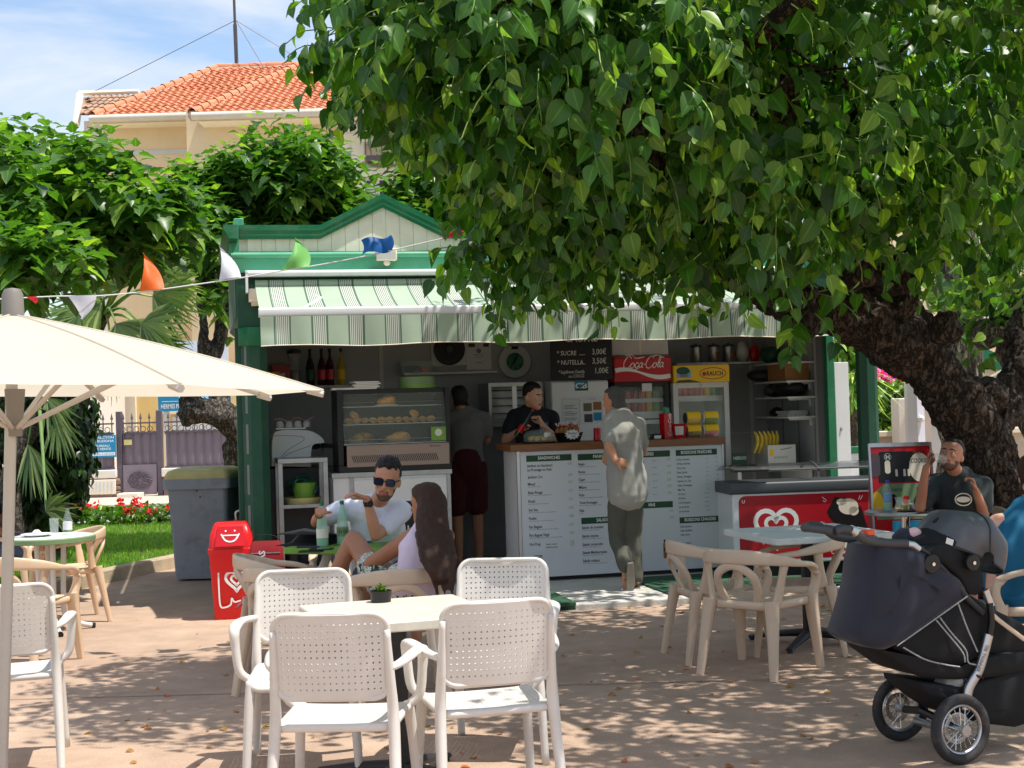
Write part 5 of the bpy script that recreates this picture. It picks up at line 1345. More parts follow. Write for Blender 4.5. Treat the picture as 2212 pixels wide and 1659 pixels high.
# ---- things on the counter
CT=1.272
def on_counter(x,v=.2):return kk(x,955,v).x
t=kthing('cake_dome','clear plastic dome with round stickers at the counter corner','cake dome',on_counter(1166),.22,CT+.001)
mb=MB();mb.lathe([(.15,0),(.155,.012),(.14,.014)],seg=24);mb.build('tray','black_plastic',t,smooth=40);mb=MB();mb.lathe([(.142,.014),(.142,.07),(.12,.105),(.06,.122),(.001,.125)],seg=24,cap=False);dm=mb.build('dome','pane',t,smooth=80)
mb=MB()
for i in range(6):a=i*1.05;mb.ball((.07*cos(a),.07*sin(a),.04),(.035,.03,.025),8)
mb.build('pastry','bread',t,smooth=80)
mb=MB();flat(mb,disc(.03,.075,.022),up_plane((0,-.144,0)));flat(mb,disc(-.045+.13,.078,.02),up_plane((0,-.12,0),.5));mb.build('sticker','paper',dm)
t=kthing('praline_basket','dark basket of red-tied praline bags with white star price card','basket',on_counter(1231),.24,CT+.001)
mb=MB();mb.lathe([(.10,0),(.13,.08),(.134,.085),(.12,.08),(.095,.012)],seg=18);mb.build('basket','black_plastic',t,smooth=40)
mb=MB();rb=random.Random(6);q=MB();w_=MB()
for i in range(11):
 a=i*2.4;r_=.03+.007*i;c=Vector((r_*cos(a),r_*sin(a),.09+.01*(i%3)));mb.ball(c,(.03,.03,.04),8);q.tube([c+Vector((.012*cos(k),.012*sin(k),.045))for k in np.linspace(0,2*pi,7)[:-1]],.006,5,loop=True)
 for k in range(7):an=k*.9;w_.add([c+Vector((0,0,.045)),c+Vector((.03*cos(an),.03*sin(an),.085)),c+Vector((.03*cos(an+.5),.03*sin(an+.5),.075))],[(0,1,2)])
mb.build('praline_bag','cardboard',t,smooth=80);q.build('ribbon_tie','red_gloss',t);w_.build('bag_top','paper',t)
I2=up_plane((.0,-.136,.07),.1);mb=MB();flat(mb,[((.078 if i%2 else.055)*cos(pi*i/12),(.05 if i%2 else.035)*sin(pi*i/12))for i in range(24)],I2);sc_=mb.build('price_star','paper',t);mb=MB();text(mb,'Praliné',I2,.022,(0,0),'c',shear=.2);text(mb,'3,50',I2,.016,(.01,-.026),'c');mb.build('lettering','text_dark',sc_)
def can(u,v,z,label,m='coke_red',group=None):
 t=kthing('drink_can',label,'can',u,v,z,group=group)
 mb=MB();mb.lathe([(.025,0),(.033,.008),(.033,.108),(.027,.118)],seg=16);mb.build('body',m,t,smooth=40);mb=MB();mb.lathe([(.027,.118),(.0255,.121),(.023,.118)],seg=16);mb.build('lid','alu',t,smooth=40)
 return t
can(on_counter(1290,.22),.22,CT+.001,'red drink can standing beside the customer hand')
mb=MB();mb.b2((-.02,-.0335,.02),(.02,-.0334,.09))
t=kthing('wine_glass','stemmed glass on the counter beside the customer','glass',on_counter(1306,.2),.3,CT+.001)
mb=MB();mb.lathe([(.033,0),(.033,.003),(.005,.008),(.004,.075),(.02,.09),(.036,.12),(.034,.165),(.0325,.165),(.034,.12),(.018,.093),(.001,.086)],seg=18,cap=False);mb.build('bowl','pane',t,smooth=60)
t=kthing('card_reader','small black card terminal with paper slip on the counter','card reader',on_counter(1417),.2,CT+.001);mb=MB();mb.b2((-.04,-.05,0),(.04,.05,.045));mb.build('body','black_plastic',t,bevel=.006);mb=MB();mb.b2((-.032,-.053,.005),(.032,-.0505,.032));mb.build('slip','paper',t)
t=kthing('straw_box','red soda straw box standing at the counter right','straw box',on_counter(1441),.22,CT+.001,.3);mb=MB();mb.b2((-.045,-.04,0),(.045,.04,.23));mb.build('box','coke_red',t,bevel=.003);mb=MB();text(mb,'Coca-Cola',up_plane((.02,-.041,.03)),.04,rot=pi/2,shear=.25,width=.0)if False else text(mb,'Coca-Cola',up_plane((.03,-.041,.02)),.035,rot=pi/2,shear=.25);mb.build('lettering','text_white',t)
mb=MB();rb=random.Random(3)
for i in range(16):x,y=rb.uniform(-.035,.035),rb.uniform(-.03,.03);mb.cyl((x,y,.2),(x+rb.uniform(-.01,.01),y,.27+rb.uniform(0,.02)),.004,seg=5)
mb.build('straw','green_light',t)
t=kthing('red_bucket','red bucket with white paper label on the counter','bucket',on_counter(1468),.2,CT+.001);mb=MB();mb.lathe([(.052,0),(.07,.125),(.075,.13),(.066,.125),(.048,.01)],seg=20);mb.build('body','red_gloss',t,smooth=40);mb=MB();mb.add([Vector((.062*cos(a),.062*sin(a)-.001,z))*(1.0+z*1.1)+Vector((0,0,z-z*(1+z*1.1)))for z in(.03,.11)for a in np.linspace(-2.5,-1.3,5)],[(k,k+1,k+6,k+5)for k in range(4)]);mb.build('label','paper',t)
k=0
for row in range(2):
 for col in range(2):
  x=1500+col*38;t=kthing('candy_jar',('upper ' if row else 'lower ')+('left' if col==0 else 'right')+' clear jar of sweets lying on its side on the counter','jar',on_counter(x,.24),.26,CT+.062+row*.118)
  R_=Matrix.Rotation(pi/2,3,'Y');mb=MB();mb.lathe([(.05,-.078),(.058,-.07),(.058,.06),(.05,.07)],seg=20,R=R_);mb.build('jar','pane',t,smooth=50);mb=MB();mb.lathe([(.0535,-.066),(.0535,.055)],seg=16,R=R_);mb.build('sweets',['filling','pink_cloth','banana','lime'][k],t,smooth=40)
  mb=MB();mb.add([Vector((x_,.0595*cos(a),.0595*sin(a)))for x_ in(-.07,.06)for a in np.linspace(1.2,3.2,8)],[(i,i+1,i+9,i+8)for i in range(7)]);lb=mb.build('label','yellow_sign',t,smooth=60);mb=MB();mb.lathe([(.048,-.082),(.051,-.078),(.051,-.072)],seg=18,R=R_);mb.build('lid','black_plastic' if col==0 else 'white_lacquer',t);k+=1
  # ================================================================ INSIDE THE KIOSK
BV=DP-.002
def kbox(name,label,catg,px,v,depth,z0=None):
 """thing whose front face covers a patch; returns (thing, width, height)"""
 u0,za,u1,zb2=kb(*px,v);za=za if z0 is None else z0
 return kthing(name,label,catg,u0,v,za),u1-u0,zb2-za
 # left shelf
def shelf(label,u0,u1,v0,v1,z,m='shelf_white'):
 mb=MB();mb.b2((0,0,-.022),(u1-u0,v1-v0,0));mb.b2((.15,v1-v0-.03,-.14),(.17,v1-v0,-.022));o=mb.build('wall_shelf',m,bevel=.002);kput(o,u0,v0,z);return tag(o,label,'shelf')
zl=kk(690,833,2.15).z
shelf('white wall shelf holding four syrup bottles',.06,kk(752,830,2.15).x,2.08,BV,zl)
for i,(x,m,lm,lb)in enumerate(((670,'bottle_dark','green_dark','dark green bottle, leftmost of four on the shelf'),(695,'bottle_red','red_gloss','dark red bottle with red label, second on the shelf'),(713,'bottle_red','red_gloss','dark red bottle with red label, third on the shelf'),(737,'syrup_yellow','yellow_sign','pale yellow bottle, rightmost of four on the shelf'))):
 t=kthing('syrup_bottle',lb,'bottle',kk(x,800,2.2).x,2.2,zl+.001,group='bottles on the left shelf')
 mb=MB();mb.lathe([(.036,0),(.041,.01),(.041,.2),(.03,.245),(.0145,.285),(.0135,.335)],seg=16);mb.build('body',m,t,smooth=50);mb=MB();mb.lathe([(.0165,.335),(.0165,.372)],seg=12);mb.build('cap','black_plastic',t);mb=MB();mb.add([Vector((.0418*cos(a),.0418*sin(a),z))for z in(.06,.16)for a in np.linspace(-2.9,-.25,8)],[(k,k+1,k+9,k+8)for k in range(7)]);mb.build('label',lm,t,smooth=60)
t=kthing('coffee_grinder','chrome and glass blender on the shelf beside red box','blender',kk(636,800,2.2).x,2.2,zl+.001);mb=MB();mb.lathe([(.06,0),(.055,.14),(.045,.16)],seg=16);mb.build('base','steel',t,smooth=40);mb=MB();mb.lathe([(.045,.16),(.06,.33)],seg=16,cap=False);mb.build('jug','pane',t,smooth=60);mb=MB();mb.lathe([(.07,.33),(.07,.36),(.03,.375)],seg=16);mb.build('lid','black_plastic',t,smooth=40)
for px,m,lb,dv in(((589,788,627,841),'miko_red','red box on the left shelf',.1),((566,803,604,823),'yellow_sign','flat yellow box in front of the red box',.0),((566,823,600,841),'lime','pale green carton below the yellow box',.0)):
 t,w,h=kbox('storage_box',lb,'box',px,2.06+dv,.2,zl+.001 if px[3]>838 else None);mb=MB();mb.b2((0,0,0),(w,.22,h));mb.build('carton',m,t,bevel=.003);mb=MB();mb.b2((w*.2,-.003,h*.3),(w*.7,-.001,h*.6));mb.build('label','paper',t)
zl2=kk(970,804,2.2).z
shelf('upper white wall shelf below the fan and framed certificate',kk(871,806,2.15).x,kk(1072,800,2.15).x,2.1,BV,zl2)
t,w,h=kbox('plastic_crate','clear plastic crate of odds and ends on the upper shelf','crate',(868,780,935,806),2.13,.2,zl2+.001);mb=MB();mb.b2((0,0,0),(w,.01,h));mb.b2((0,.2,0),(w,.21,h));mb.b2((0,.01,0),(.01,.2,h));mb.b2((w-.01,.01,0),(w,.2,h));mb.b2((.01,.01,0),(w-.01,.2,.01));mb.build('tub','pane',t);mb=MB();mb.b2((.03,.03,.01),(w*.6,.18,h*.6));mb.build('packet','navy_cloth',t);mb=MB();mb.b2((w*.65,.04,.01),(w*.85,.17,h*.45));mb.build('carton','orange_plastic',t)
c=kk(969,755,BV);t=kthing('wall_fan','round black extractor fan on a white plate','fan',c.x,BV,c.z);mb=MB();mb.b2((-.19,-.03,-.17),(.19,0,.17));mb.build('plate','shelf_white',t,bevel=.01)
mb=MB();RY=Matrix.Rotation(pi/2,3,'X');mb.lathe([(.165,.031),(.165,.05),(.15,.055),(.15,.035)],seg=28,R=RY);mb.build('rim','black_plastic',t,smooth=40);mb=MB();mb.lathe([(.145,.032),(.001,.033)],seg=24,R=RY);mb.build('throat','black_plastic',t)
mb=MB()
for r_ in(.05,.075,.10,.125):mb.tube([Vector((r_*cos(a),-.06,r_*sin(a)))for a in np.linspace(0,2*pi,24)[:-1]],.004,4,loop=True)
mb.lathe([(.04,.056),(.035,.066),(.001,.067)],seg=16,R=RY);mb.build('grille','dark_grey',t)
t,w,h=kbox('certificate','framed certificate with green ribbon corners on the back wall','poster',(1008,737,1061,799),BV-.03,.02);mb=MB();mb.b2((0,0,0),(w,.02,h));mb.build('frame','paper',t);I=up_plane((0,0,0));mb=MB();flat(mb,rrect(w*.08,h*.8,w*.35,h*.93,.004),I);flat(mb,rrect(w*.68,h*.8,w*.92,h*.93,.004),I);build_each(mb,'ribbon','banner_green',t);mb=MB();flat(mb,disc(w/2,h*.66,w*.1),I);text(mb,'CERTIFICAT',I,h*.05,(w/2,h*.5),'c');text(mb,'DE QUALITÉ',I,h*.04,(w/2,h*.42),'c');text(mb,'*****',I,h*.08,(w/2,h*.2),'c');mb.build('print','mid_grey',t)
c=kk(1113,781,BV-.05);t=kthing('wall_clock','large round grey clock with pale blue dial','clock',c.x,BV,c.z);rc=kk(1149,781,BV-.05).x-c.x
mb=MB();mb.lathe([(rc,0),(rc,.03),(rc*.93,.045),(rc*.53,.04),(rc*.52,.034)],seg=36,R=RY);mb.build('case','shelf_white',t,smooth=40);mb=MB();mb.lathe([(rc*.52,.036),(.001,.036)],seg=28,R=RY);fc=mb.build('dial','green_light',t);_=0
I=up_plane((0,-.037,0));mb=MB();ribbon(mb,[(-.055,-.075),(.035,.085)],.008,I);ribbon(mb,[(-.01,-.02),(.02,.05)],.014,I,.0015)
for s,a in(('3',-.6),('6',-1.5),('9',3.3),('12',1.3)):text(mb,s,I,.03,(rc*.4*cos(a),rc*.4*sin(a)-.012),'c')
mb.build('hands','black_plastic',t);mb=MB();I=up_plane((0,-.046,0));flat(mb,[(-.04,rc*.72),(.04,rc*.72),(.03,rc*.86),(.05,rc*.95),(0,rc*.88),(-.05,rc*.95),(-.03,rc*.86)],I);mb.build('emblem','black_plastic',t)
# chalk board
t,w,h=kbox('chalkboard','black chalk board listing crepe prices in white handwriting','chalkboard',(1189,690,1322,820),1.45,.02);mb=MB();mb.b2((0,0,0),(w,.015,h));mb.build('panel','blackboard',t,bevel=.003);I=up_plane((0,0,0));mb=MB();sw=w/133.0
def cy(y):return h-(y-690)/130*h
text(mb,'GAUFRE',I,.075,(w*.5,cy(738)),'c',.9);mb.build('board_title','chalk',t)
for y,s,pr in((767,'SUCRE','3,00€'),(787,'NUTELLA','3,50€')):
 mb=MB();text(mb,'* '+s,I,.047,(w*.10,cy(y)),'l',.85,.006,.06);mb.build('board_line','chalk',t);mb=MB();text(mb,pr,I,.058,(w*.9,cy(y)+.004),'r',.8,.006,.05);mb.build('board_price','chalk',t);mb=MB();text(mb,'.......',I,.04,(w*.46,cy(y)),'l',.8);mb.build('board_dots','chalk',t)
mb=MB();text(mb,'* Supplément Chantilly',I,.034,(w*.12,cy(806)),'l',.62,.006,.08);mb.build('board_line','chalk',t);mb=MB();text(mb,'ou COCO',I,.03,(w*.28,cy(815)),'l',.9,.006);mb.build('board_line','chalk',t);mb=MB();text(mb,'1,00€',I,.058,(w*.93,cy(807)),'r',.8,.006,.05);mb.build('board_line','chalk',t)
# white fridge with notices
t,w,h=kbox('white_fridge','tall white fridge carrying notices behind the counter','fridge',(1192,822,1317,990),1.5,.6,KF);mb=MB();mb.b2((0,.02,0),(w,.7,h));mb.build('cabinet','white_lacquer',t,bevel=.012);mb=MB();mb.b2((.005,0,.02),(w-.005,.018,h-.01));dr=mb.build('door','white_lacquer',t,bevel=.008)
I=up_plane((0,0,0));fx=lambda x:(x-920)/565*w;fy=lambda y:h-(y-475)*.2232/3072*13.9
mb=MB();flat(mb,[(fx(1150),fy(575)),(fx(1282),fy(575)),(fx(1282),fy(482)),(fx(1150),fy(482))],I);cbs=mb.build('card_sticker','sign_blue',dr);mb=MB();flat(mb,[(fx(1150),fy(575)),(fx(1282),fy(575)),(fx(1282),fy(530))],I,.0006);mb.build('sticker_green','banner_green',cbs);mb=MB();text(mb,'CB',I,.055,(fx(1216),fy(552)),'c',1.3,.03,h=.001);mb.build('lettering','text_white',cbs);mb=MB();ribbon(mb,[(fx(1170),fy(570)),(fx(1270),fy(490))],.01,I,.0014);mb.build('strike','text_dark',cbs)
for(x0,y0,x1,y1,kind)in((1010,640,1205,915,0),(1216,628,1416,910,1)):
 mb=MB();flat(mb,[(fx(x0),fy(y1)),(fx(x1),fy(y1)),(fx(x1),fy(y0)),(fx(x0),fy(y0))],I,.001);pp=mb.build('notice','paper',dr);mb=MB()
 if kind==0:
  ribbon(mb,[(fx(1028),fy(905)),(fx(1195),fy(905)),(fx(1195),fy(655)),(fx(1028),fy(655))],.003,I,.0016,True)
  for k in range(12):y=700+k*16;(k%4!=0)and ribbon(mb,[(fx(1042),fy(y)),(fx(1170-20*(k%3)),fy(y))],.006,I,.0016)
  mb.build('print','mid_grey',pp)
 else:
  text(mb,'LA PLAGE',I,.012,(fx(1316),fy(665)),'c',h=.0016);mb.build('print','mid_grey',pp)
  for k,(a,b,m)in enumerate(((1230,700,'khaki'),(1326,690,'cardboard'),(1236,808,'dark_grey'),(1326,795,'sign_blue'))):mb=MB();flat(mb,[(fx(a),fy(b+80)),(fx(a+82),fy(b+80)),(fx(a+82),fy(b)),(fx(a),fy(b))],I,.0016);mb.build('photo',m,pp)
  # soda fridge
def bottle_fridge(label,px,v,frame_m,head_px,head_m,vv,name='drinks_fridge'):
 t,w,h=kbox(name,label,'fridge',px,v,.6,KF)
 mb=MB();mb.b2((0,.64,0),(w,.66,h));mb.b2((0,.05,0),(.03,.64,h));mb.b2((w-.03,.05,0),(w,.64,h));mb.b2((.03,.05,0),(w-.03,.64,.1));mb.b2((.03,.05,h-.04),(w-.03,.64,h));mb.build('cabinet',frame_m,t)
 mb=MB();f=.055;mb.b2((0,0,.1),(f,.045,h));mb.b2((w-f,0,.1),(w,.045,h));mb.b2((f,0,.1),(w-f,.045,.16));mb.b2((f,0,h-f),(w-f,.045,h));d_=mb.build('door_frame',frame_m,t,bevel=.004)
 mb=MB();mb.b2((f,.02,.16),(w-f,.026,h-f));mb.build('pane','pane',d_)
 mb=MB()
 for z in vv:mb.b2((.035,.08,z-.008),(w-.035,.6,z));mb.b2((.035,.075,z-.03),(w-.035,.079,z+.01))
 mb.build('rack','shelf_white',t)
 return t,w,h
t,w,h=bottle_fridge('red topped drinks fridge full of cans and bottles',(1329,824,1448,990),1.55,'black_plastic',None,None,(.9,1.36,1.48+.1))
u0,za,u1,zb2=kb(1330,767,1448,824,1.50);u0-=0
T0=KM.inverted()@t.matrix_world
mb=MB();hh=zb2-za;zc=za-KF
mb.prism([(0,0),(-.0,hh*.9),(.06,hh),(.3,hh),(.3,0)],w+.02,Matrix(((0,0,1,-.01),(1,0,0,-.05),(0,1,0,zc),(0,0,0,1))));hs=mb.build('sign_box','coke_red',t,bevel=.004)
I=up_plane((0,-.0505,zc));mb=MB();pts=[(x/20*w,hh*(.30+.13*sin(x/20*5.2+.6)-.10*(x/20)+.06))for x in range(21)];ribbon(mb,pts,[hh*(.07+.10*abs(cos(i/20*3.6)))for i in range(21)],I);mb.build('white_wave','text_white',hs)
def script(mb,I,x0,y0,s,strokes):
 for st in strokes:
  p_=cat([Vector((q[0],q[1],0))for q in st],5);n=len(p_)
  ribbon(mb,[(x0+(q.x+.22*q.y)*s,y0+q.y*s)for q in p_],[s*.115*(.55+.6*abs(sin(i*.33+.6)))for i in range(n)],I,.0012)
Cc=[(.95,1.15),(.75,1.42),(.4,1.3),(.1,.7),(.2,.1),(.6,-.05),(1.0,.3)]
def shift(st,dx):return[(a+dx,b)for a,b in st]
oo=[(.3,.62),(.08,.4),(.12,.05),(.35,.02),(.52,.3),(.42,.6),(.25,.6)]
cc=[(.5,.52),(.3,.64),(.1,.35),(.2,.02),(.45,.1),(.6,.3)]
aa=[(.48,.55),(.22,.62),(.06,.3),(.2,.02),(.42,.3),(.5,.6),(.45,.1),(.62,.08)]
ll=[(.1,.2),(.35,.8),(.4,1.3),(.25,1.25),(.15,.5),(.2,.05),(.42,.12)]
strokes=[Cc,[(.1,1.5),(.9,1.65),(1.5,1.2),(2.6,1.35)],shift(oo,.95),shift(cc,1.5),shift(aa,2.05),[(2.72,.42),(2.95,.45)],shift(Cc,2.9),[(3.7,1.35),(4.3,1.55),(5.2,1.2)],shift(oo,3.85),shift(ll,4.4),shift(aa,4.75),[(.5,-.05),(1.2,-.3),(2.1,-.05)]]
mb=MB();s_=w*.78/5.6;script(mb,I,w*.13,hh*.52,s_,strokes);mb.build('script_logo','text_white',hs)
def can_rows(t,rows,u0,u1,v,n,cols,tall=False,bottles=False):
 q=MB()
 if bottles:q.lathe([(.03,0),(.032,.01),(.032,.13),(.013,.18),(.012,.21)],seg=10);nm='bottle'
 else:q.lathe([(.026,0),(.032,.008),(.032,.108),(.026,.118),(.001,.118)],seg=10);nm='can'
 mes={}
 for m in set(cols):
  me=bpy.data.meshes.new(nm);me.from_pydata(q.v,[],q.f);me.materials.append(MAT(m));me.polygons.foreach_set('use_smooth',[True]*len(me.polygons));me.set_sharp_from_angle(angle=radians(40));mes[m]=me
 for z in rows:
  for i in range(n):
   o=bpy.data.objects.new(nm,mes[cols[i%len(cols)]]);COL.objects.link(o);o.parent=t;o.location=(u0+(u1-u0)*i/(n-1),v+random.uniform(-.005,.005),z)
cz=kk(1400,893,1.62).z-KF;mb=MB();mb.b2((.035,.08,cz-.035),(w-.035,.6,cz));mb.b2((.035,.078,cz-.05),(w-.035,.0795,cz+.02));mb.build('can_rack','shelf_white',t)
can_rows(t,(cz+.001,cz+.12),.10,w-.10,.13,6,['coke_red','coke_red','miko_red','orange_plastic','yellow_sign','lime'])
can_rows(t,(.901,),.10,w-.1,.14,6,['bottle_dark','bottle_red','orange_plastic','bottle_dark'],bottles=True)
mb=MB();mb.b2((w*.5,-.004,h-.10),(w*.68,-.001,h-.02));mb.build('sticker','paper',t)
tb,wb,hb=kbox('white_carton','blank white carton above the red fridge sign','carton',(1322,733,1443,767),1.6,.3);mb=MB();mb.b2((0,0,0),(wb,.35,hb));mb.build('carton','shelf_white',tb,bevel=.004);mb=MB();mb.b2((wb*.48,-.002,0),(wb*.52,-.0005,hb));mb.build('tape','trim_pale',tb)
t,w,h=bottle_fridge('glass door fridge with yellow juice sign',(1456,826,1577,1000),1.5,'shelf_white',None,None,(.75,1.0))
u0,za,u1,zb2=kb(1456,788,1572,826,1.47);hh=zb2-za;zc=za-KF
mb=MB();mb.prism([(0,0),(0,hh),(.3,hh),(.3,0)],w,Matrix(((0,0,1,-.0),(1,0,0,-.03),(0,1,0,zc),(0,0,0,1))));hs=mb.build('sign_box','yellow_sign',t,bevel=.006);I=up_plane((0,-.0305,zc))
mb=MB();ribbon(mb,disc(w*.70,hh*.5,w*.235,hh*.32,28),.008,I,closed=True);flat(mb,disc(w*.545,hh*.48,w*.035,hh*.12),I,.001);mb.build('oval_ring','miko_red',hs);mb=MB();text(mb,'RAUCH',I,hh*.27,(w*.59,hh*.37),'l',width=w*.29,bold=.02,h=.001);mb.build('lettering','black_plastic',hs)
mb=MB();mb.cur=0;flat(mb,rrect(w*.06,hh*.28,w*.31,hh*.72,.01),I);mb.cur=1;flat(mb,disc(w*.17,hh*.68,w*.12,hh*.22),I,.0008);flat(mb,[(w*.02,0.002),(w*.5,.002),(w*.28,hh*.18),(w*.08,hh*.14)],I,.0008);mb.cur=2;flat(mb,disc(w*.18,hh*.4,w*.08,hh*.09),I,.0012);mb.build('picture',['label_blue','green_dark','mid_grey'],hs)
cz=kk(1510,857,1.58).z-KF;mb=MB();mb.b2((.035,.08,cz-.035),(w-.035,.6,cz));mb.b2((.04,.07,cz-.045),(w-.04,.078,cz+.01));mb.build('can_rack','shelf_white',t)
can_rows(t,(cz+.001,cz+.12),.10,w-.13,.13,7,['coke_red','coke_red','coke_red','miko_red','coke_red','yellow_sign','lime'])
can_rows(t,(.751,1.001),.10,w-.1,.2,6,['bottle_dark','orange_plastic','bottle_dark','syrup_yellow'],bottles=True)
mb=MB();c=(w*.5,-.004,h-.028);mb.lathe([(.014,0),(.012,.006),(.001,.006)],seg=12,R=RY,c=c);mb.build('lock','steel',t)
# upper right shelf with pots
zs=kk(1550,783,2.1).z;u0s,u1s=kk(1462,783,2.0).x,W-.06
shelf('long white shelf with steel canisters above the juice fridge',u0s,u1s,2.0,BV,zs)
for i,(x,lb)in enumerate(((1505,'plain steel canister, leftmost on the long shelf'),(1543,'steel canister with picture label, middle of the three'),(1575,'steel canister with picture label, right of the three'))):
 t=kthing('canister',lb,'canister',kk(x,770,2.12).x,2.14,zs+.001,group='steel canisters');mb=MB();mb.lathe([(.055,0),(.058,.004),(.058,.165)],seg=20);mb.build('body','steel',t,smooth=40);mb=MB();mb.lathe([(.062,.165),(.064,.18),(.05,.19),(.012,.193),(.012,.205),(.001,.206)],seg=20);mb.build('lid','dark_grey',t,smooth=40)
 if i:mb=MB();mb.add([Vector((.0586*cos(a),.0586*sin(a),z))for z in(.03,.11)for a in np.linspace(-1.6,-.5,5)],[(k,k+1,k+6,k+5)for k in range(4)]);mb.build('label','cardboard',t)
def sack(name,label,catg,u,v,z,r3,m,seed,rz=0):
 mb=MB();mb.ball((0,0,0),r3,16);q=MB();rr_=Vector((seed,seed*.7,1));q.v=[tuple(Vector(p_)*(1+.22*noise.noise(Vector(p_)*(1.6/max(r3))+rr_)))for p_ in mb.v]
 zmin=min(p_[2]for p_ in q.v);q.v=[(p_[0],p_[1],max(p_[2]-zmin,r3[2]*.12)-r3[2]*.12)for p_ in q.v];q.f=mb.f;q.mi=mb.mi
 return tag(kput(q.build(name,m,smooth=180),u,v,z,rz),label,catg)
sack('plastic_bag','translucent plastic bag of cups beside the canisters','bag',kk(1607,760,2.1).x,2.15,zs+.001,(.07,.07,.11),'shelf_white',3)
sack('red_packet','crumpled red packet on the long shelf','packet',kk(1633,768,2.1).x,2.15,zs+.001,(.06,.05,.09),'red_gloss',5)
# right hand wall shelves
for i,(y,lb)in enumerate(((783,'top white side shelf with green bag'),(823,'second white side shelf with brown carton'),(857,'third white side shelf with black bag'),(899,'lowest white side shelf with papers'))):
 z=kk(1700,y,1.5).z
 v0_=1.12
 mb=MB();mb.b2((W-.36,v0_,z-.02),(W-.055,1.97,z));mb.b2((W-.08,v0_+.1,z-.1),(W-.055,v0_+.12,z-.02));mb.b2((W-.3,v0_+.1,z-.04),(W-.06,v0_+.12,z-.02));o=mb.build('side_shelf','shelf_white',bevel=.002);kput(o,0,0,0);tag(o,lb,'shelf','side shelves')
 if i==0:
  sack('green_bag','dark green plastic bag slumped on the top side shelf','bag',W-.26,1.75,z+.001,(.11,.13,.10),'banner_green',7);sack('clear_packet','small clear packet beside the green bag','packet',W-.24,1.45,z+.001,(.06,.09,.05),'shelf_white',9)
 if i==1:
  t=kthing('brown_carton','brown cardboard carton on the second side shelf','carton',W-.34,1.2,z+.001);mb=MB();mb.b2((0,0,0),(.26,.45,.17));mb.build('carton','cardboard',t,bevel=.003);mb=MB();mb.prism([(.0,.17),(.26,.17),(.20,.21),(.05,.20)],.3,Matrix(((1,0,0,0),(0,0,1,.08),(0,1,0,0),(0,0,0,1))));mb.build('flap','black_plastic',t)
  sack('black_umbrella_bag','black folded cover poking out of the second side shelf','bag',W-.34,1.78,z+.001,(.17,.13,.07),'black_plastic',11)
 if i==2:sack('black_bag','black bag lying on the third side shelf','bag',W-.22,1.4,z+.001,(.16,.22,.10),'black_plastic',13);sack('cable_coil','dark coil of cable on the third side shelf','cable',W-.2,1.8,z+.001,(.12,.1,.08),'dark_grey',15)
 if i==3:
  t=kthing('paper_stack','loose stack of papers on the lowest side shelf','papers',W-.33,1.2,z+.001);mb=MB()
  for k in range(5):mb.box((.13+.008*(k%3),.2-.01*(k%2),.006+k*.011),(.21,.29,.009),Matrix.Rotation(.05*(k-2),3,'Z'))
  mb.build('sheets','paper',t)
  sack('black_gadget','small black gadget beside the papers','gadget',W-.25,1.65,z+.001,(.07,.09,.05),'black_plastic',17)
mb=MB()
for vv in(1.15,1.55,1.95):mb.b2((W-.054,vv,.8),(W-.0505,vv+.025,2.4))
mb.build('shelf_rail','mid_grey',ki)
# bench with banana carton
zb3=kk(1690,1008,1.2).z
mb=MB();mb.b2((4.75,1.15,zb3-.03),(W-.06,1.95,zb3));mb.b2((4.8,1.2,KF),(4.84,1.9,zb3-.03));mb.b2((W-.12,1.2,KF),(W-.08,1.9,zb3-.03));o=kput(mb.build('work_bench','shelf_white',bevel=.002),0,0,0);tag(o,'low white bench carrying the banana carton','bench')
t,w,h=kbox('banana_carton','white fruit carton holding bananas at the kiosk right','carton',(1659,961,1719,1001),1.2,.3,zb3+.001);mb=MB();mb.b2((0,0,0),(w,.012,h));mb.b2((0,.3,0),(w,.31,h));mb.b2((0,.012,0),(.012,.3,h));mb.b2((w-.012,.012,0),(w,.3,h));mb.b2((.012,.012,0),(w-.012,.3,.01));mb.build('carton','shelf_white',t);I=up_plane((0,0,0));mb=MB();flat(mb,rrect(w*.06,h*.5,w*.2,h*.82,.004),I);mb.build('sticker','yellow_sign',t);mb=MB()
for k in range(9):ribbon(mb,[(w*(.22+.055*k),h*.38),(w*(.22+.055*k),h*.48)],.006,I)
ribbon(mb,[(w*.45,h*.78),(w*.85,h*.86)],.01,I);mb.build('print','mid_grey',t)
for k in range(6):
 q=MB();pts=cat([(0,0,-.10),(.03,-.01,-.02),(.035,-.015,.06),(.01,0,.12)],4);q.tube(pts,lerp_list([.012,.021,.021,.008],len(pts)),7);o=q.build('banana','banana',smooth=60);kput(o,t.matrix_world and 0,0,0);o.matrix_world=t.matrix_world@Matrix.Translation((-.10+.05*k,.12,h+.02))@Matrix.Rotation(.3*k,4,'Z');tag(o,('leftmost','second','third','fourth','fifth','rightmost')[k]+' banana in the bunch behind the white fruit carton','banana','bananas in the carton')
t,w,h=kbox('small_green_sign','small dark green sign reading HEROS on the bench','sign',(1583,978,1613,1006),1.25,.02,zb3+.001);mb=MB();mb.b2((0,0,0),(w,.012,h));mb.build('plate','banner_green',t);mb=MB();text(mb,'HEROS',up_plane((0,0,0)),h*.22,(w*.05,h*.55),width=w*.9);mb.build('lettering','chalk',t)
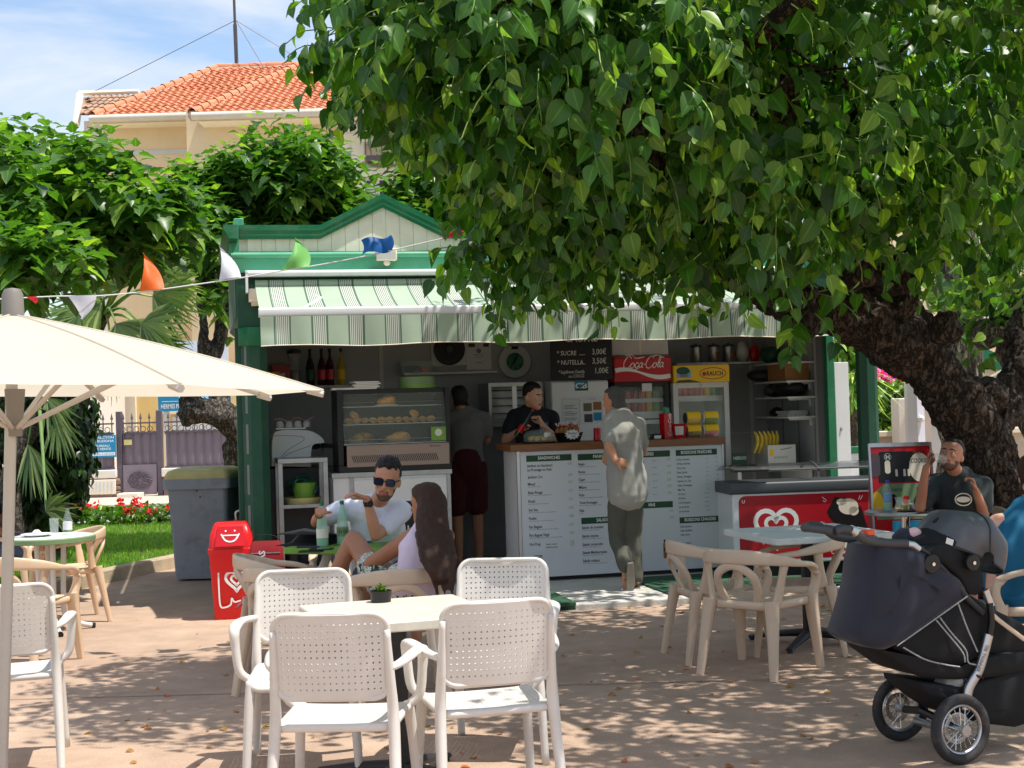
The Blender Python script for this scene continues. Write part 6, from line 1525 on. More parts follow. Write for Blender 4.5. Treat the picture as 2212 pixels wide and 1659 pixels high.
# oven shelf behind the barman
t,w,h=kbox('grill_oven','steel grill oven with open racks behind the barman','oven',(1056,826,1175,910),1.75,.5);mb=MB();mb.b2((0,.0,0),(.03,.5,h));mb.b2((w-.03,0,0),(w,.5,h));mb.b2((.03,.45,0),(w-.03,.5,h));mb.b2((.03,0,0),(w-.03,.45,.03));mb.b2((.03,0,h-.04),(w-.03,.45,h));mb.build('case','steel',t);mb=MB()
for k in range(4):mb.b2((.035,.05,h*(.2+.2*k)),(w-.035,.44,h*(.2+.2*k)+.008))
mb.build('rack','dark_grey',t);mb=MB();mb.b2((w*.42,-.015,.03),(w*.5,.0,h-.04));mb.build('upright','alu',t)
zt_=KM.inverted()@t.matrix_world;mb=MB();u_=zt_.translation;mb.b2((u_.x-.9,1.72,u_.z-.05),(u_.x+.75,BV,u_.z-.002));mb.b2((u_.x-.85,1.76,KF),(u_.x-.80,1.81,u_.z-.05));mb.b2((u_.x+.6,1.76,KF),(u_.x+.65,1.81,u_.z-.05));o=kput(mb.build('prep_table','steel',bevel=.003),0,0,0);tag(o,'steel preparation table along the back wall','table')
# pastry display case and the cabinet below
SV=.16
t,w,h=kbox('cold_cabinet','white cold cabinet with black poster behind the seated couple','cabinet',(722,1018,977,1225),SV,.6,KF)
mb=MB();mb.b2((0,.02,0),(w,.68,h-.04));mb.build('body','white_lacquer',t,bevel=.006);mb=MB();mb.b2((-.01,.0,h-.04),(w+.01,.70,h));mb.b2((w*.14,.005,.02),(w*.17,.019,h-.045));mb.b2((w*.965,.005,.02),(w*.995,.019,h-.045));mb.build('metal_trim','steel',t);mb=MB();mb.b2((w*.175,.004,.05),(w*.96,.018,h-.07));mb.build('poster_sheet','white_lacquer',t);mb=MB();mb.b2((w*.25,.0,.3),(w*.90,.0035,h*.74));pb=mb.build('poster','blackboard',t);mb=MB();text(mb,'MENU ICO',up_plane((0,0,0)),.075,(w*.60,h*.46),'c',.9);mb.build('lettering','chalk',pb)
CTZ=KF+h
t,w,h=kbox('pastry_case','glass pastry display case with rolls above a vented metal panel','display case',(730,839,974,1014),SV+.02,.5,CTZ+.001)
mb=MB();mb.b2((0,0,0),(w,.55,.06));mb.b2((0,.03,.06),(.05,.55,h));mb.b2((w-.04,.03,.06),(w,.55,h));mb.b2((.05,.5,.06),(w-.04,.55,h));mb.b2((.05,.10,h-.05),(w-.04,.5,h));mb.build('frame','black_plastic',t,bevel=.004)
hp_=(1014-957)/(1014-839)*h;mb=MB();mb.b2((.07,-.012,.045),(w-.02,.02,hp_));pnl=mb.build('vent_panel','brushed',t,bevel=.004);mb=MB();n=44
for k in range(n):x=.13+(w-.24)*k/n;mb.add([Vector(q)for q in((x,-.0132,hp_*.36),(x+.008,-.0132,hp_*.36),(x-.014,-.0132,hp_*.62),(x-.022,-.0132,hp_*.62))],[(0,1,2,3)])
mb.build('vent_slot','black_plastic',pnl);mb=MB();text(mb,'Bartscher',up_plane((0,-.013,0)),.018,(w-.1,hp_*.86),'r',shear=.2);mb.build('maker_name','dark_grey',pnl)
mb=MB();mb.add([Vector(q)for q in((.05,.0,hp_),(w-.04,0,hp_),(w-.04,.09,h-.04),(.05,.09,h-.04))],[(0,1,2,3)]);mb.build('front_glass','pane',t);mb=MB();zz=[hp_+.005,hp_+(h-hp_)*.36,hp_+(h-hp_)*.68]
for z,v0_ in zip(zz,(.03,.12,.2)):mb.b2((.052,v0_,z),(w-.042,.49,z+.006));mb.tube([(.06,v0_,z+.04),(w-.05,v0_,z+.04)],.003,5)
mb.build('glass_shelf','steel',t)
rb=random.Random(12);q=MB();q.ball((0,0,0),(.045,.035,.032),10);rollm=bpy.data.meshes.new('bread_roll');rollm.from_pydata(q.v,[],q.f);rollm.materials.append(MAT('bread'));rollm.polygons.foreach_set('use_smooth',[True]*len(rollm.polygons))
q=MB();q.box((0,-.033,.0),(.05,.012,.012));fillm=bpy.data.meshes.new('filling');fillm.from_pydata(q.v,[],q.f);fillm.materials.append(MAT('filling'))
def roll(x,y,z,s,rz_,lb):
 o=bpy.data.objects.new('bread_roll',rollm);COL.objects.link(o);o.matrix_world=t.matrix_world@Matrix.Translation((x,y,z))@Matrix.Rotation(rz_,4,'Y')@Matrix.Scale(s,4);tag(o,lb,'bread roll','rolls in the display case');f=bpy.data.objects.new('filling',fillm);COL.objects.link(f);f.parent=o
ORD=('first','second','third','fourth','fifth','sixth','seventh','eighth','ninth','tenth','last')
for k in range(11):roll(.11+k*(w-.22)/10.5,.17,zz[1]+.036,rb.uniform(.85,1.1),rb.uniform(-.4,.4),ORD[k]+' filled roll from the left on the middle pastry shelf')
for k,x in enumerate((.16,w*.7)):roll(x,.17,zz[1]+.088,1,.5,('left','right')[k]+' one of two rolls lying on top of the pastry row')
def pile(x,z,lb,sx,m='bread'):
 q=MB();q.ball((0,0,.035),(sx,.09,.04),12);q.ball((.02,-.02,.06),(sx*.7,.07,.035),12);tt=thing('sandwich_plate',lb,'food',matrix=t.matrix_world@Matrix.Translation((x,.22,z)));q.build('bread',m,tt,smooth=180);q=MB();q.lathe([(sx*1.1,0),(sx*1.25,.01),(sx*1.0,.004)],seg=16);q.build('plate','paper',tt)
pile(w*.46,zz[2]+.008,'stacked flat bread on the top shelf of the pastry case',.09);pile(w*.22,zz[0]+.008,'mixed salad sandwiches at the bottom left of the pastry case',.12,'filling');pile(w*.56,zz[0]+.008,'long sandwiches at the bottom middle of the pastry case',.12)
mb=MB();mb.b2((w*.82,-.016,hp_+.02),(w*.95,-.012,hp_+.14));gs=mb.build('green_sticker','lime',t);mb=MB();flat(mb,disc(w*.885,hp_+.09,.032),up_plane((0,-.016,0)));mb.build('sticker_disc','paper',gs)
TZ=CTZ+h+.001
u0,za,u1,zb2=kb(861,812,941,839,.45);mb=MB();cx_=(u0+u1)/2;rx_=(u1-u0)/2;tt=kthing('cake_box','round lime green cake carrier on top of the display case','cake box',cx_,.45,TZ);mb.lathe([(rx_,0),(rx_,.03)],seg=28);mb.build('base','lime',tt,smooth=40);mb=MB();mb.lathe([(rx_*.98,.03),(rx_*.95,.10),(rx_*.6,.118),(.001,.12)],seg=28,cap=False);mb.build('cover','sage_table',tt,smooth=50)
tt=kthing('folded_papers','stack of white papers on the display case','papers',kk(800,835,.4).x,.35,TZ);mb=MB()
for k in range(5):mb.box((-.06+.02*(k%2),.0,.008+k*.014),(.22,.2,.012),Matrix.Rotation(.06*(k-2),3,'Z'))
mb.box((-.25,.02,.01),(.2,.2,.018));mb.build('sheets','paper',tt)
# espresso machine on the steel stand and its cups
t=kthing('steel_stand','square steel stand with shelves inside the left kiosk post','stand',kk(600,1000,.12).x,.12,KF);sw_=kk(708,1000,.12).x-kk(600,1000,.12).x;sh=kk(650,990,.12).z-KF
mb=MB();q=.04
for x in(0,sw_-q):
 for y in(0,.45):mb.b2((x,y,0),(x+q,y+q,sh-q))
mb.b2((0,0,sh-q),(sw_,.49,sh));mb.build('frame','steel',t,bevel=.002);zsh=[kk(650,1090,.12).z-KF,.12];mb=MB()
for z in zsh:mb.b2((q,.01,z-.03),(sw_-q,.48,z))
build_each(mb,'shelf','steel',t)
tt=thing('yellow_tray','yellow printed tray on the steel stand under the green basket','tray',matrix=t.matrix_world@Matrix.Translation((sw_/2,.2,zsh[0]+.001)));mb=MB();mb.lathe([(.15,0),(.165,.05),(.16,.05),(.145,.006)],seg=28);mb.build('tray','yellow_lid',tt,smooth=40)
tt=thing('green_basket','bright green basket with coiled green hose on the steel stand','basket',matrix=t.matrix_world@Matrix.Translation((sw_/2+.02,.2,zsh[0]+.01)));mb=MB();mb.lathe([(.085,0),(.105,.17),(.10,.17),(.08,.01)],seg=22);mb.build('basket','lime',tt,smooth=40);mb=MB();rb=random.Random(9)
for k in range(6):cx_,cz_,r_=rb.uniform(-.11,.05),rb.uniform(.12,.22),rb.uniform(.05,.1);mb.tube([Vector((cx_+r_*cos(a),-.06+.02*k+.02*sin(a*2),cz_+r_*.8*sin(a)))for a in np.linspace(0,2*pi,20)[:-1]],.013,7,loop=True)
mb.build('hose','green_dark',tt,smooth=60)
for k,(x,lb,m)in enumerate(((.11,'dark paint tin with lettering on the stand bottom shelf','cardboard'),(.27,'small cream pot with black lid on the stand bottom shelf','trim_pale'))):
 tt=thing('tin_pot',lb,'tin',matrix=t.matrix_world@Matrix.Translation((x,.15,.121+0)));hh_=.19 if k==0 else.10;mb=MB();mb.lathe([(.075,0),(.075,hh_)],seg=20);mb.build('tin','black_plastic' if k==0 else m,tt,smooth=40);mb=MB();mb.lathe([(.079,hh_),(.079,hh_+.025),(.06,hh_+.025)],seg=20);mb.build('lid','black_plastic',tt,smooth=40)
 if k==0:mb=MB();text(mb,'HOT',up_plane((-.045,-.076,.10)),.04);text(mb,'CHOC',up_plane((-.045,-.076,.04)),.03);mb.build('lettering','cardboard',tt)
u0,za,u1,zb2=kb(586,927,700,1010,.62)
mb=MB();mb.b2((u0-.06,.60,KF),(u1+.08,1.2,za-.002));kput(tag(mb.build('side_cupboard','dark_grey',bevel=.003),'dark cupboard under the espresso machine','cupboard'),0,0,0)
t=kthing('espresso_machine','silver white espresso machine with curved flank at the kiosk left','coffee machine',u0,.62,za);w,h=u1-u0,zb2-za
mb=MB();mb.prism(cat([(0,0,0),(.02,h*.9,0),(.10,h,0),(w*.8,h*.93,0),(w*.97,h*.72,0),(w,h*.62,0),(w*.8,h*.58,0),(w*.74,h*.2,0),(w*.74,.0,0)],5)if False else[(q.x,q.y)for q in cat([(0.0,.02,0),(.015,h*.8,0),(.08,h*.98,0),(w*.7,h*.96,0),(w*.95,h*.78,0),(w,h*.62,0),(w*.80,h*.58,0),(w*.75,h*.3,0),(w*.75,.0,0)],4)],.5,Matrix(((1,0,0,0),(0,0,1,0),(0,1,0,0),(0,0,0,1))));mb.build('body','white_lacquer',t,smooth=35,bevel=.004)
mb=MB();I=up_plane((0,-.001,0));ribbon(mb,[(q.x,q.y)for q in cat([(0.02,h*.85,0),(w*.5,h*.82,0),(w*.62,h*.72,0),(w*.3,h*.45,0),(.03,.03,0)],6)],.004,I);ribbon(mb,[(q.x,q.y)for q in cat([(w*.05,.02,0),(w*.3,h*.35,0),(w*.75,h*.56,0)],6)],.004,I);mb.build('trim_line','dark_grey',t)
mb=MB();mb.cyl((w*.85,.2,h*.55),(w*1.25,.1,h*.52),.02,seg=8);mb.cyl((w*.86,.2,h*.45),(w*.86,.2,h*.6),.035,seg=10);mb.build('portafilter','black_metal',t);mb=MB();mb.tube(cat([(w*.95,.15,h*.6),(w*1.0,.12,h*.4),(w*.98,.1,h*.15)],5),.006,6);mb.build('steam_wand','chrome',t,smooth=60)
mb=MB();mb.b2((.05,.08,h+.002),(w*.68,.4,h+.012));mb.build('cup_rail','steel',t)
for k in range(4):
 q=MB();q.lathe([(.02,0),(.033,.015),(.036,.06),(.033,.06),(.018,.006)],seg=14);o=q.build('coffee_cup','paper',smooth=40);o.matrix_world=t.matrix_world@Matrix.Translation((.09+.08*k,.15,h+.075))@Matrix.Rotation(pi,4,'X');tag(o,('leftmost','second','third','rightmost')[k]+' upturned white cup on the espresso machine','cup','cups on the espresso machine')
q=MB();q.grid(lambda a,b:Vector((.04+.36*a,.1+.24*b,h+.085+.025*sin(a*14)*.6+.015*noise.noise(Vector((a*6,b*5,1))))),24,8);o=q.build('tea_towel','pinkish',smooth=180,solid=.004);o.matrix_world=t.matrix_world.copy();tag(o,'crumpled pale towel over the cups on the espresso machine','towel')
# open flap and half door at the right end
c=kk(1786,865,-.2);t=kthing('open_shutter','white inner face of the opened kiosk side shutter','shutter',W+.02,.86,.2);u0=kk(1772,800,1.6);h1=at(1786,785,14.4).z
mb=MB();mb.b2((.015,0,.15),(.165,.035,h1-.2));mb.build('panel','white_lacquer',t,bevel=.004);mb=MB();mb.b2((.06,-.012,h1*.55),(.075,-.001,h1*.55+.03));mb.build('latch','steel',t)
u0,za,u1,zb2=kb(1783,965,1885,1100,.9);t=kthing('half_door','low white half door in a green frame at the kiosk end','door',W+.08,.9,KF);w,h=1.0,zb2-KF
mb=MB();mb.b2((0,0,0),(.07,.05,h));mb.b2((w-.07,0,0),(w,.05,h));mb.b2((.07,0,h-.07),(w-.07,.05,h));mb.b2((.07,0,0),(w-.07,.05,.08));mb.build('frame','green_paint',t,bevel=.005);mb=MB();mb.b2((.07,.015,.08),(w-.07,.035,h-.07));mb.build('panel','white_lacquer',t);mb=MB();mb.prism([(p_.x,p_.y)for p_ in cat([(.45,.2,0),(.5,h-.12,0),(.8,h-.1,0),(.9,.2,0)],5)],.05,Matrix(((1,0,0,0),(0,0,1,-.06),(0,1,0,0),(0,0,0,1))));mb.build('teal_sticker','green_light',t)
# ================================================================ TERRACE FURNITURE
def hole_panel(w,h,nx,ny,rad,hole=.27,thick=.006):
 """perforated rounded panel in local XY centred on 0; returns MB-ready verts and faces of the front sheet"""
 V=[];F=[];cw,ch=w/nx,h/ny
 def clampc(x,y):
  ax,ay=abs(x)-(w/2-rad),abs(y)-(h/2-rad)
  if ax>0 and ay>0:
   L_=sqrt(ax*ax+ay*ay)
   if L_>rad:x=math.copysign(w/2-rad+ax/L_*rad,x);y=math.copysign(h/2-rad+ay/L_*rad,y)
  return x,y
 for i in range(nx):
  for j in range(ny):
   cx,cy=-w/2+(i+.5)*cw,-h/2+(j+.5)*ch;b=len(V);solid_=i in(0,nx-1)or j in(0,ny-1)
   o=[(1,0),(1,1),(0,1),(-1,1),(-1,0),(-1,-1),(0,-1),(1,-1)]
   for(a,c)in o:V.append(clampc(cx+a*cw/2,cy+c*ch/2))
   if solid_:F.append(tuple(range(b,b+8)));continue
   r_=hole*min(cw,ch)
   for k in range(8):an=pi/4*k;V.append((cx+r_*cos(an),cy+r_*sin(an)))
   for k in range(8):k2=(k+1)%8;F.append((b+k,b+k2,b+8+k2,b+8+k))
 return V,F
def holed(name,w,h,nx,ny,rad,fn,m,parent,hole=.27,thick=.007):
 V,F=hole_panel(w,h,nx,ny,rad,hole);bm=bmesh.new();vs=[bm.verts.new(fn(x,y))for x,y in V]
 for f in F:
  try:bm.faces.new([vs[i]for i in f])
  except ValueError:pass
 bmesh.ops.remove_doubles(bm,verts=bm.verts[:],dist=.0004);me=bpy.data.meshes.new(name);bm.to_mesh(me);bm.free()
 return finish(me,name,m,parent,solid=thick)
def white_chair():
 t=thing('white_chair','x','chair');m='white_plastic'
 bw,bz0,bz1=.215,.545,.86
 def bk(x,z):z=z+(bz0+bz1)/2;return Vector((x,-.215-.13*(z-.5)-.035*(1-(x/bw)**2)+.0,z))
 bo=holed('backrest',bw*2,bz1-bz0,19,13,.055,bk,m,t,.165)
 mb=MB();mb.tube([bk(x,z)for x,z in rrect(-bw,-(bz1-bz0)/2,bw,(bz1-bz0)/2,.06,6)],.011,8,loop=True);mb.build('rim',m,bo,smooth=180)
 def st(x,y):return Vector((x*(1+.03*(y/.22)),y,.445-.018*(1-(x/.22)**2)*(1-(y/.22)**2)-(.02*((y-.16)/.05)**2 if y>.16 else 0)))
 so=holed('seat',.43,.43,19,19,.05,st,m,t,.13)
 mb=MB();mb.tube([st(x,y)-Vector((0,0,.012))for x,y in rrect(-.218,-.218,.218,.218,.05,5)],.016,8,loop=True);mb.build('seat_rim',m,so,smooth=180)
 for s in(-1,1):
  mb=MB();mb.tube(cat([(s*.213,-.262,.80),(s*.217,-.235,.62),(s*.222,-.215,.45),(s*.232,-.27,.2),(s*.238,-.325,0)],6),lerp_list([.012,.018,.023,.021,.018],25),10,rb=lerp_list([.014,.021,.027,.024,.02],25),side=(1,0,0));mb.build('leg',m,t,smooth=180)
  mb=MB();mb.tube(cat([(s*.215,.19,.44),(s*.228,.215,.3),(s*.245,.245,0)],6),lerp_list([.024,.021,.018],13),10);mb.build('leg',m,t,smooth=180)
  mb=MB();mb.tube(cat([(s*.217,-.245,.655),(s*.25,-.16,.662),(s*.275,-.02,.672),(s*.285,.10,.668),(s*.287,.145,.645),(s*.283,.15,.58),(s*.268,.155,.48),(s*.22,.15,.435)],6),lerp_list([.016,.021,.027,.028,.023,.019,.019,.018],43),10,rb=lerp_list([.014,.015,.015,.016,.020,.020,.019,.018],43),side=(1,0,0));mb.build('armrest',m,t,smooth=180)
 return t
def beige_chair(m='beige_plastic'):
 t=thing('plastic_armchair','x','chair')
 def st(x,y):return Vector((x*(1+.12*y/.21),y,.425-.02*(1-(x/.22)**2)*(1-(y/.22)**2)))
 so=holed('seat',.43,.41,18,16,.07,st,m,t,.24)
 mb=MB();mb.tube([st(x,y)-Vector((0,0,.014))for x,y in rrect(-.218,-.21,.218,.21,.07,5)],.012,8,rb=.026,side=(0,0,1)if False else None,loop=True);mb.build('seat_rim',m,so,smooth=180)
 rail=cat([(-.243,.21,.43),(-.258,.235,.51),(-.268,.215,.58),(-.28,.12,.625),(-.285,-.02,.645),(-.25,-.17,.675),(-.13,-.275,.695),(0,-.305,.70),(.13,-.275,.695),(.25,-.17,.675),(.285,-.02,.645),(.28,.12,.625),(.268,.215,.58),(.258,.235,.51),(.243,.21,.43)],6);n=len(rail);RS=[Vector((0,.001-(q.z<.6)*(q.y>.1)*1.0,1)).normalized()if q.y>.19 else Vector((0,0,1))for q in rail]
 mb=MB();mb.tube(rail,lerp_list([.026,.022,.018,.016,.019,.032,.042,.044,.042,.032,.019,.016,.018,.022,.026],n),14,rb=lerp_list([.030,.026,.027,.031,.029,.018,.013,.012,.013,.018,.029,.031,.027,.026,.030],n),side=RS,sq=.55);mb.build('top_rail',m,t,smooth=60)
 for s in(-1,1):
  mb=MB();pts=cat([(s*.24,.205,.45),(s*.248,.215,.3),(s*.265,.255,0)],6);mb.tube(pts,lerp_list([.040,.034,.022],13),12,rb=lerp_list([.034,.027,.018],13),side=(1,0,0),sq=.45);mb.build('leg',m,t,smooth=60)
  mb=MB();pts=cat([(s*.20,-.21,.44),(s*.215,-.235,.3),(s*.24,-.29,0)],6);mb.tube(pts,lerp_list([.042,.034,.022],13),12,rb=lerp_list([.034,.026,.018],13),side=(1,0,0),sq=.45);mb.build('leg',m,t,smooth=60)
  mb=MB();pts=cat([(s*.255,-.14,.665),(s*.235,-.15,.56),(s*.21,-.165,.43)],5);mb.tube(pts,lerp_list([.03,.024,.034],11),10,rb=lerp_list([.018,.015,.018],11),side=(.3*s,1,0),sq=.7);mb.build('back_post',m,t,smooth=60)
 mb=MB();pts=cat([(-.10,-.195,.43),(-.125,-.235,.52),(-.105,-.275,.60),(0,-.298,.65),(.105,-.275,.60),(.125,-.235,.52),(.10,-.195,.43)],6);mb.tube(pts,.026,10,rb=.014,side=[(cos(a),0,sin(a))for a in np.linspace(0,-pi,len(pts))],sq=.7);mb.build('back_hoop',m,t,smooth=60)
 return t
wc0=white_chair();bc0=beige_chair();pc0=beige_chair('peach_plastic')
used=set()
def put(proto,x,y,deg,label,group):
 o=proto if proto.name not in used else copy_tree(proto);used.add(proto.name)
 o.location=(x,y,0);o.rotation_euler=(0,0,radians(deg));o['label']=label;o['group']=group;return o
def chair_at(proto,px,py,zt,deg,back,label,group):
 """stand a chair so that the middle of its top rail shows at the pixel"""
 p_=gp(px,py,zt);a=radians(deg);return put(proto,p_.x-(-sin(a))*back,p_.y-cos(a)*back,deg,label,group)
G1,G2,G3='white perforated chairs at the front table','beige plastic armchairs','peach plastic armchairs at the left'
chair_at(wc0,706,1330,.86,-4,-.30,'near left white perforated armchair, largest, back to the camera',G1)
chair_at(wc0,1078,1302,.86,14,-.30,'near right white perforated armchair with its back to the camera',G1)
chair_at(wc0,655,1232,.86,186,-.30,'far left white perforated armchair facing the camera across the table',G1)
chair_at(wc0,1088,1208,.86,172,-.30,'far right white perforated armchair facing the camera across the table',G1)
chair_at(wc0,4,1268,.86,16,-.30,'white perforated armchair cut off by the left picture edge','single white chair')
chair_at(bc0,1580,1186,.745,-38,-.30,'beige armchair in front of the right table, back to the camera',G2)
chair_at(bc0,1448,1166,.745,-78,-.30,'beige armchair left of the right table, facing right',G2)
chair_at(bc0,1818,1150,.745,80,-.30,'beige armchair right of the right table beside the stroller',G2)
chair_at(bc0,868,1228,.745,12,-.30,'beige armchair the long haired woman sits on',G2)
chair_at(bc0,562,1226,.745,-36,-.30,'beige armchair left of the green table behind the white chair',G2)
chair_at(bc0,508,1196,.745,-74,-.30,'beige armchair with red bag hanging on it by the red bin',G2)
put(bc0,-1.12,9.95,176,'beige armchair under the man in the white tee',G2)
chair_at(pc0,222,1135,.745,118,-.30,'peach armchair with visible legs right of the round table',G3)
chair_at(pc0,-8,1203,.745,-12,-.30,'peach armchair behind the white chair at the left edge',G3)
put(pc0,-4.35,12.02,-78,'peach armchair half hidden behind the parasol pole',G3)
# ---- square tables
def square_table(name,label,cx,cy,deg,half,zt,m,pedestal=True):
 t=thing(name,label,'table',(cx,cy,0),radians(deg))
 mb=MB();mb.prism(rrect(-half,-half,half,half,.025,4),.042,Matrix.Translation((0,0,zt-.042)));mb.build('tabletop',m,t,bevel=.006,smooth=40)
 if pedestal:
  mb=MB();mb.prism(rrect(-.036,-.036,.036,.036,.012,3),zt-.08,Matrix.Translation((0,0,.05)));mb.b2((-.15,-.15,zt-.06),(.15,.15,zt-.043));mb.build('column','black_metal',t,smooth=40)
  for k in range(4):
   a=pi/4+pi/2*k;d=Vector((cos(a),sin(a),0));mb=MB();mb.tube([d*.0+Vector((0,0,.075)),d*.2+Vector((0,0,.055)),d*.42+Vector((0,0,.022))],[.04,.034,.022],8,rb=[.028,.022,.012],side=(-d.y,d.x,0));mb.cyl(d*.40,d*.40+Vector((0,0,.02)),.018,seg=8);mb.build('foot','black_metal',t,smooth=60)
 return t
tc_=gp(649,1307,.745);td_=gp(973,1283,.745);e_=(td_-tc_).normalized();n_=Vector((e_.y,-e_.x,0));cc_=(tc_+td_)/2+n_*.36
ft_=square_table('cream_table','square cream table in the foreground between four white chairs',cc_.x,cc_.y,math.degrees(atan2(e_.y,e_.x)),.36,.745,'table_white')
square_table('pale_table','square pale table with black cross foot at the right',1.90,9.33,15,.415,.735,'table_grey_white')
ga,gb=gp(607,1183,.73),gp(821,1185,.73);e_=(gb-ga).normalized();n_=Vector((-e_.y,e_.x,0));gc=(ga+gb)/2+n_*.35;GA=atan2(e_.y,e_.x)
gt=square_table('green_table','lime green square table in front of the seated couple',gc.x,gc.y,math.degrees(GA),.35,.73,'lime',False)
mb=MB()
for sx in(-1,1):
 for sy in(-1,1):q=MB();q.tube(cat([(sx*.12,sy*.12,.70),(sx*.2,sy*.2,.45),(sx*.22,sy*.22,.2),(sx*.30,sy*.30,0)],5),lerp_list([.03,.026,.024,.026],16),8,sq=.7);q.build('leg','white_plastic',gt,smooth=60)
def lathe_obj(name,label,catg,loc,parts,group=None,seg=20,rz=0):
 t=thing(name,label,catg,loc,rz,group)
 for nm,prof,m in parts:mb=MB();mb.lathe(prof,seg=seg,cap=nm not in('glass_body',));mb.build(nm,m,t,smooth=45)
 return t
ac=gp(823,1300,.745);lathe_obj('ashtray','round dark ashtray cup with a tiny plant on the front table','ashtray',(ac.x,ac.y,.746),[('cup',[(.045,0),(.05,.05),(.047,.05),(.042,.012)],'black_plastic')])
ap=[o for o in bpy.data.objects if o.name=='ashtray'][0];n=14;P=np.zeros((n,3))+[0,0,.045];A_=unit(rng.normal(size=(n,3))*[1,1,.3]+[0,0,.9]);foliage(ap,P,A_,unit(rng.normal(size=(n,3))),rng.uniform(.03,.055,n),LONG,'leaf_hedge','plant')
# round table at the left
rc_=gp(108,1160,.72);t=thing('round_table','round sage green table with curved white legs beside the lawn','table',(rc_.x,rc_.y,0));mb=MB();mb.lathe([(.33,.685),(.335,.69),(.335,.72),(.325,.727)],seg=40);mb.build('tabletop','sage_table',t,smooth=40);mb=MB();mb.lathe([(.322,.7275),(.001,.728)],seg=40);mb.build('top_sheet','table_grey_white',t)
for k in range(4):
 a=.5+k*pi/2;d=Vector((cos(a),sin(a),0));mb=MB();mb.tube(cat([d*.10+Vector((0,0,.69)),d*.09+Vector((0,0,.3)),d*.10+Vector((0,0,.12)),d*.2+Vector((0,0,.05)),d*.30+Vector((0,0,.02))],5),.021,8);lg=mb.build('leg','white_plastic',t,smooth=60);mb=MB();mb.cyl(d*.295+Vector((0,0,.02)),d*.32+Vector((0,0,.016)),.023,seg=8);mb.build('foot_cap','black_plastic',lg)
lathe_obj('plate','white plate with crumpled napkin on the round table','plate',(rc_.x-.1,rc_.y,.7285),[('dish',[(.07,0),(.12,.018),(.118,.02),(.065,.006)],'paper'),('napkin',[(.03,.008),(.035,.03),(.015,.05),(.001,.05)],'paper')])
lathe_obj('beer_glass','tall clear glass on the round table','glass',(rc_.x+.06,rc_.y-.08,.7285),[('glass_body',[(.028,0),(.036,.14),(.034,.14),(.027,.008),(.001,.008)],'pane')])
lathe_obj('cola_bottle','glass bottle with black cap on the round table','bottle',(rc_.x+.12,rc_.y+.05,.7285),[('glass_body',[(.032,0),(.034,.02),(.034,.12),(.016,.17),(.014,.21)],'pane'),('cap',[(.016,.205),(.016,.235)],'black_plastic'),('label',[(.0348,.04),(.0348,.10)],'paper')])
# ---- cream parasol
PC=Vector((-1.79,5.12,0));t=thing('cream_parasol','large cream canvas parasol on a grey pole at the left','parasol',PC);tilt=Matrix.Rotation(-.012,3,'X')@Matrix.Rotation(.03,3,'Y');HZ=1.99;R_=1.12;cor=[]
for k in range(8):a=pi/4*k;cor.append(tilt@Vector((R_*cos(a),R_*sin(a),-.275))+Vector((0,0,HZ)))
apex=Vector((0,0,HZ));mb=MB()
for k in range(8):
 A_,B_=cor[k],cor[(k+1)%8]
 def fn(s,q,A_=A_,B_=B_):
  e=A_.lerp(B_,s);p_=apex.lerp(e,max(q,.02));sag=.05*sin(pi*min(1,q))*sin(pi*s)*q+.018*sin(pi*s)*q*q
  return p_+Vector((0,0,-sag+.02*sin(pi*q)))-(e-apex)*(.05*sin(pi*s)*q*q)
 mb.grid(fn,8,10)
cn=mb.build('canopy','cream_canvas',t,smooth=60)
for c in cor:mb=MB();mb.tube([apex.lerp(c,q)+Vector((0,0,.02*sin(pi*q)+.001))for q in np.linspace(.02,1,9)],.004,5);mb.build('seam','cream_canvas',cn)
for c in cor:mb=MB();mb.tube([apex+Vector((0,0,-.02)),(apex+c)/2+Vector((0,0,-.008)),c+Vector((0,0,-.012))],.009,6);rb0=mb.build('rib','parasol_pole',t);mb=MB();mb.tube([Vector((-.005,0,HZ-.42)),apex.lerp(c,.5)+Vector((0,0,-.02))],.009,6);mb.tube([c+(c-apex).normalized()*-.06+Vector((0,0,-.014)),c+Vector((0,0,-.014))],.014,6);build_each(mb,'strut','parasol_pole',rb0)
mb=MB();mb.lathe([(.04,HZ-.02),(.037,HZ+.07),(.028,HZ+.09),(.001,HZ+.095)],seg=16);mb.build('finial','parasol_grey',t,smooth=50)
mb=MB();mb.tube([Vector((.0,0,HZ-.02)),Vector((-.045,0,1.0)),Vector((-.10,0,.0))],.021,14);mb.build('pole','parasol_pole',t,smooth=60);mb=MB();mb.tube([Vector((-.004,0,HZ-.44)),Vector((-.002,0,HZ-.34)),Vector((0,0,HZ-.27))],[.026,.032,.036],14);mb.build('hub','parasol_grey',t,smooth=50);mb=MB();mb.lathe([(.25,0),(.25,.05),(.05,.08),(.04,.35)],seg=24,c=(-.10,0,0));mb.build('base','black_metal',t,smooth=40)
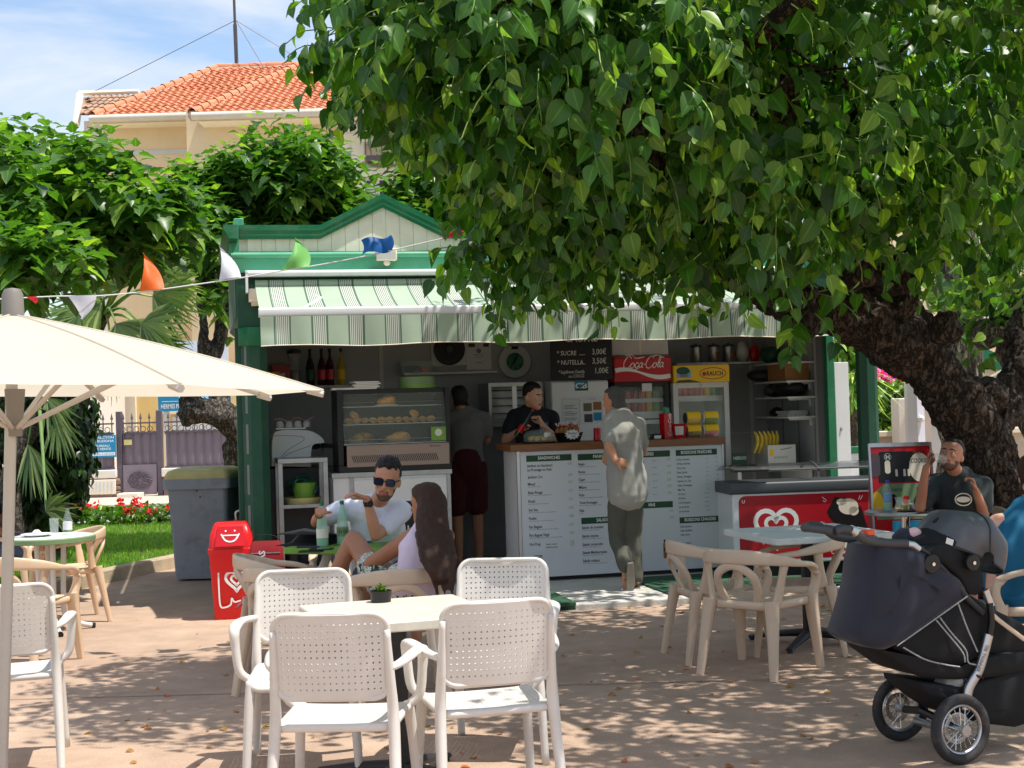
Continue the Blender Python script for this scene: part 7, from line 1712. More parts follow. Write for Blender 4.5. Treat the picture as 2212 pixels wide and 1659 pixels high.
# ---- bunting
bt=thing('bunting','string of coloured pennants strung from the tree past the kiosk','bunting',(0,9.5,0));BO=Vector((0,9.5,0));bd_=9.5
pth=[at(*q,bd_)-BO for q in((-200,655),(0,646),(120,640),(212,639),(310,630),(420,615),(522,600),(608,585),(668,576),(800,551),(953,516),(1019,504),(1200,470),(1400,440))];pp=cat(pth,6)
mb=MB();mb.tube(pp,.0045,5);mb.build('cord','paper',bt)
def pennant(a,b,tip,m,bulge=0.03):
 A_,B_,T_=at(*a,bd_)-BO,at(*b,bd_)-BO,at(*tip,bd_)-BO;T_.y+=.08;mb=MB()
 def fn(s,q):
  p_=A_.lerp(B_,s).lerp(T_,q);return p_+Vector((0,-.03-bulge*sin(pi*q)*sin(pi*s*1.0+.6)-bulge*.7*sin(4*q+3*s),0))+Vector((bulge*.8*sin(pi*q),0,0))
 mb.grid(fn,6,8);mb.build('pennant',m,bt,smooth=180)
for nm,c in(('pen_orange',(240,110,30)),('pen_white',(226,228,240)),('pen_green',(130,200,110)),('pen_blue',(40,110,190)),('pen_red',(206,40,60)),('pen_yellow',(216,206,70))):pm(nm,c,.5,var=.05,transl=.4)
pennant((303,631),(358,624),(305,545),'pen_orange');pennant((475,607),(523,599),(470,530),'pen_white');pennant((608,586),(669,577),(634,510),'pen_green',.05);pennant((953,518),(1020,506),(1005,470),'pen_red',.02)
pennant((150,640),(212,638),(172,690),'pen_white',.02);pennant((60,642),(82,641),(72,656),'pen_red',.01);pennant((28,645),(40,644),(32,655),'pen_red',.005);pennant((1160,478),(1200,470),(1196,510),'pen_yellow',.01)
A_,B_=at(782,553,bd_)-BO,at(846,540,bd_)-BO;mb=MB();mb.grid(lambda s,q:A_.lerp(B_,s)+Vector((.02*sin(3*q),-.03-.03*sin(5*s+2*q),.10*q+.015*sin(6*s))),8,5);mb.build('pennant','pen_blue',bt,smooth=180)
# ---- bins
def sq_loft(mb,secs,r=.25,n=5):
 rs=[]
 for(hx,hy,z,dy)in secs:rs.append([Vector((x,y+dy,z))for x,y in rrect(-hx,-hy,hx,hy,min(hx,hy)*r,n)])
 mb.rings(rs,True,True)
rb_=gp(498,1338);t=thing('red_bin','red swing lid waste bin with smiling face and white heart','bin',(rb_.x,rb_.y+.12,0),radians(8))
mb=MB();sq_loft(mb,[(.135,.12,0,0),(.14,.125,.02,0),(.17,.15,.52,0)]);mb.build('body','red_bin',t,smooth=50);mb=MB();sq_loft(mb,[(.178,.158,.515,0),(.178,.158,.555,0),(.17,.15,.56,0),(.162,.142,.66,.0),(.13,.10,.745,.015),(.11,.06,.76,.02)]);mb.build('lid','red_bin',t,smooth=50)
mb=MB();mb.M=Matrix.Translation((0,-.145,.655))@Matrix.Rotation(-.42,4,'X');sq_loft(mb,[(.12,.006,-.085,0),(.10,.008,.08,0)],.5);mb.M=None;fl=mb.build('flap','red_gloss',t,smooth=40)
I=Matrix.Translation((0,-.1535,.655))@Matrix.Rotation(-.42,4,'X')@up_plane((0,0,0));mb=MB();pts=[(q.x,q.y)for q in cat([(-.07,.02,0),(-.04,-.03,0),(0,-.045,0),(.04,-.03,0),(.07,.02,0)],5)];ribbon(mb,pts,.012,I,.002);ribbon(mb,[(-.06,.008),(.06,.008)],.010,I,.002);flat(mb,disc(-.035,.045,.007),I,.002);flat(mb,disc(.035,.045,.007),I,.002);mb.build('smile','text_white',fl)
def heart_pts(s,n=40):
 out=[]
 for i in range(n):a=2*pi*i/n;out.append((s*.062*16*sin(a)**3,s*.062*(13*cos(a)-5*cos(2*a)-2*cos(3*a)-cos(4*a))))
 return out
def heart_logo(mb,I,cx,cy,s,w):
 for k,(sc,i0,i1)in enumerate(((1.0,3,38),(.5,2,37))):p_=heart_pts(s*sc);ribbon(mb,[(cx+p_[i][0],cy+p_[i][1]+(1-sc)*s*.05)for i in range(40)],w*(1.2 if k==0 else 1.0),I,.0012,True)
I=Matrix.Translation((.02,-.1465,.27))@Matrix.Rotation(-.05,4,'X')@up_plane((0,0,0));mb=MB();heart_logo(mb,I,.02,.04,.085,.018);ribbon(mb,[(q.x,q.y)for q in cat([(-.12,.19,0),(-.118,0,0),(-.11,-.15,0),(-.08,-.17,0),(-.03,-.15,0),(-.02,-.1,0),(.0,-.13,0),(.05,-.12,0)],5)],.012,I,.0012);mb.build('heart_print','text_white',t)
gb_=gp(437,1255);t=thing('wheelie_bin','grey wheelie bin with yellow lid beside the kiosk','bin',(gb_.x,gb_.y+.25,0),radians(-4))
mb=MB();sq_loft(mb,[(.25,.23,.02,0),(.26,.24,.06,0),(.30,.30,.90,0),(.305,.305,.92,0)],.18);mb.build('body','bin_grey',t,smooth=40);mb=MB();sq_loft(mb,[(.335,.335,.90,0),(.335,.335,1.0,0),(.32,.32,1.0,0)],.14);mb.build('rim','bin_grey',t,smooth=40);mb=MB();sq_loft(mb,[(.325,.325,1.0,0),(.325,.325,1.03,0),(.30,.30,1.075,.01),(.24,.2,1.10,.02)],.2);mb.build('lid','yellow_lid',t,smooth=40);mb=MB();mb.b2((-.12,-.27,1.082),(.14,-.18,1.087));mb.build('lid_sticker','paper',t)
mb=MB();mb.ball((.03,-.29,.82),.01,8);mb.ball((.0,-.297,.88),.009,8);mb.build('bung','black_plastic',t)
for s in(-1,1):mb=MB();mb.lathe([(.1,-.03),(.1,.03)],seg=18,R=Matrix.Rotation(pi/2,3,'Y'),c=(s*.27,.26,.1));mb.build('wheel','rubber',t,smooth=40)
hp0=kk(520,1100,.1);t=kthing('garden_tap','garden hose end with red coupling on the kiosk corner','hose',-.15,.12,0);mb=MB();mb.tube([(0,0,0),(0,0,.62)],.018,8);mb.build('hose','yellow_lid',t,smooth=60);mb=MB();mb.cyl((0,0,.62),(0,0,.72),.026,seg=10);mb.build('coupling','red_gloss',t,smooth=40);mb=MB();mb.tube(cat([(0,0,.72),(.0,0,.78),(.05,-.02,.8)],4),.013,7);mb.build('tap','steel',t,smooth=60)
# ---- ice cream freezer
FU0,FU1=4.05,5.62;FV=-.56
t=kthing('ice_cream_freezer','white and red ice cream chest freezer with curved glass lid','freezer',FU0,FV,.05,radians(-6));w,dp=FU1-FU0,.5
fzb,fzt=kk(1700,1215,FV).z-.05,kk(1720,1045,FV).z-.05;zg0,zg1=kk(1720,1048,FV).z-.05,kk(1720,1015,FV).z-.05
mb=MB();mb.b2((0,.0,fzb),(w,dp,zg0-.01));mb.build('cabinet','white_lacquer',t,bevel=.012);mb=MB();mb.b2((.05,.06,0),(w-.05,dp-.06,fzb));mb.build('plinth','black_plastic',t);mb=MB();mb.prism(rrect(-.02,zg0-.06,dp+.02,zg0+.04,.02,3),w+.03,Matrix(((0,0,1,-.015),(1,0,0,0),(0,1,0,0),(0,0,0,1))));mb.build('rim','freezer_grey',t,smooth=40)
zr=zg0+.04
def lidp(s,q):return Vector((.0+w*s,.0+dp*q,zr+.15*sin(pi*(.18+.64*q))**.8*min(1,8*(1-s)+.05)**.5))
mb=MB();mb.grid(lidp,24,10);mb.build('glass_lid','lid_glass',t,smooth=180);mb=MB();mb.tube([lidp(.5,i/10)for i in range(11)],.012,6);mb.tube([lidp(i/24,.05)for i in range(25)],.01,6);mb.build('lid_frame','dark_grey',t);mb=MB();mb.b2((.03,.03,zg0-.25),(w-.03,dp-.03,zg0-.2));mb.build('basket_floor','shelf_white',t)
mb=MB()
for k in range(8):mb.b2((.06+k*.18,.05,zg0-.2),(.20+k*.18,dp-.05,zg0-.08-.03*(k%3)))
mb.build('ice_cream_packs','cardboard',t)
I=up_plane((0,0,0));zp0,zp1=fzb+.035,zg0-.075;hh=zp1-zp0;mb=MB();flat(mb,rrect(.055,zp0,w-.03,zp1,.06,6),I,.0008);pn=mb.build('red_panel','miko_red',t)
fx=lambda x:(x-165)/2060*w*1.02+.0
fyy=lambda x,y:zp1-(y-355+.037*(x-250))/870*hh
def fq(pts):return[(fx(a),fyy(a,b))for a,b in pts]
mb=MB();c=fq([(660,745)])[0];heart_logo(mb,I,c[0],c[1]-.01,.185,.034);mb.build('heart_logo','text_white',pn);mb=MB();text(mb,'MIKO',I,.10,fq([(500,1005)])[0],'l',width=fx(845)-fx(500),bold=-.005,h=.0014);mb.build('lettering','text_white',pn);mb=MB()
for a,b in(((1200,370),(1250,420)),((1205,420),(1240,440)),((1620,410),(1640,350)),((1640,410),(1670,350)),((1775,385),(1795,360)),((1790,420),(1830,370))):ribbon(mb,fq([a,b]),.006,I,.0014)
ribbon(mb,fq([(q.x,q.y)for q in cat([(1990,380,0),(2010,320,0),(2070,320,0),(2075,350,0),(2000,380,0)],4)]),.007,I,.0014);ribbon(mb,fq([(q.x,q.y)for q in cat([(1285,1120,0),(1310,1070,0),(1370,1090,0),(1340,1130,0),(1290,1135,0)],4)]),.007,I,.0014);text(mb,'U',I,.03,fq([(275,450)])[0],h=.0014,bold=.02)
flat(mb,fq([(1355,890),(1450,890),(1480,970),(1560,1010),(1590,1130),(1540,1140),(1490,1110),(1400,1150),(1385,1135),(1470,1085),(1420,1040),(1340,985),(1260,985),(1260,965),(1340,965)]),I,.0014);build_each(mb,'splash_print','text_white',pn)
mb=MB();flat(mb,fq([(1345,370),(1480,385),(1600,440),(1650,520),(1680,640),(1740,900),(1700,990),(1600,1010),(1450,900),(1340,740),(1270,640),(1250,570),(1300,460)]),I,.0018);flat(mb,fq([(1760,490),(2000,460),(2150,620),(2160,850),(2080,850),(2120,1150),(1750,1160),(1700,1050),(1740,800)]),I,.0016);mb.build('chocolate_print','cardboard' if False else 'black_plastic',pn)
mb=MB()
for cx_,cy_,rx_,ry_ in((1500,500,.10,.07),(1560,560,.05,.04),(1420,440,.05,.03)):c=fq([(cx_,cy_)])[0];flat(mb,disc(c[0],c[1],rx_*.9,ry_),I,.0022)
for cx_,cy_,rx_,ry_ in((1890,450,.062,.036),(1800,560,.055,.05),(2070,520,.05,.045),(1850,680,.06,.055),(1990,720,.045,.065),(2110,680,.05,.06)):c=fq([(cx_,cy_)])[0];flat(mb,disc(c[0],c[1],rx_,ry_),I,.0022)
build_each(mb,'vanilla_print','trim_pale',pn);mb=MB();rb=random.Random(5)
flat(mb,fq([(1760,890),(1940,960),(1790,1100)]),I,.0022)
for k in range(16):c=fq([(1950+rb.uniform(-30,40),480+k*12)])[0];flat(mb,disc(c[0],c[1],.010,.010,8),I,.0028)
for k in range(22):c=fq([(rb.uniform(1780,2120),rb.uniform(440,740))])[0];flat(mb,disc(c[0],c[1],.014,.008,7),I,.0026)
mb.build('caramel_print','bread',pn)['kind']='stuff'
# ---- ice cream poster stand
pa,pb_=gp(1898,1200,0.05),gp(2025,1190,.05);pd=11.6;A_,B_=at(1893,1185,pd),at(2020,1180,pd);tl,tr_=at(1912,957,pd+.2),at(2025,958,pd+.2);PW=.50;rzp=-.05
t=thing('poster_stand','red framed ice cream poster board leaning beside the freezer','poster stand',(A_.x,pd,0),rzp);hh=tl.z;lean=Matrix.Rotation(-.13,4,'X');mb=MB();mb.M=lean;mb.b2((0,0,.0),(PW,.025,hh));mb.M=None;mb.build('board','red_gloss',t,bevel=.008)
mb=MB();mb.M=Matrix.Translation((0,.42,0))@Matrix.Rotation(.12,4,'X');mb.b2((.02,0,0),(.05,.02,hh));mb.b2((PW-.05,0,0),(PW-.02,.02,hh));mb.M=None;mb.build('rear_leg','alu',t)
mb=MB();mb.M=lean;mb.b2((-.008,-.006,0),(.008,.03,hh+.01));mb.b2((PW-.008,-.006,0),(PW+.008,.03,hh+.01));mb.b2((.008,-.004,hh-.02),(PW-.008,.028,hh+.012));mb.M=None;mb.build('frame','alu',t)
I=lean@up_plane((0,-.001,0));q=lambda pts:[(a*PW,b*hh)for a,b in pts]
def patch(name,m,polys,h_=.001):
 mb=MB()
 for k,p_ in enumerate(polys):flat(mb,q(p_),I,h_+k*.00005)
 return mb.build(name,m,t)
patch('black_patch','black_plastic',[[(.12,.74),(.72,.74),(.72,.95),(.15,.95)]]);patch('cream_patch','trim_pale',[disc(.80,.84,.17,.10)],.0016);patch('green_patch','sage_table',[[(.06,.49),(.95,.49),(.95,.73),(.2,.73),(.06,.68)]]);patch('blue_patch','sign_blue',[[(.3,.28),(.95,.28),(.95,.48),(.3,.48)]]);patch('yellow_patch','yellow_sign',[[(.05,.02),(.42,.02),(.42,.18),(.05,.18)],disc(.08,.6,.1,.08)],.0014)
mb=MB()
def lolly(x,y,wd,hg):flat(mb,rrect((x-wd/2)*PW,y*hh,(x+wd/2)*PW,(y+hg)*hh,wd*PW*.45,4),I,.0022)
for x,y in((.28,.80),(.8,.82),(.75,.53)):lolly(x,y,.09,.09)
for x,y in((.42,.78),(.55,.78),(.62,.78)):lolly(x,y,.04,.05)
build_each(mb,'vanilla_ice','trim_pale',t);mb=MB();lolly(.33,.55,.13,.11);lolly(.08,.78,.16,.16);build_each(mb,'berry_ice','bottle_red',t);mb=MB();lolly(.55,.54,.09,.11);mb.build('red_ice','red_gloss',t);mb=MB()
for x,y in((.45,.36),(.6,.38),(.75,.34),(.88,.34),(.15,.36),(.2,.22),(.4,.22)):flat(mb,disc(x*PW,y*hh,.03,.035),I,.0022)
build_each(mb,'scoop','cream_board',t);mb=MB();text(mb,'Solero',I,.035,(.25*PW,.68*hh),shear=.2,h=.002);text(mb,'Solero',I,.03,(.72*PW,.68*hh),shear=.2,h=.002);text(mb,'NOUVEAU',I,.022,(.7*PW,.93*hh),h=.002);text(mb,'COOKIES',I,.038,(.66*PW,.87*hh),shear=.1,h=.0024,width=.15);mb.build('lettering','text_dark',t);mb=MB();text(mb,'M',I,.035,(.26*PW,.90*hh),h=.002);ribbon(mb,disc(.29*PW,.915*hh,.028),.003,I,.002,True);mb.build('badge','chalk',t)
# ---- bistro table
bx=at(1995,1105,9.95);zt=.72;bx=gp(1955,1103,zt);t=thing('bistro_table','round metal bistro table in front of the drinking man','table',(bx.x,bx.y,0));mb=MB();mb.lathe([(.30,zt-.025),(.305,zt-.02),(.305,zt-.004),(.295,zt)],seg=40);mb.build('tabletop','steel',t,smooth=40);mb=MB();mb.tube([(0,0,.03),(0,0,zt-.025)],.032,14);mb.build('column','chrome',t,smooth=60)
for k in range(4):a=pi/2*k+.4;mb=MB();mb.tube([(0,0,.06),(.15*cos(a),.15*sin(a),.05),(.28*cos(a),.28*sin(a),.015)],[.02,.018,.012],7);mb.build('foot','steel',t,smooth=60)
zt+=.001;o2=bx
lathe_obj('water_bottle','clear plastic water bottle with blue cap on the bistro table','bottle',(bx.x-.13,bx.y,zt),[('glass_body',[(.028,0),(.033,.01),(.033,.14),(.028,.17),(.012,.205),(.012,.215)],'pane'),('cap',[(.0145,.213),(.0145,.235)],'blue_cap'),('label',[(.0335,.075),(.0335,.135)],'label_blue'),('water_fill',[(.0275,.004),(.0315,.012),(.0315,.07)],'water')])
lathe_obj('short_glass','tumbler half full of amber drink on the bistro table','glass',(bx.x+.0,bx.y-.02,zt),[('glass_body',[(.028,0),(.038,.085),(.036,.085),(.027,.008),(.001,.008)],'pane'),('drink',[(.0265,.009),(.031,.045)],'syrup_yellow')])
lathe_obj('curved_glass','curvy empty glass on the bistro table','glass',(bx.x-.065,bx.y-.07,zt),[('glass_body',[(.03,0),(.034,.03),(.022,.065),(.03,.11),(.029,.11),(.02,.065),(.03,.03),(.001,.006)],'pane'),('dregs',[(.03,.008),(.031,.022)],'bread')])
t=thing('snack_tray','white paper snack tray on the bistro table','tray',(bx.x+.15,bx.y,zt),.1);mb=MB();sq_loft(mb,[(.10,.06,0,0),(.12,.08,.055,0),(.115,.075,.055,0),(.095,.055,.006,0)],.15);mb.build('tray','paper',t);mb=MB();mb.box((-.14,-.08,.006),(.18,.10,.008),Matrix.Rotation(.3,3,'Z'));mb.build('saucer','black_plastic',t)
# ---- things on the green table and chairs
GM=Matrix.Translation((gc.x,gc.y,.731))@Matrix.Rotation(GA,4,'Z')
def on_green(x,y):p_=gp(x,y,.731);return p_
for k,(x,y,lb)in enumerate(((697,1180,'left green water bottle under the man hand'),(741,1176,'right green water bottle with printed label'))):
 p_=on_green(x,y);lathe_obj('green_bottle',lb,'bottle',(p_.x,p_.y,.7315),[('glass_body',[(.034,0),(.039,.012),(.039,.10),(.034,.16),(.020,.235),(.0125,.265)],'bottle_green'),('cap',[(.0145,.263),(.0145,.288)],'green_paint'),('label',[(.0395,.055),(.0395,.115)],'sage_table' if k else 'cream_board'),('water_fill',[(.033,.004),(.0375,.013),(.0375,.052)],'water')],'water bottles on the green table')
 tt=bpy.data.objects[-1]if False else None
p_=on_green(741,1176);mb=MB();text(mb,'St Di',up_plane((p_.x-.022,p_.y-.0402,.81)),.022,bold=.01);o=mb.build('label_text','banner_green');o.parent=[q for q in bpy.data.objects if q.name.startswith('green_bottle')][-1];o.matrix_parent_inverse=Matrix.Translation((-p_.x,-p_.y,-.7315))
p_=on_green(655,1180);t=thing('black_folder','open black folder tented on the green table','folder',(p_.x+.02,p_.y+.1,.732),-.3);mb=MB();mb.add([(-.2,-.08,0),(.16,-.12,0),(.16,.12,0),(-.2,.14,0),(-.22,-.02,.07),(.10,-.10,.075),(.18,.14,.05),(-.12,.2,.09)],[(0,1,2,3),(4,5,6,7),(3,2,6,7)]);mb.build('cover','black_cloth',t,solid=.003)
for k,(x,y,lb)in enumerate(((672,1193,'dark phone lying under another on the green table'),(694,1191,'black phone lying at the front edge of the green table'))):p_=on_green(x,y);t=thing('phone',lb,'phone',(p_.x,p_.y,.732+.009*k),.2+GA);mb=MB();mb.prism(rrect(-.075,-.037,.075,.037,.008,4),.008);mb.build('body','black_plastic',t,bevel=.001);mb=MB();mb.prism(rrect(-.071,-.033,.071,.033,.005,3),.0006,Matrix.Translation((0,0,.0081)));mb.build('screen','window_dark',t)
p_=on_green(664,1184);mb=MB();mb.cyl((-.07,0,.006),(.08,0,.006),.006,seg=8);o=mb.build('pen','black_metal');o.location=(p_.x,p_.y,.732);o.rotation_euler=(0,0,-.1);tag(o,'dark pen beside the folder on the green table','pen')
p_=on_green(772,1172);lathe_obj('side_plate','white plate with crumpled paper napkins near the woman knee','plate',(p_.x,p_.y,.732),[('dish',[(.06,0),(.10,.014),(.098,.016),(.055,.005)],'paper')])
q=MB();q.ball((0,0,.03),(.05,.04,.04),10);q.v=[tuple(Vector(v)*(1+.35*noise.noise(Vector(v)*40)))for v in q.v];o=q.build('napkin','paper');o.location=(p_.x-.03,p_.y,.745);tag(o,'crumpled white napkin on the plate at the green table','napkin')
p_=gp(575,1200,.62);t=thing('red_bag','red shoulder bag with white lettering hanging on the chair back','bag',(p_.x,p_.y,.45),.1);mb=MB();sq_loft(mb,[(.12,.05,.0,0),(.125,.06,.08,0),(.115,.055,.2,0),(.10,.03,.27,0)],.5);mb.build('pouch','red_bag',t,smooth=60);mb=MB();mb.tube(cat([(-.1,0,.26),(-.05,-.01,.31),(.05,-.01,.31),(.1,0,.27)],5),.012,6,rb=.003);mb.build('strap','black_cloth',t,smooth=60);mb=MB();text(mb,'SWIM',up_plane((-.045,-.0625,.21)),.045,rot=-pi/2,bold=.03,width=.15);mb.build('lettering','text_white',t);mb=MB();mb.b2((-.1,-.058,.19),(.1,-.052,.196));mb.build('zip','zip',t)
p_=gp(545,1290,.44);q=MB();q.grid(lambda a,b:Vector((-.16+.32*a,-.15+.3*b,.445+.02*noise.noise(Vector((a*5,b*4,2)))-(.22*max(0,.35-a)**1.2))),14,12);o=q.build('pink_towel','pink_cloth',smooth=180,solid=.006);o.location=(p_.x+.06,p_.y+.1,0);tag(o,'pink and white cloth lying on the armchair by the red bin','towel')
# ---- litter of fallen leaves on the terrace
n=320;P=np.stack([rng.uniform(-2.5,4,n),rng.uniform(5.2,12,n),np.full(n,.006)],1);A_=unit(rng.normal(size=(n,3))*[1,1,.05])
lt=foliage(None,P,A_,unit(rng.normal(size=(n,3))*.25+[0,0,1]),rng.uniform(.02,.06,n),SMALL,'leaf_red','fallen_leaves');tag(lt,'small dry fallen leaves scattered over the terrace','leaves',kind='stuff')
# ================================================================ PEOPLE
def limb(mb,pts,rad,n=5,seg=12,rb=None,side=None):
 p_=cat(pts,n)if len(pts)>2 else[Vector(pts[0]).lerp(Vector(pts[1]),i/6)for i in range(7)]
 mb.tube(p_,lerp_list(rad,len(p_)),seg,rb=None if rb is None else lerp_list(rb,len(p_)),side=side,round_ends=True)
def hand(mb,w,d,pn,curl=.5,th=1,s=1.0,grip=0.0):
 """palm, four bent fingers of unequal length and a thumb leaving the side of the palm"""
 w=Vector(w);d=Vector(d).normalized();pn=Vector(pn);pn=(pn-d*pn.dot(d)).normalized();la=d.cross(pn)*th
 k=w+d*.088*s
 mb.tube([w-d*.012,w+d*.03*s,k],[.026*s,.036*s,.040*s],10,rb=[.019*s,.016*s,.013*s],side=la,round_ends=True)
 for i,(o,L_)in enumerate(((.030,.070),(.010,.078),(-.011,.073),(-.030,.056))):
  p_=k+la*o*s-d*.008;pts=[p_];a=curl*(.55+.1*i)
  for q in(.45,.32,.26):dd=d*cos(a)+pn*sin(a);p_=p_+dd*L_*q*s;pts.append(p_);a+=curl*.75
  mb.tube(pts,[.0094*s,.009*s,.0082*s,.007*s],8,round_ends=True)
 b=w+d*.025*s+la*.030*s;m_=b+(la*.75+d*.75+pn*.35).normalized()*.042*s;e=m_+(la*(.25-grip)+d*.9+pn*(.35+grip)).normalized()*.034*s
 mb.tube([w+d*.01+la*.012,b,m_,e],[.016*s,.0135*s,.0115*s,.009*s],8,round_ends=True)
HEAD=[(-.118,.020,.084,.048),(-.108,.034,.097,.025),(-.09,.049,.100,-.012),(-.065,.058,.097,-.045),(-.035,.065,.095,-.072),(0,.071,.092,-.088),(.03,.074,.097,-.096),(.06,.074,.094,-.099),(.09,.066,.077,-.088),(.11,.048,.048,-.064),(.121,.02,.012,-.03)]
def head_rings(mb,M,secs,k=1.0,seg=24):
 rs=[]
 for z,hw,yf,yb in secs:
  c,r_=(yf+yb)/2,(yf-yb)/2;rs.append([M@Vector((hw*k*math.copysign(abs(cos(a))**.9,cos(a)),c+r_*k*math.copysign(abs(sin(a))**.9,sin(a)),z*(k if z>.05 else 1)))for a in np.linspace(0,2*pi,seg+1)[:-1]])
 mb.rings(rs,True,True)
def head(mb,M):
 head_rings(mb,M,HEAD);b=lambda c,r_,R=None:mb.ball(M@Vector(c),r_,10,(M.to_3x3()@R)if R is not None else M.to_3x3())
 rs=[]
 for z,w,y0,y1 in((.022,.008,.075,.099),(0,.010,.07,.108),(-.02,.013,.07,.117),(-.032,.018,.07,.120),(-.040,.012,.07,.108)):rs.append([M@Vector(q)for q in((-w,y0,z),(-w*.75,(y0+y1)/2+.012,z),(0,y1,z),(w*.75,(y0+y1)/2+.012,z),(w,y0,z))])
 mb.rings(rs,True,True)
 b((0,.088,.030),(.052,.014,.010));b((0,.094,-.060),(.024,.010,.006));b((0,.093,-.070),(.020,.010,.007));b((0,.088,-.103),(.022,.016,.014))
 for s in(-1,1):b((s*.077,-.008,-.012),(.010,.019,.031),Matrix.Rotation(s*.35,3,'Z'));b((s*.040,.078,-.018),(.020,.016,.016))
def hm(c,yaw=0,pitch=0,roll=0,s=1.0):return Matrix.Translation(c)@Matrix.Rotation(yaw,4,'Z')@Matrix.Rotation(pitch,4,'X')@Matrix.Rotation(roll,4,'Y')@Matrix.Scale(s,4)
def skinned(name,mb,vox,m,parent,it=2,fold=0.0,fs=9.0,mask=None):
 V,F,N_=remesh(mb,vox,it)
 if fold:
  for i in range(len(V)):q=Vector(V[i]);V[i]+=N_[i]*(fold*noise.noise(Vector((q.x*fs,q.y*fs,q.z*fs*.55)))+fold*.6*noise.noise(Vector((q.x*fs*2.3+5,q.y*fs*2,q.z*fs*1.6))))
 me=np_mesh(name,V,F);ms=m if isinstance(m,list)else[m];mi=None
 if mask is not None:c=V[F].mean(1);mi=mask(c).astype(np.int32)
 return finish(me,name,ms,parent,smooth=180,mi=list(mi)if mi is not None else None)
def torso(mb,J,k=0.0,sh=True):
 ax=(Vector(J['sr'])-Vector(J['sl'])).normalized();hx=(Vector(J['hr'])-Vector(J['hl'])).normalized();p,w,c,n=map(Vector,(J['pel'],J['wst'],J['chs'],J['nck']))
 g=J.get('g',1.0);pts=[p,w,c,n-(n-c)*.12];pl=cat(pts,6);N_=len(pl);sd=[hx.lerp(ax,i/(N_-1))for i in range(N_)]
 mb.tube(pl,[q*g+k for q in lerp_list([.165,.145,.172,.10],N_)],20,rb=[q*g+k for q in lerp_list([.115,.105,.125,.07],N_)],side=sd,round_ends=True)
 for s in('sl','sr')if sh else():limb(mb,[c.lerp(Vector(J[s]),.35)+(n-c)*.3,J[s]],[.085*g+k,.062*g+k])
def arm(mb,J,S,k=0.0,upto=2.0,g=1.0):
 s,e,w=Vector(J['s'+S]),Vector(J['e'+S]),Vector(J['w'+S])
 if upto<=1:limb(mb,[s,s.lerp(e,upto*.5),s.lerp(e,upto)],[.060*g+k,.056*g+k,.054*g+k])
 else:limb(mb,[s,s.lerp(e,.5),e],[.056*g+k,.049*g+k,.041*g+k]);limb(mb,[e,e.lerp(w,.35),w],[.041*g+k,.040*g+k,.026*g+k])
def leg(mb,J,S,k=0.0,upto=2.0,g=1.0,foot=True):
 h,n,a=Vector(J['h'+S]),Vector(J['k'+S]),Vector(J['a'+S])
 if upto<=1:limb(mb,[h,h.lerp(n,upto*.5),h.lerp(n,upto)],[.088*g+k,.082*g+k,.074*g+k]);return
 limb(mb,[h,h.lerp(n,.5),n],[.088*g+k,.074*g+k,.056*g+k]);q=n.lerp(a,.3)
 limb(mb,[n,q,a],[.056*g+k,.054*g+k,.036*g+k])
 if foot:f=Vector(J.get('f'+S,(0,1,0))).normalized();limb(mb,[a+Vector((0,0,-.02))-f*.03,a+Vector((0,0,-.045))+f*.07,a+Vector((0,0,-.06))+f*.17],[.034,.038,.030],rb=[.032,.026,.015],side=f.cross(Vector((0,0,1))))
def person(label,J,M,skin,vox=.0075,beard=None,hands=(('l',.5),('r',.5)),legs=True,nm='person'):
 """M: matrix of the person (x right, y ahead, z up); J: joints in that frame"""
 t=thing(nm,label,'person',matrix=M);mb=MB();torso(mb,J)
 H=J['H'];n=Vector(J['nck']);c=H@Vector((0,-.02,-.06));limb(mb,[n-(c-n)*.25,n.lerp(c,.5),c],[.062,.056,.056]);head(mb,H)
 for S in 'lr':arm(mb,J,S)
 for S,cu in hands:hand(mb,J['w'+S],J['hd'+S],J['hp'+S],cu,J.get('ht'+S,1),J.get('hs',1.0))
 if legs:
  for S in 'lr':leg(mb,J,S)
 Hi=np.array(H.inverted())
 def mask(c):
  q=c@Hi[:3,:3].T+Hi[:3,3];o=np.zeros(len(c))
  if beard:o[(q[:,2]<-.04)&(q[:,2]>-.125)&(q[:,1]>-.005)&(np.abs(q[:,0])<.075)&~((q[:,2]>-.062)&(np.abs(q[:,0])<.05)&(q[:,2]>-.05))&~((np.abs(q[:,0])>.028)&(np.abs(q[:,0])<.052)&(q[:,2]>-.075)&(q[:,1]>.05))]=1
  o[(np.abs(q[:,0])<.023)&(q[:,2]<-.056)&(q[:,2]>-.076)&(q[:,1]>.09)]=2
  return o
 skinned('body',mb,vox,[skin,beard or skin,'lips'],t,2,mask=mask);return t
def hair_cap(t,H,m,z0=-.01,k=1.10,front=.045,lift=.012,lumps=.010,side=None):
 mb=MB();secs=[(z,hw,yf,yb)for z,hw,yf,yb in HEAD if z>z0-.001];secs=[(z0-.03,.070,-.02,-.090)]+secs;rs=[]
 for z,hw,yf,yb in secs:
  yf2=min(yf,front+max(0,(z-.05))*1.1);secs_c=(yf2+yb)/2;r_=(yf2-yb)/2;rs.append([H@Vector((hw*k*cos(a),secs_c+r_*k*sin(a),z+(lift*max(0,z)/.1)))for a in np.linspace(0,2*pi,21)[:-1]])
 mb.rings(rs,True,True)
 return skinned('hair',mb,.007,m,t,2,fold=lumps,fs=38)
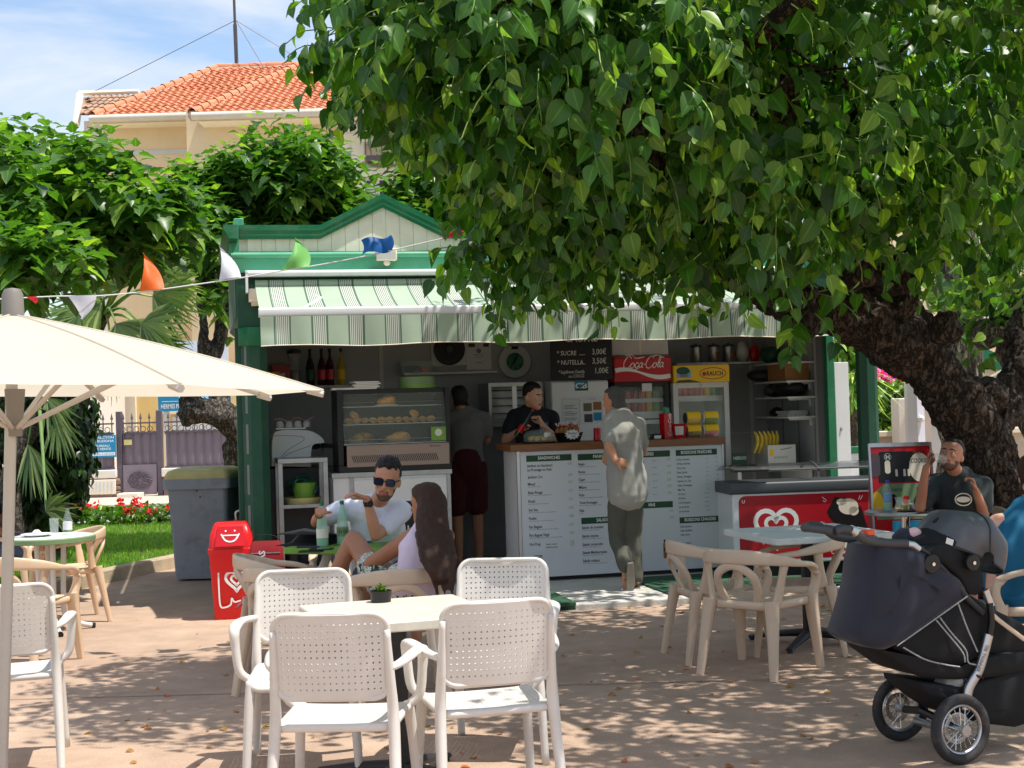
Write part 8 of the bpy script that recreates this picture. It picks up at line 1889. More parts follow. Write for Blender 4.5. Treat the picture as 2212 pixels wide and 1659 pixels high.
def eyes(t,H):
 mb=MB();q=MB()
 for s in(-1,1):mb.ball(H@Vector((s*.031,.083,.004)),(.013,.010,.007),10,H.to_3x3());q.ball(H@Vector((s*.031,.0915,.004)),(.006,.003,.006),8,H.to_3x3());
 mb.build('eyes','eye_white',t,smooth=180);q.build('pupils','black_plastic',t,smooth=180);mb=MB()
 for s in(-1,1):mb.tube([H@Vector((s*.012,.100,.026)),H@Vector((s*.034,.096,.032)),H@Vector((s*.052,.082,.026))],[.004,.005,.003],6)
 mb.build('eyebrows','hair_black',t,smooth=180)
def into(M):
 Mi=M.inverted();return lambda x,y,d:Mi@at(x,y,d)
 # ---- man in white tee at the green table
M=Matrix.Translation((-.98,9.75,0))@Matrix.Rotation(radians(188),4,'Z');L=into(M)
H=hm(L(836,1037,9.22),radians(-12),radians(-8),radians(-9),1.06)
J=dict(H=H,pel=L(835,1290,9.78)*Vector((1,1,0))+Vector((0,0,.52)),wst=L(832,1200,9.72),chs=L(815,1128,9.55),nck=L(816,1086,9.42),sl=L(868,1105,9.42),sr=L(752,1098,9.5),er=L(684,1128,9.52),wr=L(690,1110,9.27),el=L(812,1156,9.22),wl=L(793,1078,9.15),hdr=L(694,1096,9.17)-L(690,1110,9.27),hpr=(0,0,-1),hdl=L(752,1062,9.12)-L(793,1078,9.15),hpl=(0,.1,-1),htl=-1,htr=1)
for S,s in(('l',-1),('r',1)):J['h'+S]=J['pel']+Vector((s*.095,.02,-.02));J['k'+S]=J['pel']+Vector((s*.16,.44,-.02));J['a'+S]=J['pel']+Vector((s*.17,.42,-.44))
t=person('man in white tee and sunglasses leaning on the green table',J,M,'skin_tan',beard='stubble',hands=(('l',.55),('r',.8)))
mb=MB();torso(mb,J,.013);arm(mb,J,'l',.016,.62);arm(mb,J,'r',.016,.55);skinned('tee_shirt',mb,.011,'tee_white',t,3,.010)
mb=MB();[leg(mb,J,S,.018,.95)for S in 'lr'];limb(mb,[J['pel'],J['pel']+Vector((0,0,.08))],[.165,.15]);skinned('shorts',mb,.014,'denim',t,2,.01)
hair_cap(t,H,'hair_black',.02,1.09,.055,.022,.012)
mb=MB()
for s in(-1,1):
 mb.M=H@Matrix.Translation((s*.034,.102,.006))@Matrix.Rotation(s*.16,4,'Z')@Matrix(((1,0,0,0),(0,0,-1,0),(0,1,0,0),(0,0,0,1)));mb.prism(rrect(-.031,-.024,.031,.022,.015,4),.008);mb.M=None;mb.tube([H@Vector((s*.066,.094,.014)),H@Vector((s*.08,.02,.012)),H@Vector((s*.08,-.02,.004))],.004,6)
mb.tube([H@Vector((-.01,.112,.014)),H@Vector((.01,.112,.014))],.004,6);sg=mb.build('sunglasses','black_plastic',t,smooth=40);mb=MB()
for s in(-1,1):mb.M=H@Matrix.Translation((s*.034,.1105,.006))@Matrix.Rotation(s*.16,4,'Z')@Matrix(((1,0,0,0),(0,0,-1,0),(0,1,0,0),(0,0,0,1)));mb.prism(rrect(-.027,-.020,.027,.018,.013,4),.0015);mb.M=None
pm('mirror_lens',(40,62,84),.06,metal=.6,var=.05);mb.build('lens','mirror_lens',sg,smooth=40)
w_,e_=J['wl'],J['el'];dv=(e_-w_).normalized();mb=MB();mb.tube([w_+dv*.012,w_+dv*.042],.032,14);wt=mb.build('watch_strap','black_plastic',t,smooth=40);mb=MB();f_=Vector((-.3,1,.1));f_=(f_-dv*f_.dot(dv)).normalized();c=w_+dv*.027+f_*.03;mb.cyl(c,c+f_*.008,.021,seg=16);mb.build('watch_face','window_dark',wt,smooth=40)
dv=(J['er']-J['wr']).normalized();mb=MB();mb.tube([J['wr']+dv*.005,J['wr']+dv*.016],.030,12);mb.build('bracelet','black_plastic',t)
# ---- long haired woman, back to the camera
M=Matrix.Translation((-.62,7.75,0))@Matrix.Rotation(radians(38),4,'Z');L=into(M)
H=hm(L(922,1092,8.10),radians(8),radians(-4),0,.97)
J=dict(H=H,g=.86,pel=L(880,1305,8.04),wst=L(900,1250,8.00),chs=L(915,1190,8.02),nck=L(922,1140,8.06),sl=L(896,1158,8.04),sr=L(962,1160,8.22),el=L(800,1218,8.19),wl=L(850,1228,8.36),er=L(930,1235,8.34),wr=L(880,1232,8.44),hdl=(1,.2,0),hpl=(0,0,-1),hdr=(-1,.3,0),hpr=(0,0,-1),htl=1)
J['pel'].z=.54;p_=J['pel'];J['hl']=p_+Vector((-.08,.03,0));J['hr']=p_+Vector((.08,.03,0));J['kl']=L(764,1166,8.49);J['al']=L(712,1262,8.46);J['fl']=(-.5,1,0);J['kr']=L(800,1255,8.54);J['ar']=J['kr']+Vector((0,.05,-.40))
t=person('long haired woman in lilac top sitting with one knee raised',J,M,'skin_brown',hands=(('l',.5),('r',.5)))
mb=MB();torso(mb,J,.010,False);skinned('tank_top',mb,.011,'tank_lilac',t,3,.006)
def floral():
 m=bpy.data.materials.new('floral_print');m.use_nodes=True;N,Lk=m.node_tree.nodes,m.node_tree.links;b=N['Principled BSDF'];tc=N.new('ShaderNodeTexCoord');v=N.new('ShaderNodeTexNoise');v.inputs['Scale'].default_value=16;v.inputs['Distortion'].default_value=2.4;Lk.new(tc.outputs['Object'],v.inputs['Vector']);cr=N.new('ShaderNodeValToRGB');cr.color_ramp.interpolation='CONSTANT';e=cr.color_ramp.elements;e[0].color=srgb(28,66,50);e[1].position=.44;e[1].color=srgb(222,218,208)
 for p__,c in((.52,(60,90,60)),(.56,(222,218,208)),(.62,(176,150,60)),(.66,(34,70,56))):k=e.new(p__);k.color=srgb(*c)
 Lk.new(v.outputs['Fac'],cr.inputs['Fac']);Lk.new(cr.outputs['Color'],b.inputs['Base Color']);b.inputs['Roughness'].default_value=.85;_m['floral_print']=m
floral();mb=MB();[leg(mb,J,S,.016,.55,.95)for S in 'lr'];limb(mb,[J['pel']-Vector((0,0,.03)),J['pel']+Vector((0,0,.08))],[.155,.14]);skinned('shorts',mb,.012,'floral_print',t,2,.006)
mb=MB();head_rings(mb,H,[(z,hw,min(yf,.03+max(0,z-.02)*1.1),yb)for z,hw,yf,yb in HEAD if z>-.07],1.13);pts=[H@Vector((0,-.05,.02)),L(934,1135,7.92),L(944,1180,7.80),L(950,1220,7.70),L(956,1248,7.66)];pl=cat(pts,6);mb.tube(pl,lerp_list([.085,.095,.09,.075,.04],len(pl)),16,rb=lerp_list([.08,.055,.045,.035,.02],len(pl)),side=M.to_3x3().inverted()@Vector((1,.15,0)),round_ends=True)
for k in range(9):x=-.08+.02*k;mb.tube([pl[8]+M.to_3x3().inverted()@Vector((x,0,0)),pl[16]+M.to_3x3().inverted()@Vector((x*1.02,-.02,0)),pl[-1]+M.to_3x3().inverted()@Vector((x*.6,0,-.02-.05*(k%3)))],[.026,.022,.006],8)
skinned('hair',mb,.0085,'hair_brown',t,3,.004,36)
# ---- customer at the counter
M=Matrix.Translation(gp(1350,1264,.05))@Matrix.Rotation(radians(22),4,'Z');L=into(M);D=11.98
H=hm(L(1328,868,D+.05),radians(28),radians(-6),radians(0),1.0)
J=dict(H=H,g=.95,pel=L(1356,1055,D),wst=L(1352,1010,D),chs=L(1345,935,D),nck=L(1338,893,D),sl=L(1320,912,D+.0),sr=L(1376,916,D+.05),el=L(1316,965,D-.14),wl=L(1330,995,D-.22),er=L(1388,975,D+.25),wr=L(1312,968,D+.34),hdl=L(1350,1000,D-.20)-L(1330,995,D-.22),hpl=(0,1,-.2),htl=-1,hdr=L(1306,990,D+.30)-L(1312,968,D+.34),hpr=(1,.3,0))
p_=J['pel'];J['hl']=L(1340,1068,D-.02);J['hr']=L(1366,1068,D+.02);J['kr']=L(1366,1160,D+.04);J['ar']=Vector((L(1375,1255,D).x,L(1375,1255,D).y,.085));J['kl']=L(1330,1158,D+.05);J['al']=L(1352,1222,D-.12);J['fr']=(.35,1,0);J['fl']=(.1,.25,-1)
t=person('grey haired customer in pale shirt and olive trousers at the counter',J,M,'skin_tan',hands=(('l',.9),('r',.35)))
mb=MB();torso(mb,J,.016);arm(mb,J,'l',.018,.7);arm(mb,J,'r',.018,.7);limb(mb,[J['wst'],J['pel']+Vector((0,0,-.05))],[.168,.186],rb=[.135,.152],side=(1,0,0));skinned('shirt',mb,.011,'shirt_pale',t,3,.010,9)
mb=MB();[(limb(mb,[J['h'+S],J['h'+S].lerp(J['k'+S],.5),J['k'+S]],[.10,.088,.070]),limb(mb,[J['k'+S],J['k'+S].lerp(J['a'+S],.5),J['a'+S]],[.070,.066,.066]))for S in 'lr'];limb(mb,[J['pel']+Vector((0,0,.05)),J['pel']+Vector((0,0,-.06))],[.145,.145],rb=[.115,.115],side=(1,0,0));skinned('trousers',mb,.012,'trousers_olive',t,2,.014,8)
hair_cap(t,H,'hair_grey',-.03,1.07,.05,.008,.005)
for S in 'lr':
 f=Vector(J['f'+S]).normalized();a=J['a'+S];dn=Vector((0,0,-1))if S=='r' else Vector((0,-1,-.25)).normalized();c=a+f*.07+dn*.075;sd=f.cross(dn).normalized();q=MB();q.M=Matrix(((sd.x,f.x,dn.x,c.x),(sd.y,f.y,dn.y,c.y),(sd.z,f.z,dn.z,c.z),(0,0,0,1)));q.prism([(.045*x,.135*y)for x,y in((-.55,-.95),(.55,-.95),(.75,-.3),(.9,.3),(.75,.8),(.2,1),(-.5,.95),(-.85,.5),(-.8,-.2))],.022);q.M=None;q.build('sandal_sole','sole',t,bevel=.005);q=MB();q.tube([c+sd*.045+f*.02,c-dn*.05+f*.04,c-sd*.045+f*.02],.012,6,rb=.004);q.build('sandal_strap','black_cloth',t)
 # ---- barman opening a bottle
c=KM@kk(1150,900,1.0);M=Matrix.Translation((c.x,c.y,KF))@Matrix.Rotation(radians(195),4,'Z');L=into(M);D=c.y
H=hm(L(1150,856,D-.05),radians(38),radians(-8),radians(4),1.0)
J=dict(H=H,g=1.0,pel=L(1150,1010,D),wst=L(1150,970,D),chs=L(1150,912,D-.02),nck=L(1150,884,D),sl=L(1192,903,D),sr=L(1112,900,D),er=L(1092,950,D-.12),wr=L(1118,932,D-.34),el=L(1200,950,D-.15),wl=L(1172,918,D-.34),hdr=L(1134,915,D-.36)-L(1118,932,D-.34),hpr=(-.6,.6,0),hdl=L(1158,895,D-.36)-L(1172,918,D-.34),hpl=(.8,.3,-.2),htl=-1)
p_=J['pel']
for S,s in(('l',-1),('r',1)):J['h'+S]=p_+Vector((s*.09,0,-.04));J['k'+S]=p_+Vector((s*.1,.02,-.46));J['a'+S]=Vector((p_.x+s*.1,p_.y,.07))
t=person('barman in navy tee opening a bottle behind the counter',J,M,'skin_pale',hands=(('l',.9),('r',.8)))
mb=MB();torso(mb,J,.014);arm(mb,J,'l',.018,.6);arm(mb,J,'r',.018,.6);skinned('tee_shirt',mb,.011,'tee_navy',t,3,.009)
mb=MB();[leg(mb,J,S,.018,2,1,False)for S in 'lr'];limb(mb,[p_,p_+Vector((0,0,.06))],[.17,.16]);skinned('trousers',mb,.015,'black_cloth',t,2)
hair_cap(t,H,'hair_black',.03,1.07,.06,.014,.006);eyes(t,H)
q=MB();a=L(1172,930,D-.20);q.M=Matrix.Translation(J['chs']+Vector((-.07,.148,-.05)))@Matrix.Rotation(.12,4,'Z');q.b2((-.045,-.002,-.05),(.045,.004,.05));q.M=None;q.build('pocket','pocket_blue',t,bevel=.004)
b_,e_=L(1116,942,D-.40),L(1152,884,D-.40);dv=(M.to_3x3()@(e_-b_));Rb=Vector((0,0,1)).rotation_difference(dv.normalized()).to_matrix().to_4x4();t2=thing('soda_bottle','dark soda bottle tilted in the barman hands','bottle',matrix=Matrix.Translation(M@b_)@Rb);ln=dv.length;mb=MB();mb.lathe([(.028,0),(.031,.01),(.031,ln*.5),(.013,ln*.78),(.012,ln*.96)],seg=14);mb.build('glass_body','bottle_dark',t2,smooth=45);mb=MB();mb.lathe([(.015,ln*.95),(.015,ln)],seg=12);mb.build('cap','red_gloss',t2);mb=MB();mb.lathe([(.0315,ln*.15),(.0315,ln*.4)],seg=14);mb.build('label','red_gloss',t2,smooth=45)
# ---- second vendor with back turned
c=KM@kk(1000,900,1.45);M=Matrix.Translation((c.x,c.y,KF))@Matrix.Rotation(radians(12),4,'Z');L=into(M);D=c.y;H=hm(L(992,862,D),radians(10),radians(-12),0)
J=dict(H=H,pel=L(1008,1005,D),wst=L(1008,965,D),chs=L(1006,915,D),nck=L(1000,888,D),sl=L(968,904,D),sr=L(1043,904,D),el=L(966,950,D+.15),wl=L(985,960,D+.35),er=L(1052,950,D+.12),wr=L(1035,958,D+.34),hdl=(.2,1,0),hpl=(0,0,-1),hdr=(-.2,1,0),hpr=(0,0,-1));p_=J['pel']
for S,s in(('l',-1),('r',1)):J['h'+S]=p_+Vector((s*.09,0,-.04));J['k'+S]=p_+Vector((s*.1,.02,-.44));J['a'+S]=Vector((p_.x+s*.1,p_.y,.07))
t=person('vendor in grey tee and dark red shorts with back turned inside kiosk',J,M,'skin_tan',.009)
mb=MB();torso(mb,J,.016);arm(mb,J,'l',.02,.6);arm(mb,J,'r',.02,.6);skinned('tee_shirt',mb,.013,'tee_grey',t,3,.009);mb=MB();[leg(mb,J,S,.03,.9)for S in 'lr'];limb(mb,[p_+Vector((0,0,-.02)),p_+Vector((0,0,.07))],[.17,.16]);skinned('shorts',mb,.015,'shorts_red',t,2,.01);hair_cap(t,H,'hair_black',-.05,1.08,.03,.01,.006)
# ---- man drinking under the tree
D=10.75;c=at(2075,1100,D);M=Matrix.Translation((c.x,c.y,0))@Matrix.Rotation(radians(145),4,'Z');L=into(M);H=hm(L(2056,985,D-.12),radians(0),radians(16),radians(-6),1.02)
J=dict(H=H,g=1.14,pel=L(2085,1190,D+.05),wst=L(2085,1140,D+.03),chs=L(2072,1075,D),nck=L(2068,1026,D-.02),sl=L(2122,1050,D-.05),sr=L(2018,1046,D+.08),er=L(1987,1096,D-.12),wr=L(2000,1010,D-.22),el=L(2125,1110,D-.12),wl=L(2108,1060,D-.28),hdr=L(2022,985,D-.26)-L(2000,1010,D-.22),hpr=(.6,.4,.2),htr=-1,hdl=(.2,.2,1),hpl=(.8,.4,0));J['pel'].z=.54;p_=J['pel']
for S,s in(('l',-1),('r',1)):J['h'+S]=p_+Vector((s*.1,.03,0));J['k'+S]=p_+Vector((s*.18,.45,.0));J['a'+S]=p_+Vector((s*.18,.44,-.46))
t=person('bearded man in dark tee drinking from a glass under the tree',J,M,'skin_red',beard='stubble',hands=(('l',1.1),('r',.8)))
mb=MB();torso(mb,J,.016);arm(mb,J,'l',.022,.75);arm(mb,J,'r',.022,.75);skinned('tee_shirt',mb,.012,'black_tee',t,3,.01);mb=MB();[leg(mb,J,S,.022,.95)for S in 'lr'];limb(mb,[p_,p_+Vector((0,0,.08))],[.19,.18]);skinned('shorts',mb,.014,'khaki',t,2,.01);hair_cap(t,H,'hair_black',.02,1.06,.05,.01,.006);eyes(t,H)
q=MB();I=Matrix.Translation(J['chs']+Vector((-.085,.172,.0)))@Matrix.Rotation(.35,4,'Z')@Matrix.Rotation(pi,4,'Z')@up_plane((0,0,0));flat(q,disc(0,0,.05,.022),I,.012);ribbon(q,disc(0,0,.058,.045),.008,I,.012,True);q.build('shirt_badge','trim_pale',t)
g0=M@L(2022,990,D-.27);dv=(at(2048,1000,D-.20)-at(2008,985,D-.30)).normalized();t2=thing('drinking_glass','tilted glass at the drinking man mouth','glass',matrix=Matrix.Translation(at(2018,986,D-.28))@Vector((0,0,1)).rotation_difference(dv).to_matrix().to_4x4());mb=MB();mb.lathe([(.022,0),(.028,.005),(.038,.10),(.036,.10),(.026,.012),(.001,.012)],seg=16,cap=False);mb.build('glass_body','pane',t2,smooth=45)
sx=M.translation;put(bc0,sx.x+.06,sx.y+.06,145,'beige armchair hidden under the drinking man',G2)
# ---- woman in teal at the right edge
D=7.9;c=at(2225,1300,D);M=Matrix.Translation((c.x,c.y,0))@Matrix.Rotation(radians(-20),4,'Z');L=into(M);H=hm(L(2235,1030,D+.12),radians(-20),radians(-14),0)
J=dict(H=H,g=1.12,pel=L(2215,1330,D),wst=L(2212,1270,D),chs=L(2212,1180,D+.02),nck=L(2228,1098,D+.06),sl=L(2158,1135,D+.05),sr=L(2300,1130,D+.1),el=L(2145,1268,D-.02),wl=L(2212,1228,D+.02),er=L(2330,1240,D+.2),wr=L(2290,1260,D+.4),hdl=(1,.3,.3),hpl=(0,0,-1),hdr=(0,1,0),hpr=(0,0,-1));J['pel'].z=.53;p_=J['pel']
for S,s in(('l',-1),('r',1)):J['h'+S]=p_+Vector((s*.1,.03,0));J['k'+S]=p_+Vector((s*.14,.44,0));J['a'+S]=p_+Vector((s*.14,.42,-.45))
t=person('woman in teal sleeveless top at the right edge behind the stroller',J,M,'skin_pale',.009);mb=MB();torso(mb,J,.016,False);limb(mb,[J['wst'],p_+Vector((0,0,-.03))],[.19,.23],rb=[.15,.18],side=(1,0,0));skinned('teal_top',mb,.012,'teal_cloth',t,3,.014,7);mb=MB();[leg(mb,J,S,.03,.98)for S in 'lr'];skinned('skirt',mb,.016,'teal_cloth',t,2,.01);hair_cap(t,H,'hair_brown',-.08,1.12,.02,.01,.008)
sx=M.translation;put(bc0,sx.x+.05,sx.y+.02,75,'beige armchair under the woman in teal at the right edge',G2)
# ---- seated person half outside the left edge
D=12.0;c=at(-30,1200,D);M=Matrix.Translation((c.x,c.y,0))@Matrix.Rotation(radians(-78),4,'Z');H=hm((0,.02,1.22));J=dict(pel=(0,0,.54),wst=(0,-.02,.7),chs=(0,-.03,.9),nck=(0,-.01,1.06),sl=(-.18,-.02,1.0),sr=(.18,-.02,1.0),el=(-.26,.08,.76),wl=(-.22,.2,.64),er=(.26,.08,.76),wr=(.22,.2,.64),hdl=(0,1,0),hpl=(0,0,-1),hdr=(0,1,0),hpr=(0,0,-1));J={k:Vector(v)for k,v in J.items()};J['H']=H;p_=J['pel']
for S,s in(('l',-1),('r',1)):J['h'+S]=p_+Vector((s*.09,.03,0));J['k'+S]=p_+Vector((s*.13,.47,.03));J['a'+S]=p_+Vector((s*.13,.45,-.42))
t=person('seated person in denim shorts mostly cut off at the left edge',J,M,'skin_brown',.01);mb=MB();torso(mb,J,.014);arm(mb,J,'l',.02,.6);arm(mb,J,'r',.02,.6);skinned('tee_shirt',mb,.014,'tee_navy',t,3,.009);mb=MB();[leg(mb,J,S,.02,.72)for S in 'lr'];limb(mb,[p_,p_+Vector((0,0,.08))],[.17,.16]);skinned('shorts',mb,.014,'denim',t,2,.01);hair_cap(t,H,'hair_black',-.02,1.07,.04,.01,.006)
sx=M.translation;
# ================================================================ STROLLER
SO=Vector((1.83,6.40,0));hd_=Vector((.93,.37,0)).normalized();sd_=Vector((-hd_.y,hd_.x,0))
SM=Matrix(((hd_.x,sd_.x,0,SO.x),(hd_.y,sd_.y,0,SO.y),(0,0,1,0),(0,0,0,1)));SMI=SM.inverted()
def sp(cx,cy,s=-.2):
 """stroller frame point (ahead, across, up) seen at a close-up pixel on the plane across = s"""
 cx+=52*min(1,max(0,(900-cx)/450))if cy<1100 else 0;o=SMI@Vector((0,0,EYE));d=SMI.to_3x3()@ray(1755+cx*.3717,1042+cy*.3717);return o+d*((s-o.y)/d.y)
st=thing('stroller','black three wheeled stroller with grey hood in the right foreground','stroller',matrix=SM)
def side_panel(name,pts,m,s0,s1,sub=2,puff=.03,folds=0):
 """soft cloth body: outline in the side plane, bulging between its two flanks"""
 P=[sp(*q)for q in pts];c=sum(P,Vector())/len(P);mb=MB();rs=[]
 PP=cat(P,sub,True);ss=[(s0,.0),(s0-puff*.6,.12),(s0-puff,.35)]
 for k,(s,ins)in enumerate(((s0-puff,.55),(s0-puff*.9,.3),(s0-puff*.55,.12),(s0,0),((s0+s1)/2,-.01),(s1,0),(s1+puff,.3))):
  rs.append([Vector((p_.x+(c.x-p_.x)*ins,s+(folds*(sin((p_.x*16-p_.z*26))+1.6*noise.noise(Vector((p_.x*14+p_.z*9,p_.z*5,k*.8))))*(1 if ins>.05 else 0)),p_.z+(c.z-p_.z)*ins))for p_ in PP])
 mb.rings(rs,True,True);return mb.build(name,m,st,smooth=60)
bd1=side_panel('back_cover',[(335,375),(480,375),(620,405),(740,490),(860,570),(905,650),(870,690),(690,790),(440,945),(330,972),(220,915),(235,830),(300,600)],'navy_cloth',-.19,.03,2,.035,.010)
bd2=side_panel('lower_cover',[(450,945),(690,800),(900,675),(1000,760),(1010,960),(950,1060),(840,1078),(620,1050),(480,985)],'black_cloth',-.17,.05,2,.02,.004)
side_panel('seat_shell',[(360,975),(600,1060),(840,1090),(1050,1010),(1260,990),(1260,1100),(900,1150),(640,1130),(480,1070)],'black_cloth',-.18,.08,2,.02)
side_panel('basket',[(660,1170),(880,1190),(1100,1130),(1300,1090),(1300,1400),(1080,1415),(900,1375),(720,1250)],'black_cloth',-.17,.10,2,.02,.005)
side_panel('front_seat',[(900,660),(1000,690),(1120,760),(1300,860),(1300,1010),(1060,1010),(950,900)],'black_cloth',-.16,.16,2,.02)
mb=MB()
for pts in([(440,950),(690,793),(900,662)],[(480,960),(620,1028),(760,1060),(850,1072)],[(695,800),(780,890),(870,990),(885,1045)],[(840,705),(900,850),(960,985)],[(720,785),(800,880),(890,975),(905,1045),(950,1060)]):mb.tube(cat([sp(*q,-.226)for q in pts],5),.0035,5)
mb.build('zip','zip',bd2)
# handle bar: two sides joined across the grip
def both(pts,s=.19):return[cat([sp(*q,-s)for q in pts],6),[Vector((p_.x,s-.16,p_.z))for p_ in cat([sp(*q,-s)for q in pts],6)]]
mb=MB();gl=both([(75,283),(130,270),(190,290),(260,335),(380,352),(500,356)])
for g_ in gl:mb.tube(g_,.020,10)
a,b=gl[0][0],gl[1][0];mb.tube([a,a+Vector((-.015,.03,.005)),b+Vector((-.015,-.03,.005)),b],.021,10);gr_=mb.build('grip','dark_grey',st,smooth=60)
mb=MB();fr_=both([(495,356),(560,372),(640,420),(740,505),(830,590),(905,680),(990,760)])
for g_ in fr_:mb.tube(g_,.014,8)
mb.build('handle_tube','black_metal',st,smooth=60);mb=MB()
for g_ in both([(500,357),(540,364),(580,388)])+both([(168,274),(186,283),(200,294)],.192):mb.tube(g_,.0165 if g_[0].x>-.4 else.0215,10)
build_each(mb,'alloy_sleeve','alu',st,smooth=60)
mb=MB();mb.box(sp(270,292,-.16),(.04,.05,.025));mb.build('brake_lever','orange_plastic',st,bevel=.005)
for cx,cy,r_ in((650,472,.042),(915,465,.036)):mb=MB();p_=sp(cx,cy,-.21);mb.cyl(p_,p_+Vector((0,-.025,0)),r_,seg=20);j=mb.build('pivot','black_plastic',st,smooth=40,bevel=.004);mb=MB();mb.cyl(p_+Vector((0,-.025,0)),p_+Vector((0,-.032,0)),.008,seg=10);mb.build('rivet','chrome',j)
# hood
pv=sp(905,435,-.08);th=[radians(a)for a in(158,130,104,78,52,26,0,-30)];rr_=[.235,.235,.225,.215,.205,.195,.18,.165]
def hood(s,q):
 i=s*7;a=float(np.interp(i,range(8),th));r_=float(np.interp(i,range(8),rr_));t_=2*q-1;f=(1-abs(t_)**2.6)**(1/2.6)if abs(t_)<1 else 0;pleat=1-.07*abs(sin(i*pi*.58))*f+.02*noise.noise(Vector((s*7,q*5,1)))*f
 return Vector((pv.x+cos(a)*r_*(.16+.84*f)*pleat,-.03+.185*t_,pv.z+sin(a)*r_*(.16+.84*f)*pleat))
mb=MB();mb.grid(hood,42,22);ho_=mb.build('hood','hood_grey',st,smooth=180,solid=.003);mb=MB()
for s in(0,.43,1):mb.tube([hood(s,q/22)for q in range(23)],.006,6)
mb.build('hood_rib','black_plastic',ho_,smooth=60)
side_panel('inner_lining',[(640,400),(790,355),(900,340),(970,430),(1010,560),(1000,640),(930,655),(860,560),(760,480)],'black_cloth',-.18,.05,2,.015,.004)
def lump(name,label,catg,c,r3,m,seed,k=.25):
 q=MB();q.ball((0,0,0),r3,18);q.v=[tuple(Vector(v)*(1+k*noise.noise(Vector(v)*(1.5/max(r3))+Vector((seed,0,0)))))for v in q.v];o=q.build(name,m,smooth=180);o.matrix_world=SM@Matrix.Translation(c);return tag(o,label,catg)
o=lump('black_jacket','black jacket lying on the stroller hood with white care tag','jacket',sp(700,345,-.06),(.13,.14,.06),'black_cloth',2);o.rotation_euler=o.rotation_euler
j2=MB();j2.ball((.055,.02,.05),(.065,.06,.06),14);j2.build('hood_fold','black_cloth',o,smooth=180);mb=MB();mb.box((-.03,-.125,.012),(.038,.002,.026),Matrix.Rotation(.35,3,'Y'));mb.build('care_tag','paper',o)
lump('nursery_pouch','navy and pink pouch beside the black jacket on the stroller','pouch',sp(500,320,.02),(.07,.06,.045),'navy_cloth',5);o=bpy.data.objects['nursery_pouch'];j2=MB();j2.ball((.015,-.035,.018),(.038,.028,.03),12);j2.build('pink_lining','pinkish',o,smooth=180)
# frame and axle
def bar(name,pts,w,dpt,m,s=-.215):
 P=cat([sp(*q,s)for q in pts],6);mb=MB();mb.tube(P,w,12,rb=dpt,side=(1,0,0),sq=.6);return mb.build(name,m,st,smooth=50)
fb=bar('fork',[(1025,885),(1000,985),(968,1090),(925,1165),(905,1215),(893,1320)],.021,.012,'alu');a,b=sp(1018,945,-.23),sp(962,1100,-.23);dv=(b-a).normalized();up_=Vector((0,-1,0));yv=up_.cross(dv);Tm=Matrix(((dv.x,yv.x,0,a.x),(dv.y,yv.y,-1,a.y-.0),(dv.z,yv.z,0,a.z),(0,0,0,1)))
mb=MB();text(mb,'TFK TWINNER',Tm,.022,(0,-.012),width=(b-a).length,bold=.0,h=.002);mb.build('lettering','text_dark',fb);mb=MB();c0,c1=sp(935,1115,-.216),sp(990,1140,-.216);mb.tube([c0,(c0+c1)/2+Vector((0,-.016,0)),c1],.007,6);mb.build('band','bottle_red',fb)
bar('upper_fork',[(1030,700),(1040,800),(1028,890)],.014,.012,'black_plastic');bar('alloy_strut',[(1005,625),(1025,680),(1040,720)],.015,.01,'alu');bar('webbing',[(1045,768),(1100,815),(1230,912)],.010,.006,'beige_plastic',-.22)
mb=MB();n0,n1=sp(876,1508,-.215),sp(510,1350,.215)
mb.tube([sp(645,1255,.1),sp(900,1335,-.17)],.016,10);mb.tube([sp(600,1385,.16),sp(710,1415,0)],.018,10);build_each(mb,'axle','alu',st,smooth=60);mb=MB();mb.tube([sp(880,1330,-.19),sp(880,1180,-.18),sp(880,1080,-.17)],.014,8);mb.tube([sp(640,1320,.17),sp(640,1160,.15)],.02,8);build_each(mb,'strut','black_plastic',st)
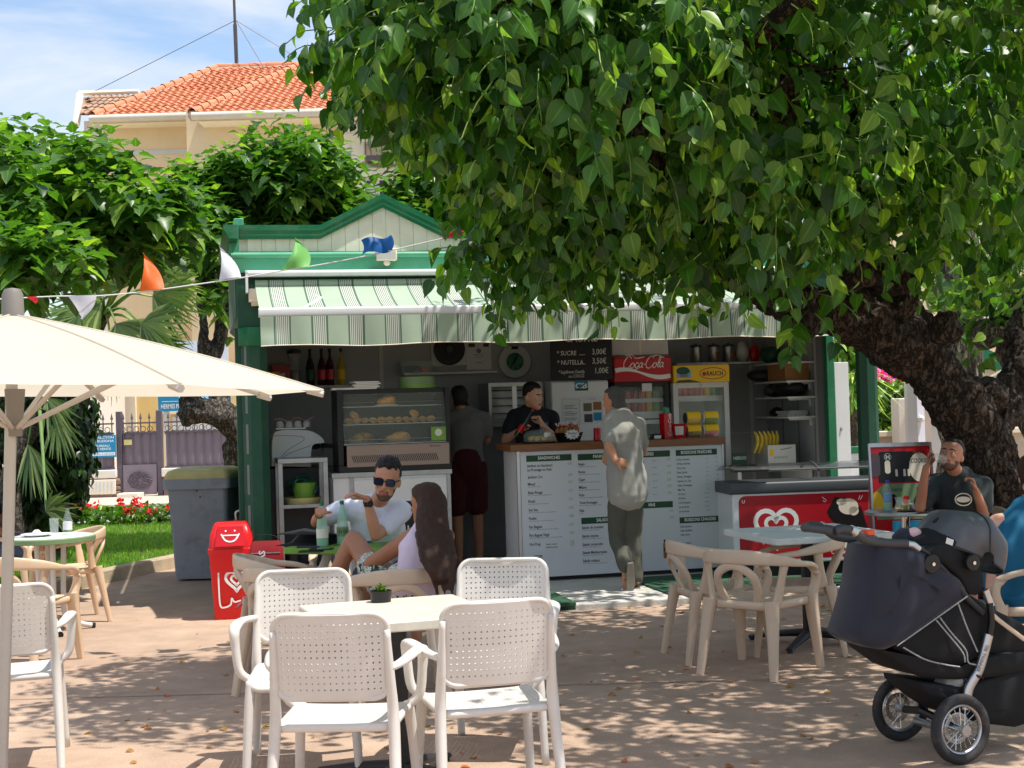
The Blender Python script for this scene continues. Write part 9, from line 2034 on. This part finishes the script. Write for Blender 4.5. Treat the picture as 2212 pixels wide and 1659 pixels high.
lump('baby_shoes','pale grey rolled cloth in the stroller basket','cloth',sp(800,1150,-.12),(.06,.06,.04),'shirt_pale',8,.4)
def wheel(c,R_=.152):
 t=MB();t.tube([c+Vector(((R_-.023)*cos(a),0,(R_-.023)*sin(a)))for a in np.linspace(0,2*pi,41)[:-1]],.023,14,loop=True)
 w=t.build('wheel','rubber',st,smooth=60);m=MB();m.tube([c+Vector(((R_-.048)*cos(a),0,(R_-.048)*sin(a)))for a in np.linspace(0,2*pi,41)[:-1]],.009,8,rb=.013,side=[Vector((cos(a),0,sin(a)))for a in np.linspace(0,2*pi,41)[:-1]],loop=True);m.build('rim','alu',w,smooth=60)
 m=MB()
 for k in range(20):a=2*pi*k/20;b=a+(.5 if k%2 else-.5);m.tube([c+Vector((.016*cos(b),-.014 if k%4<2 else.014,.016*sin(b))),c+Vector(((R_-.06)*cos(a),0,(R_-.06)*sin(a)))],.0013,4)
 m.build('spoke','chrome',w);m=MB();m.cyl(c+Vector((0,-.03,0)),c+Vector((0,.03,0)),.02,seg=16);m.cyl(c+Vector((0,-.042,0)),c+Vector((0,-.03,0)),.024,.02,seg=16);m.build('hub','alu',w,smooth=40);m=MB()
 m.tube([c+Vector((.058*cos(a),.02,.058*sin(a)))for a in np.linspace(0,2*pi,33)[:-1]],.010,6,rb=.0012,side=[Vector((cos(a),0,sin(a)))for a in np.linspace(0,2*pi,33)[:-1]],loop=True)
 for k in range(5):a=2*pi*k/5;m.tube([c+Vector((.018*cos(a),.02,.018*sin(a))),c+Vector((.05*cos(a+.4),.02,.05*sin(a+.4)))],.004,5)
 m.build('brake_disc','steel',w)
w1,w2=sp(862,1500,-.235),sp(512,1345,.235);wheel(Vector((w1.x,w1.y,.152)));wheel(Vector((w2.x,w2.y,.152)));mb=MB();mb.tube([(w1.x,w1.y+.03,.152),(w1.x-.02,0,.19),(w2.x,w2.y-.03,.152)],.018,8);mb.build('cross_axle','black_plastic',st);wheel(Vector((w1.x+.85,0,.152)))
